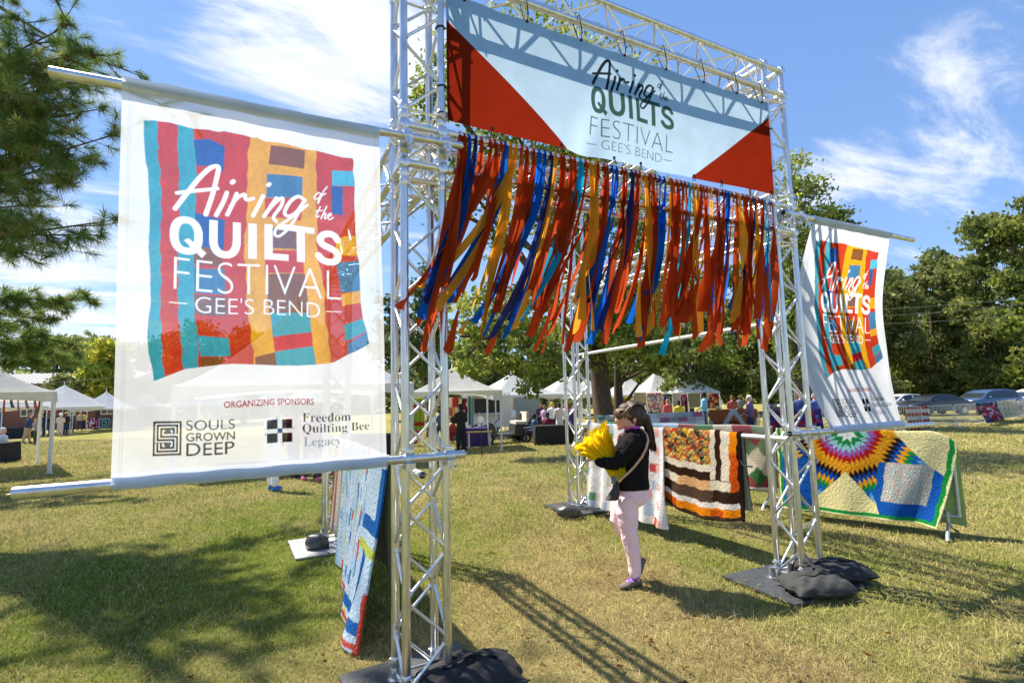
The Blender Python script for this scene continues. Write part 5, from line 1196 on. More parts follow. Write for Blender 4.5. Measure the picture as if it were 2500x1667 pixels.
# the big sweetgum behind the gate
b_ = ADg(1388, 20.5); tree('sweetgum_tree', 'big light green sweetgum tree behind the gate, its trunk left of the small white tents', b_,
  pxc([(1240, 120, 105), (1120, 190, 110, -1), (1370, 200, 110, 1), (1010, 210, 62, -1.5), (985, 300, 45, -1), (1180, 330, 120), (1330, 360, 110, 1), (1080, 420, 70, -1), (1235, 470, 80, 1), (1420, 470, 95, 1.5), (1010, 470, 45, -1), (1300, 560, 60), (1150, 545, 45, -1), (1450, 620, 80, 1), (1240, 690, 70, -1), (1115, 720, 75, -2), (1330, 730, 75), (1180, 800, 80, -2.5, .8), (1090, 830, 62, -2.5, .8), (1262, 842, 60, -2.5, .8), (1390, 790, 75, 0, .8), (1060, 770, 40, -2), (1225, 885, 38, -3, .8), (1465, 760, 70, 1), (1515, 820, 50, 0, .7)], 18.5), 30000, .145, G1, 41, trunk_r=.42, sub=20, spread=.26)
b_ = ADg(1420, 21.5); tree('dark_tree', 'dark trunked tree close beside the sweetgum with a low hanging branch', b_, pxc([(1480, 800, 60), (1560, 815, 50, -1, .6), (1420, 700, 60), (1640, 800, 55, 2, .7), (1520, 720, 60, 2)], 21), 6000, .16, G2+G1[:1], 42, trunk_r=.24)
# trees behind the front right tower
b_ = ADg(1838, 27); tree('sweetgum_tree', 'tall loose light green tree behind the front right tower', b_, pxc([(1815, 400, 45), (1850, 450, 50), (1800, 500, 55), (1870, 520, 48), (1830, 590, 65), (1790, 640, 60), (1880, 640, 60, 1), (1830, 720, 65), (1770, 740, 60), (1900, 740, 60), (1850, 820, 60, 0, .8)], 27), 11000, .17, G1[:3]+G3[:2], 43, trunk_r=.3, sub=14)
b_ = ADg(1925, 33); tree('pine_tree', 'blue-green pine top showing just above the right banner', b_, pxc([(1925, 500, 24, 0, .8), (1895, 490, 26), (1955, 515, 18, 0, .7), (1910, 540, 30), (1950, 560, 30), (1920, 610, 40), (1960, 640, 45), (1920, 700, 55)], 33), 5000, .22, GP, 44, trunk_r=.25, bark=M_BARKP, sub=9, spread=.35)
def woods(lst):
    for i, (x, D, top, half, pal, label, n, nm) in enumerate(lst):
        rs = np.random.default_rng(500+i); b_ = ADg(x, D); it = []; low = 900
        for k in range(24):
            f_ = rs.uniform(0, 1); y = top+half*.35+(low-top-half*.3)*f_; wdt = half*(.35+.75*math.sin(PI*min(1, .18+f_*.72))); it.append((x+rs.uniform(-1, 1)*wdt*.75, y, half*rs.uniform(.28, .48), rs.uniform(-2.5, 2.5), .85))
        it.append((x+rs.uniform(-.1, .1)*half, top+half*.3, half*.32)); it.append((x, low-10, half*.4, -1, .7))
        tree(nm, label, b_, pxc(it, D), n, .030*D**.62, pal, 600+i, trunk_r=.28, group='trees along the edge of the field', sub=14, spread=.30, forks=(D < 48))
woods([(2040, 50, 610, 80, G3, 'broad olive green tree just right of the right banner', 12000, 'oak_tree'), (2150, 54, 575, 75, G3, 'rounded grey-green tree with the feathery top, left of the tall tree', 12000, 'oak_tree'),
 (2275, 47, 490, 85, G2+G3[:2], 'tall dark green tree rising highest at the right edge', 15000, 'oak_tree'), (2360, 44, 450, 75, G2+G1[:1], 'tree with the tall crown cut off by the right edge of the photo', 13000, 'oak_tree'), (2215, 58, 650, 70, G2, 'darker tree filling the gap left of the tall right-hand tree', 9500, 'oak_tree'), (2100, 60, 700, 85, G2, 'dark tree behind the parked white car', 9500, 'oak_tree'), (2310, 56, 740, 90, G2, 'dark low tree above the blue parked car', 9500, 'oak_tree'),
 (1985, 56, 690, 70, G2, 'dark tree behind the lower part of the right banner', 5500, 'oak_tree'), (1880, 52, 740, 70, G2, 'dark tree above the dark grey parked car', 5500, 'oak_tree'), (1770, 46, 650, 75, G2, 'dark tree seen between the legs of the front right tower', 7000, 'oak_tree'),
 (1680, 48, 600, 80, G2+G3[:1], 'dark tree behind the right half of the ribbons', 7500, 'oak_tree'), (1580, 44, 610, 75, G2+G3[:2], 'dark tree above the peaks of the small white tents', 7500, 'oak_tree'), (1490, 50, 640, 70, G2, 'dark tree right behind the big sweetgum', 9500, 'oak_tree'), (1370, 56, 700, 75, G2, 'dark tree behind the rear right tower', 6000, 'oak_tree'), (1250, 58, 730, 75, G3, 'distant tree behind the sweetgum, left of the rear right tower', 5500, 'oak_tree'), (1130, 56, 720, 75, G3, 'distant tree behind the white tent right of the front left tower', 5500, 'oak_tree'),
 (1020, 60, 770, 60, G2, 'distant dark tree just right of the front left tower', 4500, 'oak_tree'), (905, 54, 740, 60, G3, 'distant tree between the left banner and the front left tower', 4500, 'oak_tree'),
 (560, 58, 745, 60, G2, 'dark tree seen through the left banner above the small tents', 4500, 'oak_tree'), (450, 54, 735, 65, G2, 'leafy tree seen through the left banner beside the word festival', 4500, 'oak_tree'), (370, 60, 770, 60, G2, 'dark tree seen through the left edge of the left banner', 4500, 'oak_tree'),
 (205, 62, 762, 60, G3, 'grey-green tree behind the metal roofed building', 5000, 'oak_tree'), (130, 66, 775, 55, G3, 'dull green tree behind the left end of the metal roof', 4500, 'oak_tree'), (268, 52, 785, 42, GY, 'bright yellow-green tree beside the left banner', 5500, 'maple_tree')])
# far wood closing the view all round (reads as one mass)
rsw = np.random.default_rng(88); clw = []
for k in range(150):
    a = YAW+math.radians(-62+124*k/149); D = rsw.uniform(84, 100); x, y = CAM[0]+D*math.sin(a), CAM[1]+D*math.cos(a); h = rsw.uniform(5.5, 9.5); clw += [((x, y, gzf(x, y)+h*.35), (3.2, 3.2, h*.45)), ((x+rsw.uniform(-2, 2), y, gzf(x, y)+h*.75), (2.4, 2.4, h*.28))]
wv, wc = crown(clw, 42000, .75, G2+G3[:2], 89, sub=10, spread=.4); tag(np_mesh('woodland', wv, np.arange(len(wv)).reshape(-1, 4), wc, M_LEAF), 'far wood of green trees beyond the field, reading as one mass', 'woodland', kind='stuff')
b_ = ADg(222, 50); tree('maple_tree', 'yellow-green leafy tree in front of the metal roofed building', b_, pxc([(230, 830, 34), (215, 860, 30), (250, 850, 36), (245, 800, 26), (265, 880, 34), (225, 890, 30)], 50), 5200, .32, GY, 71, trunk_r=.2)
b_ = ADg(150, 48); tree('shrub', 'small olive bush between the metal roof and the white tents', b_, pxc([(140, 880, 22), (165, 888, 22), (120, 892, 18)], 48), 1800, .3, G3, 72, trunk_r=.08, cat='bush')
b_ = ADg(985, 30); tree('pine_tree', 'young pine showing through the lattice of the front left tower', b_, pxc([(985, 620, 20, 0, 1.2), (975, 660, 30), (1000, 690, 32), (970, 720, 34), (895, 700, 24), (880, 745, 26), (985, 770, 40), (960, 820, 40)], 30), 4500, .2, GP, 73, trunk_r=.16, bark=M_BARKP, spread=.35)
# -- the near longleaf pine on the left, and one behind it
def pine(label, base, h, zlo, zhi, reach, nb, seed, tuft=.17, need=70, extra=(), lw=.0042, cone_p=.11):
    base = Vector(base); root = thing('pine_tree', label, 'pine tree', base, 0, 'pines at the left edge'); rs = np.random.default_rng(seed); mb = MB(); mb.tube([Vector((0, 0, -.1)), Vector((0, 0, 1)), Vector((.1, 0, h*.6)), Vector((0, .1, h))], [.26, .21, .15, .03], 12); mb.build('trunk', M_BARKP, root)
    br = MB(); NV = []; NC = []; cones = []; tufts = []
    def limb(p0, tip, r0):
        p0, tip = Vector(p0), Vector(tip); mid = (p0+tip)/2+Vector((0, 0, .12*(tip-p0).length*rs.uniform(-.6, .6))); br.tube([p0, mid, tip], [r0, r0*.6, r0*.18], 6)
        ln = (tip-p0).length; ntw = int(4+ln*3.6)
        for k in range(ntw):
            t_ = rs.uniform(.28, 1.0) if k else 1.0; a = p0.lerp(mid, t_*2) if t_ < .5 else mid.lerp(tip, t_*2-1); dirn = (tip-p0).normalized()
            e = a+(dirn*rs.uniform(.15, .5)+Vector((rs.normal(0, .33), rs.normal(0, .33), rs.normal(.05, .24))))*(.8 if k else .15); br.tube([a, (a+e)/2+Vector((0, 0, -.03)), e], [r0*.28+.004, .006, .004], 5)
            tufts.append((e, (e-a).normalized() if k else dirn)); tufts.append(((a+e)/2, (e-a).normalized()))
            if rs.random() < cone_p: cones.append((a.lerp(e, .35)+Vector((0, 0, -.03)), rs.uniform(0, 1.5)))
    for k in range(nb):
        z = zlo+(zhi-zlo)*(k+rs.random())/nb; a = k*2.4+rs.normal(0, .3); L_ = reach*(1-.45*((z-zlo)/(zhi-zlo)))*rs.uniform(.7, 1.1); limb((0, 0, z), (L_*math.cos(a), L_*math.sin(a), z+L_*rs.uniform(-.12, .22)), .04)
    for p0, tip in extra: limb(Vector(p0)-base, Vector(tip)-base, .035)
    br.build('branch', M_BARKP, root); cmesh = None
    for cp, an in cones[-95:]:
        if cmesh is None:
            cm_ = MB(); cm_.tube([(0, 0, -.05), (0, 0, -.04), (0, 0, -.01), (0, 0, .02), (0, 0, .05)], [.012, .028, .036, .028, .008], 9); q_ = cm_.build('pine_cone', M_CONE, root); cmesh = q_.data
        else: q_ = link('pine_cone', cmesh, M_CONE, root)
        q_.location = cp; q_.rotation_euler = (an, an*.7, 0)
    n = len(tufts)*need; P_ = np.repeat(np.array([tuple(t_[0]) for t_ in tufts]), need, 0); D_ = np.repeat(np.array([tuple(t_[1]) for t_ in tufts]), need, 0)
    P_ = P_-D_*rs.uniform(0, .16, (n, 1)); q = rs.normal(0, 1, (n, 3)); q /= np.linalg.norm(q, axis=1)[:, None]; dr = D_*rs.uniform(.25, 1.0, (n, 1))+q*.8+np.array([0, 0, -.05]); dr /= np.linalg.norm(dr, axis=1)[:, None]
    ln = tuft*rs.uniform(.65, 1.15, (n, 1)); tip = P_+dr*ln+np.array([0, 0, -1])*(ln**2)*.6; sd = np.cross(dr, rs.normal(0, 1, (n, 3))); sd /= np.linalg.norm(sd, axis=1)[:, None]; mid = P_+dr*ln*.5
    v = np.stack([P_-sd*lw*.5, P_+sd*lw*.5, mid+sd*lw*.5, tip, mid-sd*lw*.5], 1).reshape(-1, 3); b0 = np.arange(n)*5
    f = np.concatenate([np.stack([b0, b0+1, b0+2, b0+4], 1)]); f3 = np.stack([b0+4, b0+2, b0+3, b0+3], 1)
    pal = np.array([(.15, .23, .055), (.20, .28, .07), (.125, .20, .06), (.28, .33, .11)]); tc_ = pal[rs.integers(0, 4, len(tufts))]; cc = np.repeat(np.repeat(tc_, need, 0)*rs.uniform(.7, 1.35, (n, 1)), 5, 0)
    tri = np.stack([b0+4, b0+2, b0+3], 1); quads = np.stack([b0, b0+1, b0+2], 1); q2 = np.stack([b0, b0+2, b0+4], 1)
    np_mesh('needles', v, np.concatenate([quads, q2, tri]), cc, M_NEEDLE, root); return root
pb = (-5.6, 8.6, gzf(-5.6, 8.6)); T0 = Vector((-5.6, 8.6, 0))
def ex(items):
    out = []
    for (x, y, D, zt_) in items: tip = AD(x, y, D); out.append(((T0.x, T0.y, zt_), tuple(tip)))
    return out
pine('longleaf pine with cones reaching in from the left edge of the photo', pb, 13.5, 7.8, 13.2, 3.6, 14, 91, extra=ex([(165, 55, 7.4, 7.0), (215, 125, 7.2, 6.6), (190, 175, 7.8, 6.5), (235, 250, 7.4, 5.9), (262, 310, 7.2, 5.4), (205, 360, 7.7, 5.2), (160, 420, 7.3, 4.9), (268, 505, 7.2, 4.4), (235, 540, 7.5, 4.3), (110, 590, 7.4, 4.1), (120, 250, 8.3, 6.0), (90, 330, 8.0, 5.6), (60, 130, 8.0, 7.4), (80, 470, 8.0, 4.8), (130, 100, 8.4, 7.2), (60, 520, 7.0, 4.3), (30, 250, 7.6, 6), (30, 400, 8.4, 5.2), (150, 300, 7.9, 5.8), (100, 200, 7.6, 6.4), (40, 40, 7.8, 7.8), (70, 170, 7.2, 6.9), (120, 330, 7.4, 5.6), (60, 300, 7.1, 6.0), (170, 240, 7.3, 6.1), (20, 330, 7.3, 5.9), (110, 380, 7.2, 5.3), (55, 420, 7.3, 5.1), (20, 150, 7.0, 7.0), (150, 130, 7.0, 6.8), (80, 230, 7.0, 6.5)]), need=84, tuft=.19, lw=.0050)
T0 = Vector((-10.4, 13.2, 0)); pine('second pine with low boughs above the left tent', (-10.4, 13.2, gzf(-10.4, 13.2)), 10, 4.2, 9.5, 3.2, 12, 92, extra=ex([(215, 690, 11.5, 4.0), (150, 705, 12, 4.0), (120, 735, 12, 3.6), (165, 790, 12.5, 3.3), (100, 770, 12, 3.3), (60, 740, 12.5, 3.6), (135, 815, 13, 3.0), (40, 800, 12, 3.0), (90, 830, 13.4, 2.9), (20, 760, 13, 3.4), (70, 800, 13.5, 3.1), (115, 790, 14, 3.2), (30, 835, 14, 2.8), (150, 830, 15, 2.9)]), need=80, tuft=.24, lw=.011)
# brush heap by the sweetgum
q = PX(1268, 1004); rs = np.random.default_rng(4); v = np.array(q)+np.array([0, 0, .12])+rs.normal(0, 1, (2600, 3))*np.array([.75, .75, .12]); v[:, 2] = np.maximum(v[:, 2], q.z+.03); vv = leaf_quads(v, .09, rs); heap = np_mesh('brush_heap', vv, np.arange(len(vv)).reshape(-1, 4), np.repeat(np.array([(.17, .085, .035), (.11, .12, .03), (.22, .12, .05)])[rs.integers(0, 3, 2600)], 4, 0), M_LEAF)
tag(heap, 'low heap of brown leaves and cut brush near the sweetgum tree', 'leaf heap')
# ------------------------------------------------------------------ tents, cars and the fair behind
def tent(c, size, rz, eave, peak, label, val=.28, group='white festival tents', post=.035, scallop=1):
    c = Vector(c); root = thing('tent', label, 'tent', c, rz, group); hf = size/2; n = 20
    U, V_ = np.meshgrid(np.linspace(-1, 1, 2*n+1), np.linspace(-1, 1, 2*n+1)); t_ = np.maximum(np.abs(U), np.abs(V_)); z = eave+(peak-eave)*(1-t_)**1.35+.0; z -= .035*size*np.sin(PI*np.clip(t_, 0, 1))*.15*np.abs(np.abs(U)-np.abs(V_))
    v = np.stack([(U*hf).ravel(), (V_*hf).ravel(), z.ravel()], 1); i = np.arange(v.shape[0]).reshape(2*n+1, 2*n+1); f = np.stack([i[:-1, :-1], i[:-1, 1:], i[1:, 1:], i[1:, :-1]], -1).reshape(-1, 4); ca = np_mesh('canopy', v, f, None, M_TENT, root, smooth=True)
    per = []; m_ = 18
    for k in range(4):
        a = [(-1, -1), (1, -1), (1, 1), (-1, 1)][k]; b = [(1, -1), (1, 1), (-1, 1), (-1, -1)][k]
        for j in range(m_): q = j/m_; per.append((a[0]+(b[0]-a[0])*q, a[1]+(b[1]-a[1])*q, q))
    N_ = len(per); vs = []
    for (x, y, q) in per: vs.append((x*hf*1.004, y*hf*1.004, eave+.004))
    for (x, y, q) in per: vs.append((x*hf*1.01, y*hf*1.01, eave-val*(1-.55*math.sin(PI*q)*scallop)))
    np_mesh('valance', vs, [(k, (k+1) % N_, N_+(k+1) % N_, N_+k) for k in range(N_)], None, M_TENTV, root, smooth=True)
    for (sx, sy) in ((-1, -1), (1, -1), (1, 1), (-1, 1)):
        mb = MB(); x, y = sx*(hf-.05), sy*(hf-.05); wx = Matrix.Rotation(rz, 3, 'Z') @ Vector((x, y, 0)); dz = gzf(c.x+wx.x, c.y+wx.y)-c.z
        mb.tube([(x, y, dz), (x, y, eave)], post, 10); mb.box((x, y, dz+.01), (.16, .16, .02)); mb.build('post', M_WHITEP, root)
    mb = MB(); mb.tube([(0, 0, peak-.1), (0, 0, peak+.10), (0, 0, peak+.34)], [.05, .03, .012], 8); mb.build('finial', M_WHITEP, root)
    return root
RZ = -YAW
def ax2(D): return Vector((rh[0], rh[1], 0)), Vector((fh[0], fh[1], 0))
ER, EF = ax2(0)
def off(p, r, f): q = p+ER*r+EF*f; return Vector((q.x, q.y, gzf(q.x, q.y)))
def corner_tent(P_, size, tilt, *a, **k):
    d = Vector((P_.x-CAM[0], P_.y-CAM[1], 0)).normalized(); rz = math.atan2(-d.x, d.y)+tilt; e1 = Vector((math.cos(rz), math.sin(rz), 0)); e2 = Vector((-e1.y, e1.x, 0)); q = P_+(e2-e1)*(size/2-.05)
    return tent(Vector((q.x, q.y, gzf(q.x, q.y))), size, rz, *a, **k), e1, e2
P_ = PX(113, 1088); _, TE1, TE2 = corner_tent(P_, 6.0, .06, 2.42, 4.7, 'large white tent at the left edge, its front corner post on the lawn', val=.32, post=.055)
P_ = PX(104, 1002); corner_tent(P_, 4.6, .05, 2.30, 3.9, 'white tent beyond the large left one, people queueing under it', val=.26)
tent(ADg(145, 43), 5.2, RZ+.1, 2.2, 4.0, 'white tent with its peak just right of the left tent corner post'); tent(ADg(243, 45.5), 3.8, RZ+.4, 2.0, 3.45, 'small white tent far off between the bright maple and the brick wall')
for x, D, l_ in ((327, 56, 'small white tent seen through the left edge of the left banner'), (448, 54, 'small white tent seen through the left banner above the labyrinth logo'), (530, 55, 'small white tent seen through the left banner above the word organizing'), (628, 54, 'small white tent seen through the left banner above the word sponsors'), (712, 50, 'white tent seen through the right half of the left banner')):
    tent(ADg(x, D), 4.6, RZ+.5+x*.01, 2.15, 3.9, l_)
tent(ADg(681, 16), 5.8, RZ-.45-PI/4+.12, 2.32, 4.95, 'big white peaked tent seen through the left banner', val=.34, post=.05)
tent(ADg(1040, 20), 3.3, RZ+.2, 2.22, 3.15, 'white tent with a tall peak just right of the front left tower', val=.26)
tent(ADg(1175, 31), 4.4, RZ+.5, 2.3, 3.6, 'pale tent half hidden by the sweetgum leaves'); tent(ADg(1302, 33), 4.0, RZ+.3, 2.2, 3.4, 'white tent behind the rear right tower')
for x, D, l_, pk in ((1443, 47, 'leftmost of the three small white tents under the dark trees', 3.75), (1508, 45, 'middle one of the three small white tents under the dark trees', 3.85), (1574, 43, 'rightmost and nearest of the three small white tents under the dark trees', 3.85)):
    tent(ADg(x, D), 3.9, RZ+.3, 1.98, pk, l_, val=.22)
tent(ADg(1350, 48), 3.9, RZ+.2, 2.0, 3.7, 'small white tent between the rear right tower and the sweetgum trunk', val=.22)
# strips of cloth hanging under the near tent's edge
P_ = PX(113, 1088); bu = thing('bunting', 'line of torn fabric strips hanging under the edge of the left tent', 'bunting', zt(P_, 0)); rr_ = random.Random(6)
for k in range(24):
    r0 = -.25-k*.15-rr_.uniform(0, .06); q = TE1*r0+TE2*.06; ln = rr_.uniform(.22, .42); w_ = rr_.uniform(.025, .05); sl = rr_.uniform(-.05, .07); zt0 = 2.42-.32*(1-.55*math.sin(PI*min(1, -r0/5.9)))-.005
    mb = MB(); A_ = [Vector((q.x, q.y, zt0)), q+TE1*sl*.6+Vector((0, 0, zt0-ln*.55)), q+TE1*sl*1.8+Vector((0, 0, zt0-ln))]; vs = []
    for i, a in enumerate(A_): vs += [a-TE1*w_*(.5+.2*i), a+TE1*w_*(.5+.2*i)+TE2*.01*i]
    mb.add(vs, [(0, 1, 3, 2), (2, 3, 5, 4)]); mb.build('strip', fab(C(*rr_.choice([(120, 90, 84), (70, 66, 80), (190, 90, 60), (150, 130, 120), (60, 50, 60), (170, 110, 110), (90, 90, 100)]))), bu)
# brick building with metal roof at the left
bl = ADg(-15, 53); bw = thing('brick_building', 'low red brick building with a grey metal roof behind the left tents', 'building', bl, RZ+.06)
M_BRICK, t, o = newmat('red_brick'); p_ = N(t, 'ShaderNodeBsdfPrincipled'); L(t, p_.outputs[0], o.inputs[0]); br_ = N(t, 'ShaderNodeTexBrick'); br_.inputs['Scale'].default_value = 3.2
br_.inputs['Color1'].default_value = (.22, .06, .035, 1); br_.inputs['Color2'].default_value = (.27, .085, .05, 1); br_.inputs['Mortar'].default_value = (.25, .2, .17, 1); tcn = N(t, 'ShaderNodeTexCoord'); mpn = N(t, 'ShaderNodeMapping'); mpn.inputs['Rotation'].default_value = (PI/2, 0, 0); L(t, tcn.outputs['Object'], mpn.inputs[0]); L(t, mpn.outputs[0], br_.inputs[0]); L(t, br_.outputs[0], p_.inputs[0]); p_.inputs['Roughness'].default_value = .9
M_ROOF = pmat('grey_metal_roof', (.24, .25, .28), rough=.6, metal=.0)
mb = MB(); mb.box((0, 4, 2.3), (26, 8, 4.7)); mb.build('wall', M_BRICK, bw, smooth=False)
mb = MB(); mb.loft([[(-13.4, -.6, 4.75), (-13.4, 4, 6.0), (-13.4, 8.6, 4.75), (-13.4, 8.6, 4.6), (-13.4, -.6, 4.6)], [(13.4, -.6, 4.75), (13.4, 4, 6.0), (13.4, 8.6, 4.75), (13.4, 8.6, 4.6), (13.4, -.6, 4.6)]])
for k in range(44): x = -13.2+k*.614; mb.box((x, 1.7, 5.40), (.05, 4.8, .06), M=Matrix.Rotation(math.atan2(1.25, 4.6), 3, 'X'))
mb.build('roof', M_ROOF, bw, smooth=False)
for x in (-8, -4, 3.4, 7.5, 11.3):
    mb = MB(); mb.box((x, -.05, 2.2), (1.3, .12, 1.7)); wf = mb.build('window', fab(C(225, 222, 214), 'white_frame'), bw, smooth=False); mb = MB()
    for sx in (-.3, .3):
        for sz in (-.38, .38): mb.box((x+sx, -.115, 2.2+sz), (.48, .02, .64))
    mb.build('pane', M_GLASS, wf, smooth=False)
mb = MB(); mb.box((.5, -.06, 1.2), (1.1, .1, 2.3)); dr_ = mb.build('door', fab(C(52, 110, 170), 'blue_door'), bw, smooth=False)
# cars
M_CAR = {k: pmat('car_paint_'+k, c, rough=.28, coat=.6, metal=.2, var=.03) for k, c in {'blue': C(70, 100, 138), 'black': (.012, .013, .016), 'white': (.72, .73, .74), 'grey': (.035, .04, .045)}.items()}
PROF = {'sedan': ([(-2.35, .45), (-2.38, .72), (-2.25, .92), (-1.65, 1.0), (-.95, 1.40), (-.2, 1.47), (.45, 1.40), (1.25, .98), (2.1, .80), (2.35, .60), (2.33, .32), (-2.3, .30)], [(-1.50, .99), (-.92, 1.34), (-.2, 1.41), (.40, 1.34), (1.05, .99)]),
        'suv': ([(-2.28, .5), (-2.33, .95), (-2.15, 1.10), (-1.85, 1.62), (-1.0, 1.72), (.1, 1.68), (.75, 1.50), (1.35, 1.10), (2.15, .98), (2.33, .72), (2.3, .36), (-2.25, .36)], [(-1.98, 1.14), (-1.76, 1.55), (-1.0, 1.63), (.08, 1.60), (.66, 1.44), (1.12, 1.12)])}
def car(c, face, style, col, label):
    root = thing('parked_car', label, 'car', c, face, 'cars parked along the far right edge of the field'); pr, gl = PROF[style]; hw = .90; mb = MB(); hi = max(z for x, z in pr); belt = 1.0 if style == 'sedan' else 1.12
    ws = lambda z: hw*(1-.26*max(0, (z-belt)/(hi-belt)))*(1-.05*max(0, (.6-z)))
    rings = []
    for s_ in (-1, -.97, -.9, 0, .9, .97, 1):
        k = 1 if abs(s_) < .95 else (.985 if abs(s_) < .99 else .955); rings.append([(x*k, s_*ws(z), .62+(z-.62)*k) for x, z in pr])
    mb.loft(rings); mb.build('body', M_CAR[col], root, angle=35)
    mg = MB(); N_ = len(gl)
    for s_ in (-1, 1):
        vs = [(x*.97, s_*(ws(z)+.006), z) for x, z in gl]; vs = [(a, b*.995 if False else b, c_) for a, b, c_ in vs]; mg.add(vs, [tuple(range(N_)) if s_ < 0 else tuple(range(N_-1, -1, -1))])
    wgl = mg.build('side_window', M_GLASS, root, smooth=False); mp_ = MB()
    for s_ in (-1, 1):
        for x in (-.25, .0 if False else -1.15 if style == 'suv' else -.26): z0, z1 = belt-.02, hi-.10; mp_.tube([(x, s_*(ws(z0)+.012), z0), (x+.05, s_*(ws(z1)+.012), z1)], .025, 6)
    mp_.build('pillar', M_CAR[col], wgl)
    i0 = 7 if style == 'suv' else 7; (xa, za), (xb, zb) = (pr[6], pr[7]); mb = MB(); mb.add([(xa+.03, -ws(za)*.92, za+.012-.03), (xa+.03, ws(za)*.92, za+.012-.03), (xb-.04, ws(zb)*.92, zb+.03), (xb-.04, -ws(zb)*.92, zb+.03)], [(0, 1, 2, 3)]); mb.build('windscreen', M_GLASS, root, smooth=False)
    (xa, za), (xb, zb) = (pr[4], pr[3]) if style == 'sedan' else (pr[3], pr[2]); mb = MB(); mb.add([(xa-.03, -ws(za)*.9, za), (xa-.03, ws(za)*.9, za), (xb-.0, ws(zb)*.9, zb+.05), (xb-.0, -ws(zb)*.9, zb+.05)], [(3, 2, 1, 0)]); mb.build('rear_window', M_GLASS, root, smooth=False)
    R_ = .33 if style == 'sedan' else .37
    for x in (-1.42, 1.42):
        for s_ in (-1, 1):
            mb = MB(); y = s_*.80; mb.tube([(x, y-.11, R_), (x, y-.09, R_), (x, y+.09, R_), (x, y+.11, R_)], [R_*.9, R_, R_, R_*.9], 20); wh = mb.build('wheel', M_TYRE, root); mb = MB(); mb.tube([(x, y+s_*.085, R_), (x, y+s_*.122, R_)], [R_*.66, R_*.6], 16)
            for k in range(5): a = 2*PI*k/5; mb.box((x+.12*math.cos(a), y+s_*.124, R_+.12*math.sin(a)), (.05, .012, .05))
            mb.build('rim', M_RIM, wh)
    for s_ in (-1, 1):
        zz = .82 if style == 'sedan' else .98; mb = MB(); mb.box((-2.27, s_*.66, zz), (.14, .36, .14)); mb.build('tail_light', M_REDL, root); mb = MB(); mb.box((2.22, s_*.62, zz-.14), (.18, .36, .12)); mb.build('headlight', M_HEADL, root)
        mb = MB(); mb.ell((.75, s_*.98, belt+.05), (.07, .10, .06), 8, 6); mb.build('wing_mirror', M_CAR[col], root)
    return root
HD = math.atan2(-rh[1], -rh[0])
car(ADg(2264, 37.5), HD+.18, 'suv', 'blue', 'blue estate car parked at the far right in front of the trees'); car(ADg(2144, 36), HD+.12, 'sedan', 'black', 'black saloon car parked between the white car and the blue one'); car(ADg(2072, 39), HD+.1, 'sedan', 'white', 'white saloon car whose rear shows beside the right banner'); car(ADg(1845, 38), HD+.1, 'suv', 'grey', 'dark grey car behind the lattice of the front right tower'); car(ADg(2376, 38), HD+.2, 'suv', 'white', 'white car cut off by the right edge of the photo')
# overhead wires
def wire(label, a, b, sag, r=.014):
    a, b = Vector(a), Vector(b); mb = MB(); mb.tube([a.lerp(b, t_)-Vector((0, 0, sag*4*t_*(1-t_))) for t_ in np.linspace(0, 1, 17)], r, 5); tag(mb.build('overhead_wire', fab(C(150, 150, 146), 'wire_grey')), label, 'wire', 'overhead wires')
wire('pale overhead wire crossing behind the left pine boughs', AD(-60, 889, 30), AD(300, 862, 40), .1); wire('topmost overhead wire in front of the right-hand trees', AD(1985, 712, 36), AD(2420, 676, 44), .15, .011); wire('middle overhead wire in front of the right-hand trees', AD(1985, 728, 36), AD(2420, 690, 44), .15, .011); wire('lowest overhead wire in front of the right-hand trees', AD(1985, 745, 36), AD(2420, 716, 44), .15, .011)
# stall furniture
def table(c, sx, sy, rz, col, label, h=.74, cloth=True):
    root = thing('table', label, 'table', c, rz); mb = MB(); mb.box((0, 0, h), (sx, sy, .03)); mb.build('table_top', fab(col), root, smooth=False)
    if cloth:
        U = np.linspace(0, 1, 90); per = []
        for u in U:
            q = u*4; k = int(min(3, q)); f_ = q-k; A_ = [(-1, -1), (1, -1), (1, 1), (-1, 1), (-1, -1)]; x = A_[k][0]+(A_[k+1][0]-A_[k][0])*f_; y = A_[k][1]+(A_[k+1][1]-A_[k][1])*f_; per.append((x, y))
        vs = [(x*sx/2*1.01, y*sy/2*1.01, h+.018) for x, y in per]+[(x*sx/2*(1.06+.02*math.sin(i*1.3)), y*sy/2*(1.06+.02*math.sin(i*1.3)), .03) for i, (x, y) in enumerate(per)]; n = len(per); np_mesh('table_cloth', vs, [(i, i+1, n+i+1, n+i) for i in range(n-1)], None, fab(col), root, smooth=True)
    else:
        for sx_ in (-1, 1):
            for sy_ in (-1, 1): mb = MB(); mb.tube([(sx_*(sx/2-.08), sy_*(sy/2-.06), 0), (sx_*(sx/2-.08), sy_*(sy/2-.06), h)], .02, 6); mb.build('leg', M_WHITEP, root)
    return root
table(PX(24, 1006), 2.4, .8, RZ, (.012, .013, .02), 'long black-clothed table under the left tents'); table(PX(-14, 1062), 1.2, .8, RZ+.2, (.012, .012, .014), 'black-clothed table just cut off by the left edge')
table(ADg(1268, 21), 1.5, .7, RZ+.1, (.012, .013, .016), 'black-clothed table left of the rear right tower'); table(ADg(1088, 21.5), 1.05, .6, RZ, C(58, 40, 112), 'table with a purple cloth under the white tent'); table(ADg(1100, 20.6), 1.0, .55, RZ, C(190, 160, 70), 'folding table with a straw yellow top beside the purple one', h=.62, cloth=False); table(ADg(850, 17), 1.6, .7, RZ, (.02, .02, .024), 'dark table behind the left banner and the front left tower'); table(ADg(1500, 27), 1.4, .6, RZ, C(70, 40, 120), 'purple-clothed table below the middle small white tent')
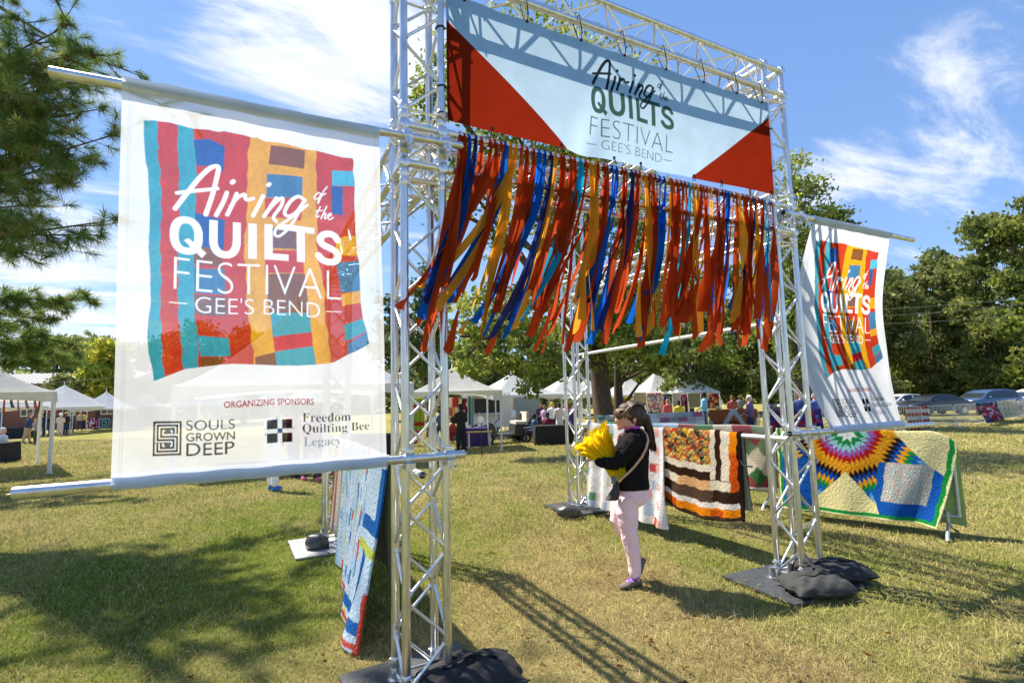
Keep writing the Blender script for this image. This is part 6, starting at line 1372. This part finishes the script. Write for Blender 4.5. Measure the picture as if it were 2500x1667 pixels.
def bin_(c, s, col, label, name='storage_bin', cat='bin', lid=None):
    root = thing(name, label, cat, c, RZ+.1); mb = MB(); mb.box((0, 0, s[2]*.45), (s[0]*.9, s[1]*.9, s[2]*.9)); mb.box((0, 0, s[2]*.86), (s[0]*.98, s[1]*.98, .04)); mb.build('tub', fab(col), root, smooth=False); mb = MB(); mb.box((0, 0, s[2]*.95), (s[0], s[1], s[2]*.10), taper=.94); mb.build('lid', fab(lid or col), root, smooth=False); mb = MB()
    for sx in (-1, 1): mb.tube([(sx*s[0]*.46, -.08, s[2]*.7), (sx*s[0]*.52, -.05, s[2]*.72), (sx*s[0]*.52, .05, s[2]*.72), (sx*s[0]*.46, .08, s[2]*.7)], .012, 6)
    mb.build('handle', fab(col), root)
bin_(PX(1087, 1012), (.62, .4, .36), C(215, 215, 215), 'white plastic bin on the grass under the purple table', lid=C(60, 60, 64)); bin_(PX(1112, 1011), (.6, .45, .42), (.02, .025, .022), 'dark green crate right of the white plastic bin'); bin_(PX(1041, 1010), (.5, .4, .42), C(36, 70, 160), 'blue cool box left of the woman in black', 'cool_box', 'cool box', lid=C(230, 230, 230))
def camp_chair(c, face, col, label):
    root = thing('camp_chair', label, 'chair', c, face); mb = MB(); mb.box((0, 0, .42), (.5, .5, .03)); mb.build('seat', fab(col), root); mb = MB(); mb.box((-.27, 0, .72), (.03, .52, .5), M=Matrix.Rotation(-.2, 3, 'Y')); mb.build('backrest', fab(col), root)
    for sx in (-1, 1):
        for sy in (-1, 1): mb = MB(); mb.tube([(sx*.27, sy*.27, 0), (-sx*.05, sy*.25, .42)], .012, 6); mb.build('leg', M_BLACKM, root)
    for sy in (-1, 1): mb = MB(); mb.tube([(-.25, sy*.28, .62), (.25, sy*.28, .60)], .018, 6); mb.build('armrest', M_BLACKM, root)
camp_chair(PX(948, 1024), RZ+2.0, C(170, 24, 30), 'red folding camp chair right of the front left tower'); camp_chair(ADg(1257, 22.6), RZ+3.0, (.03, .03, .035), 'dark folding chair behind the black-clothed table'); camp_chair(ADg(1038, 19.4), RZ+.3, C(70, 74, 84), 'grey folding chair under the white tent')
def lattice_post(c, h, s_, label):
    root = thing('lattice_post', label, 'truss post', c, RZ+.3, 'small white lattice posts in the fair'); mb = MB(); n = int(h/.22); cs = [Vector((-s_/2, -s_/2, 0)), Vector((s_/2, -s_/2, 0)), Vector((s_/2, s_/2, 0)), Vector((-s_/2, s_/2, 0))]
    for i in range(n):
        for k in range(4): a, b = (cs[k], cs[(k+1) % 4]) if (i+k) % 2 == 0 else (cs[(k+1) % 4], cs[k]); mb.tube([a+Vector((0, 0, h*i/n)), b+Vector((0, 0, h*(i+1)/n))], .010, 5, cap=False)
    mb.build('lattice', M_WHITEP, root)
    for q in cs: mb = MB(); mb.tube([q, q+Vector((0, 0, h))], .018, 8); mb.build('chord', M_WHITEP, root)
    mb = MB(); mb.box((0, 0, .012), (s_*2, s_*2, .02)); mb.build('base_plate', M_GREYPLATE, root)
lattice_post(PX(1166, 1005), 2.35, .24, 'white lattice post beside the golf cart'); lattice_post(PX(1221, 989), 1.35, .30, 'short white lattice stand behind the brush heap')
ra = thing('quilt_rack', 'white pipe rack with one thin rail in front of the trailer', 'rack', PX(1145, 1004), RZ); mb = MB(); mb.tube([(-1.0, 0, 1.25), (.36, 0, 1.25)], .02, 8); mb.build('rail', M_WHITEP, ra)
for x in (-1.0, 0.0): mb = MB(); mb.tube([(x, 0, 0), (x, 0, 1.35)], .018, 8); mb.box((x, 0, .01), (.3, .3, .02)); mb.build('post', M_WHITEP, ra)
q = PX(1107, 1052); sg = thing('pole_sign', 'thin black pole in the grass with a round white sign on top', 'sign', q, RZ); mb = MB(); mb.tube([(0, 0, -.05), (0, 0, 1.12)], .014, 8); mb.build('pole', M_BLACKM, sg); mb = MB(); mb.tube([(-.02, -.02, 1.17), (-.02, .0, 1.17)], .10, 20); mb.build('disc', fab(C(238, 238, 234), 'white_disc'), sg)
# golf cart
gc = thing('golf_cart', 'dark golf cart parked beside the white lattice post', 'golf cart', ADg(1158, 23), RZ+PI+.25); M_CB = pmat('cart_body', (.03, .035, .04), rough=.35, coat=.5)
mb = MB(); mb.loft([[(-1.2, y, .35), (-1.2, y, .78), (-.35, y, .80), (-.3, y, .42), (.45, y, .42), (.62, y, .85), (.8, y, .95), (1.15, y, .78), (1.25, y, .45), (1.2, y, .30)] for y in (-.58, -.5, .5, .58)]); mb.build('body', M_CB, gc, angle=35)
mb = MB(); mb.box((-.65, 0, .88), (.55, 1.05, .12)); mb.box((-.92, 0, 1.12), (.12, 1.05, .42)); mb.build('seat', fab(C(206, 196, 176), 'cream_vinyl'), gc)
mb = MB(); mb.tube([(.55, .28, .85), (.28, .28, 1.12)], .02, 6); pts = [(.28+.05*math.cos(a), .28+.17*math.sin(a), 1.12+.15*math.cos(a)) for a in np.linspace(0, 2*PI, 17)]; mb.tube(pts, .014, 6, cap=False); mb.build('steering_wheel', M_BLACKM, gc)
for x in (-.8, .85):
    for s_ in (-1, 1): mb = MB(); mb.tube([(x, s_*.56-.08, .23), (x, s_*.56+.08, .23)], .23, 18); wh = mb.build('wheel', M_TYRE, gc); mb = MB(); mb.tube([(x, s_*.645, .23), (x, s_*.655, .23)], .13, 12); mb.build('rim', M_RIM, wh)
for s_ in (-1, 1): mb = MB(); mb.ell((1.2, s_*.38, .66), (.04, .09, .06), 10, 7); mb.build('headlight', M_HEADL, gc); mb = MB(); mb.tube([(-1.0, s_*.53, .8), (-1.0, s_*.53, 1.0), (-1.25, s_*.53, 1.0), (-1.25, s_*.53, .7)], .016, 6); mb.build('rear_rail', M_BLACKM, gc)
# food trailer
tr = thing('food_trailer', 'white food trailer with an open serving hatch behind the golf cart', 'trailer', ADg(1120, 30), RZ+.05); mb = MB(); mb.loft([[(x, y, .5), (x, y, 2.35), (x*.985, y, 2.5)] + [(x*.985, -y*0-1.0 if False else y+1.9, 2.5), (x, y+1.9, 2.35), (x, y+1.9, .5)] for x, y in ((-1.5, 0), (1.5, 0))]); mb.build('body', M_WHITEP, tr, smooth=False)
mb = MB(); mb.box((-.2, -.01, 1.75), (1.9, .05, .85)); mb.build('hatch_opening', M_BLACKM, tr, smooth=False); mb = MB(); mb.box((-.2, -.35, 2.28), (2.0, .75, .04), M=Matrix.Rotation(-.35, 3, 'X')); mb.build('awning', M_WHITEP, tr, smooth=False); mb = MB(); mb.box((-.2, -.2, 1.28), (1.9, .4, .04)); mb.build('counter', M_RIM, tr, smooth=False)
for x in (-.7, .1): mb = MB(); mb.tube([(x, -.02, .34), (x, .18, .34)], .34, 18); mb.build('wheel', M_TYRE, tr)
bx_ = thing('box_truck', 'pale blue-grey truck body half hidden by the sweetgum branches', 'truck', ADg(1192, 32), RZ+.1); mb = MB(); mb.box((0, 1, 1.6), (2.6, 2.0, 2.0)); mb.build('body', fab(C(150, 168, 182), 'pale_truck'), bx_, smooth=False); mb = MB(); mb.box((-1.75, 1, 1.2), (.9, 1.9, 1.4), taper=.85); mb.build('cab', fab(C(196, 208, 216), 'pale_truck'), bx_, smooth=False)
for x in (-1.6, .6): mb = MB(); mb.tube([(x, .0, .42), (x, .25, .42)], .42, 18); mb.build('wheel', M_TYRE, bx_)
# quilts hung in the stalls
HQ = 'quilts hung up inside the stalls'
def hung(x0, x1, y, D, h, colf, label, name='quilt'):
    a, b = AD(x0, y, D), AD(x1, y, D); b.z = a.z; drape(name, label, a, b, fwd, h, .15, colf, nu=46, ns=36, flare=.03, rip=.02, ripn=3, group=HQ, seed=int(x0), thick=.02)
    mb = MB(); g0, g1 = gzf(a.x, a.y), gzf(b.x, b.y); A_, B_ = a-(b-a)*.08, b+(b-a)*.08
    mb.tube([(A_.x, A_.y, g0), (A_.x, A_.y, a.z+.0), (B_.x, B_.y, a.z+.0), (B_.x, B_.y, g1)], .016, 6); tag(mb.build('display_stand', M_WHITEP), 'white pipe stand carrying the '+label.replace('hanging ', '')[:60], 'stand', 'pipe stands for hung quilts')
def plaid(U, T): o_ = np.zeros(U.shape+(3,)); o_[:] = CA(206, 196, 70); o_[(np.floor(U*4) % 2 == 0)] = CA(150, 190, 80); o_[(T > .2) & (T < .36) | (T > .74) & (T < .86)] = CA(206, 60, 44); return o_
hung(951, 974, 915, 15.5, .95, plaid, 'yellow and green plaid quilt with red stripes'); hung(1031, 1053, 914, 21.2, .75, q_rand([(214, 120, 150), (230, 200, 70), (236, 222, 214), (200, 70, 80)], 3, 2, 4), 'pink and yellow house-block quilt'); hung(1061, 1073, 916, 21.4, .9, q_rand([(150, 60, 70), (226, 210, 210), (90, 60, 90)], 4, 6, 5), 'maroon and white swirl quilt'); hung(1074, 1087, 912, 22.5, 1.2, lambda U, T: np.stack([lin(90.)+(U*0+.2), .45+.1*U, .4+.2*T], -1)*(.7+.3*np.cos(U*9))[..., None], 'teal and yellow banner', 'cloth_banner')
hung(1487, 1519, 903, 27, .95, q_rand([(236, 226, 224), (214, 120, 140), (230, 170, 90), (120, 160, 190), (240, 236, 230)], 9, 9, 6), 'pale floral quilt with pink and orange sprigs'); hung(1457, 1484, 902, 27.5, .55, q_rand([(200, 184, 140), (206, 190, 148)], 2, 1, 7), 'plain tan cloth pinned up left of the pale floral quilt'); hung(1545, 1561, 903, 27, .8, q_rand([(214, 206, 180), (206, 196, 168)], 2, 2, 7), 'plain cream cloth pinned up under the middle white tent'); hung(1581, 1606, 903, 29.5, .8, lambda U, T: np.where(((np.abs(((U*5) % 1)-.5)*2+T*6) % 1 < .5)[..., None], CA(60, 58, 60), CA(206, 196, 150)), 'black and cream zigzag quilt'); hung(1562, 1580, 906, 30.5, .7, q_rand([(176, 90, 110), (60, 60, 80), (210, 160, 170)], 4, 4, 8), 'pink framed dark quilt'); hung(1612, 1650, 905, 31.5, .9, q_rand([(176, 70, 44), (206, 120, 70), (90, 60, 60), (200, 180, 150)], 7, 5, 9), 'rust and brown patch quilt'); hung(1405, 1450, 914, 33, .9, q_rand([(214, 190, 50), (226, 206, 90), (120, 110, 60)], 5, 2, 9), 'yellow cloth hung between the dark tree trunks')
hung(1384, 1397, 908, 26, 1.3, q_rand([(206, 150, 120), (180, 80, 70), (220, 190, 170), (120, 70, 60)], 3, 6, 9), 'narrow rust and peach quilt'); hung(1520, 1536, 912, 29, .9, q_rand([(60, 80, 130), (200, 60, 70), (220, 210, 210)], 4, 5, 2), 'blue and red strip quilt')
a, b = ADg(203, 49), ADg(228, 49); barricade(a, b, 'barricade under the small pink and maroon quilt', group=None); drape('quilt', 'small pink, white and maroon quilt on a barricade beside the left banner', zt(a, 1.1), zt(b, 1.1), fwd, .95, .5, q_rand([(214, 120, 170), (236, 226, 230), (110, 30, 50), (160, 60, 110)], 7, 5, 5), nu=44, ns=30, seed=30)
a, b = ADg(229, 49), ADg(256, 49); barricade(a, b, 'barricade under the small navy framed quilt', group=None); drape('quilt', 'small navy and mint nested-frame quilt on a barricade beside the left banner', zt(a, 1.1), zt(b, 1.1), fwd, .95, .5, lambda U, T: np.where(((np.maximum(np.abs(U-.5), np.abs(T-.5))*9).astype(int) % 2 == 0)[..., None], CA(30, 36, 70), CA(170, 206, 200)), nu=44, ns=30, seed=31)
# people of the fair
DK = (.03, .02, .018); GRY = C(150, 146, 140); BLK = (.014, .014, .016); NV = C(36, 46, 84)
person(PX(60, 1018), 1.78, RZ+.5, C(44, 58, 110), C(176, 150, 116), M_SKIN, C(130, 100, 80), 'man in navy shirt and khaki trousers leaning by the left tent', 'lean')
person(PX(80, 1020), 1.5, RZ-1.9, C(140, 142, 140), C(58, 66, 50), M_SKIN, C(120, 90, 60), 'child in grey top and dark shorts in front of the leaning man')
person(PX(137, 1002), 1.66, RZ+2.4, C(214, 196, 190), C(204, 188, 180), M_SKIN, C(230, 230, 226), 'person in pale pink clothes and white hat in the tent queue', hat=C(236, 234, 230)); person(PX(149, 1000), 1.7, RZ+2.0, BLK, NV, M_SKIN, DK, 'person in dark clothes with a straw hat in the tent queue', hat=C(206, 176, 110)); person(PX(183, 988), 1.72, RZ+2.6, C(206, 184, 156), C(50, 56, 90), M_SKIN, C(190, 184, 176), 'person in beige top and blue trousers near the queue end', 'walk'); person(PX(194, 985), 1.7, RZ+1.5, C(230, 196, 30), BLK, M_SKIND, DK, 'person in a bright yellow top at the end of the queue')
person(PX(100, 1001), 1.75, RZ+1.2, NV, (.03, .03, .05), M_SKIND, DK, 'person in navy standing in the shade of the second tent'); person(PX(117, 1000), 1.68, RZ+2.8, C(60, 64, 72), C(60, 80, 110), M_SKIN, DK, 'person in grey top and jeans in the shade of the second tent'); person(PX(163, 994), 1.7, RZ+2.4, C(90, 110, 140), BLK, M_SKIN, C(90, 70, 50), 'person in dusty blue between the straw hat and the beige top'); person(PX(-2, 1060), 1.7, RZ+.2, C(206, 214, 226), C(60, 84, 150), M_SKIN, C(200, 200, 200), 'seated person in blue jeans just at the left edge', 'sit')
person(PX(626, 1126), 1.66, RZ+1.2, C(226, 226, 228), C(236, 236, 234), M_SKIN, C(180, 170, 160), 'person in white trousers and blue shoes standing behind the left banner', shoes=C(60, 120, 190)); person(PX(716, 1104), 1.6, RZ+2.2, C(196, 150, 160), C(70, 60, 70), M_SKIN, C(110, 80, 60), 'person with pink shoes behind the left banner', 'walk', shoes=C(220, 110, 160)); person(PX(672, 1098), 1.7, RZ+1.0, C(150, 60, 70), C(60, 60, 80), M_SKIND, DK, 'person in dark red top behind the left banner'); person(PX(742, 1096), 1.7, RZ+2.8, C(40, 50, 90), (.03, .03, .05), M_SKIN, DK, 'person in dark blue behind the left banner beside the rear left tower')
person(ADg(1058, 18.6), 1.70, RZ+2.2, BLK, BLK, M_SKIND, BLK, 'woman all in black standing under the white tent', skirt=False); person(ADg(1037, 19.3), 1.62, RZ+.4, C(176, 50, 60), C(120, 124, 136), M_SKIND, DK, 'seated person in red top and grey trousers under the white tent', 'sit'); person(ADg(946, 17.2), 1.62, RZ+2.0, C(190, 30, 120), (.03, .03, .04), M_SKIND, DK, 'seated person in a magenta top behind the front left tower', 'sit')
person(ADg(1198, 23.5), 1.65, RZ+2.6, C(30, 30, 36), (.02, .02, .03), M_SKIND, DK, 'seated person in dark clothes at the back of the golf cart', 'sit'); person(ADg(1228, 22.5), 1.6, RZ+2.9, C(80, 100, 140), C(60, 60, 90), M_SKIND, DK, 'seated person in blue behind the short white lattice stand', 'sit'); person(ADg(1256, 22.2), 1.65, RZ+1.4, C(110, 26, 50), (.03, .02, .03), M_SKIND, DK, 'seated person in a maroon top at the black-clothed table', 'sit')
person(ADg(1268, 27), 1.74, RZ+1.5, C(232, 232, 232), BLK, M_SKIN, C(200, 170, 90), 'person in white shirt with blond hair behind the black-clothed table'); person(ADg(1284, 26), 1.68, RZ+1.9, C(226, 214, 206), C(220, 216, 210), M_SKIND, DK, 'person in white dress behind the black-clothed table', skirt=True); person(ADg(1297, 26.5), 1.62, RZ+1.2, C(236, 234, 236), BLK, M_SKIN, C(120, 90, 60), 'person in white top and black trousers left of the rear right tower'); person(ADg(1250, 28), 1.6, RZ+1.0, C(206, 170, 200), C(90, 90, 110), M_SKIN, C(150, 110, 80), 'person in lilac top behind the black-clothed table')
person(ADg(1316, 24), 1.65, RZ+1.9, C(70, 50, 120), C(70, 50, 120), M_SKIN, DK, 'person in a purple dress half hidden by the rear right tower', skirt=True)
person(ADg(1618, 24), 1.82, RZ+2.6, C(110, 176, 216), C(60, 70, 90), M_SKIND, BLK, 'man in a light blue shirt behind the chevron quilt'); person(ADg(1559, 23), 1.50, RZ+1.6, C(214, 190, 60), C(60, 60, 60), M_SKIND, BLK, 'person in yellow behind the chevron quilt'); person(ADg(1722, 19), 1.62, RZ+2.4, C(120, 96, 130), C(60, 60, 80), M_SKIN, C(220, 206, 190), 'white-haired person in mauve behind the purple patchwork quilt'); person(ADg(1682, 27), 1.66, RZ+1.4, C(150, 70, 60), C(60, 60, 70), M_SKIN, C(120, 80, 60), 'person in rust red left of the white-haired person'); person(ADg(1534, 26), 1.6, RZ+1.9, C(196, 80, 90), C(226, 220, 214), M_SKIN, C(140, 110, 90), 'person in coral top between the pale floral quilt and the cream cloth')
person(ADg(1840, 19), 1.72, RZ+1.3, C(60, 84, 140), C(50, 66, 110), M_SKIN, C(120, 100, 80), 'person in blue denim behind the bare barricade'); person(ADg(1872, 20), 1.66, RZ+1.9, C(70, 96, 160), C(40, 50, 90), M_SKIN, C(160, 140, 120), 'second person in bright blue behind the bare barricade, nearer the right banner')

rp = random.Random(17); TOPS = [(C(180, 60, 60), 'red'), (C(230, 226, 220), 'white'), (C(60, 90, 150), 'blue'), (C(90, 60, 110), 'plum'), (C(210, 160, 60), 'ochre'), (C(90, 130, 100), 'sage green'), (C(120, 120, 124), 'grey')]
for x, D, k, wh in ((1452, 36, 0, 'under the leftmost small white tent'), (1470, 34, 2, 'under the leftmost small white tent'), (1492, 38, 5, 'under the middle small white tent'), (1530, 36, 3, 'under the middle small white tent'), (1588, 36, 4, 'under the rightmost small white tent'), (1650, 34, 1, 'just right of the rightmost small white tent'), (1700, 33, 6, 'right of the small white tents'), (1240, 31, 3, 'behind the black-clothed table'), (1310, 30, 0, 'just left of the rear right tower'), (1180, 27, 1, 'behind the golf cart'), (1010, 24, 2, 'just right of the front left tower')):
    person(ADg(x, D), rp.uniform(1.58, 1.8), RZ+rp.uniform(0, 6), TOPS[k][0], C(50, 54, 70), M_SKIND if rp.random() < .6 else M_SKIN, rp.choice([DK, C(110, 80, 60), C(170, 160, 150)]), 'distant person in a '+TOPS[k][1]+' top '+wh, rp.choice(['stand', 'walk', 'lean']))
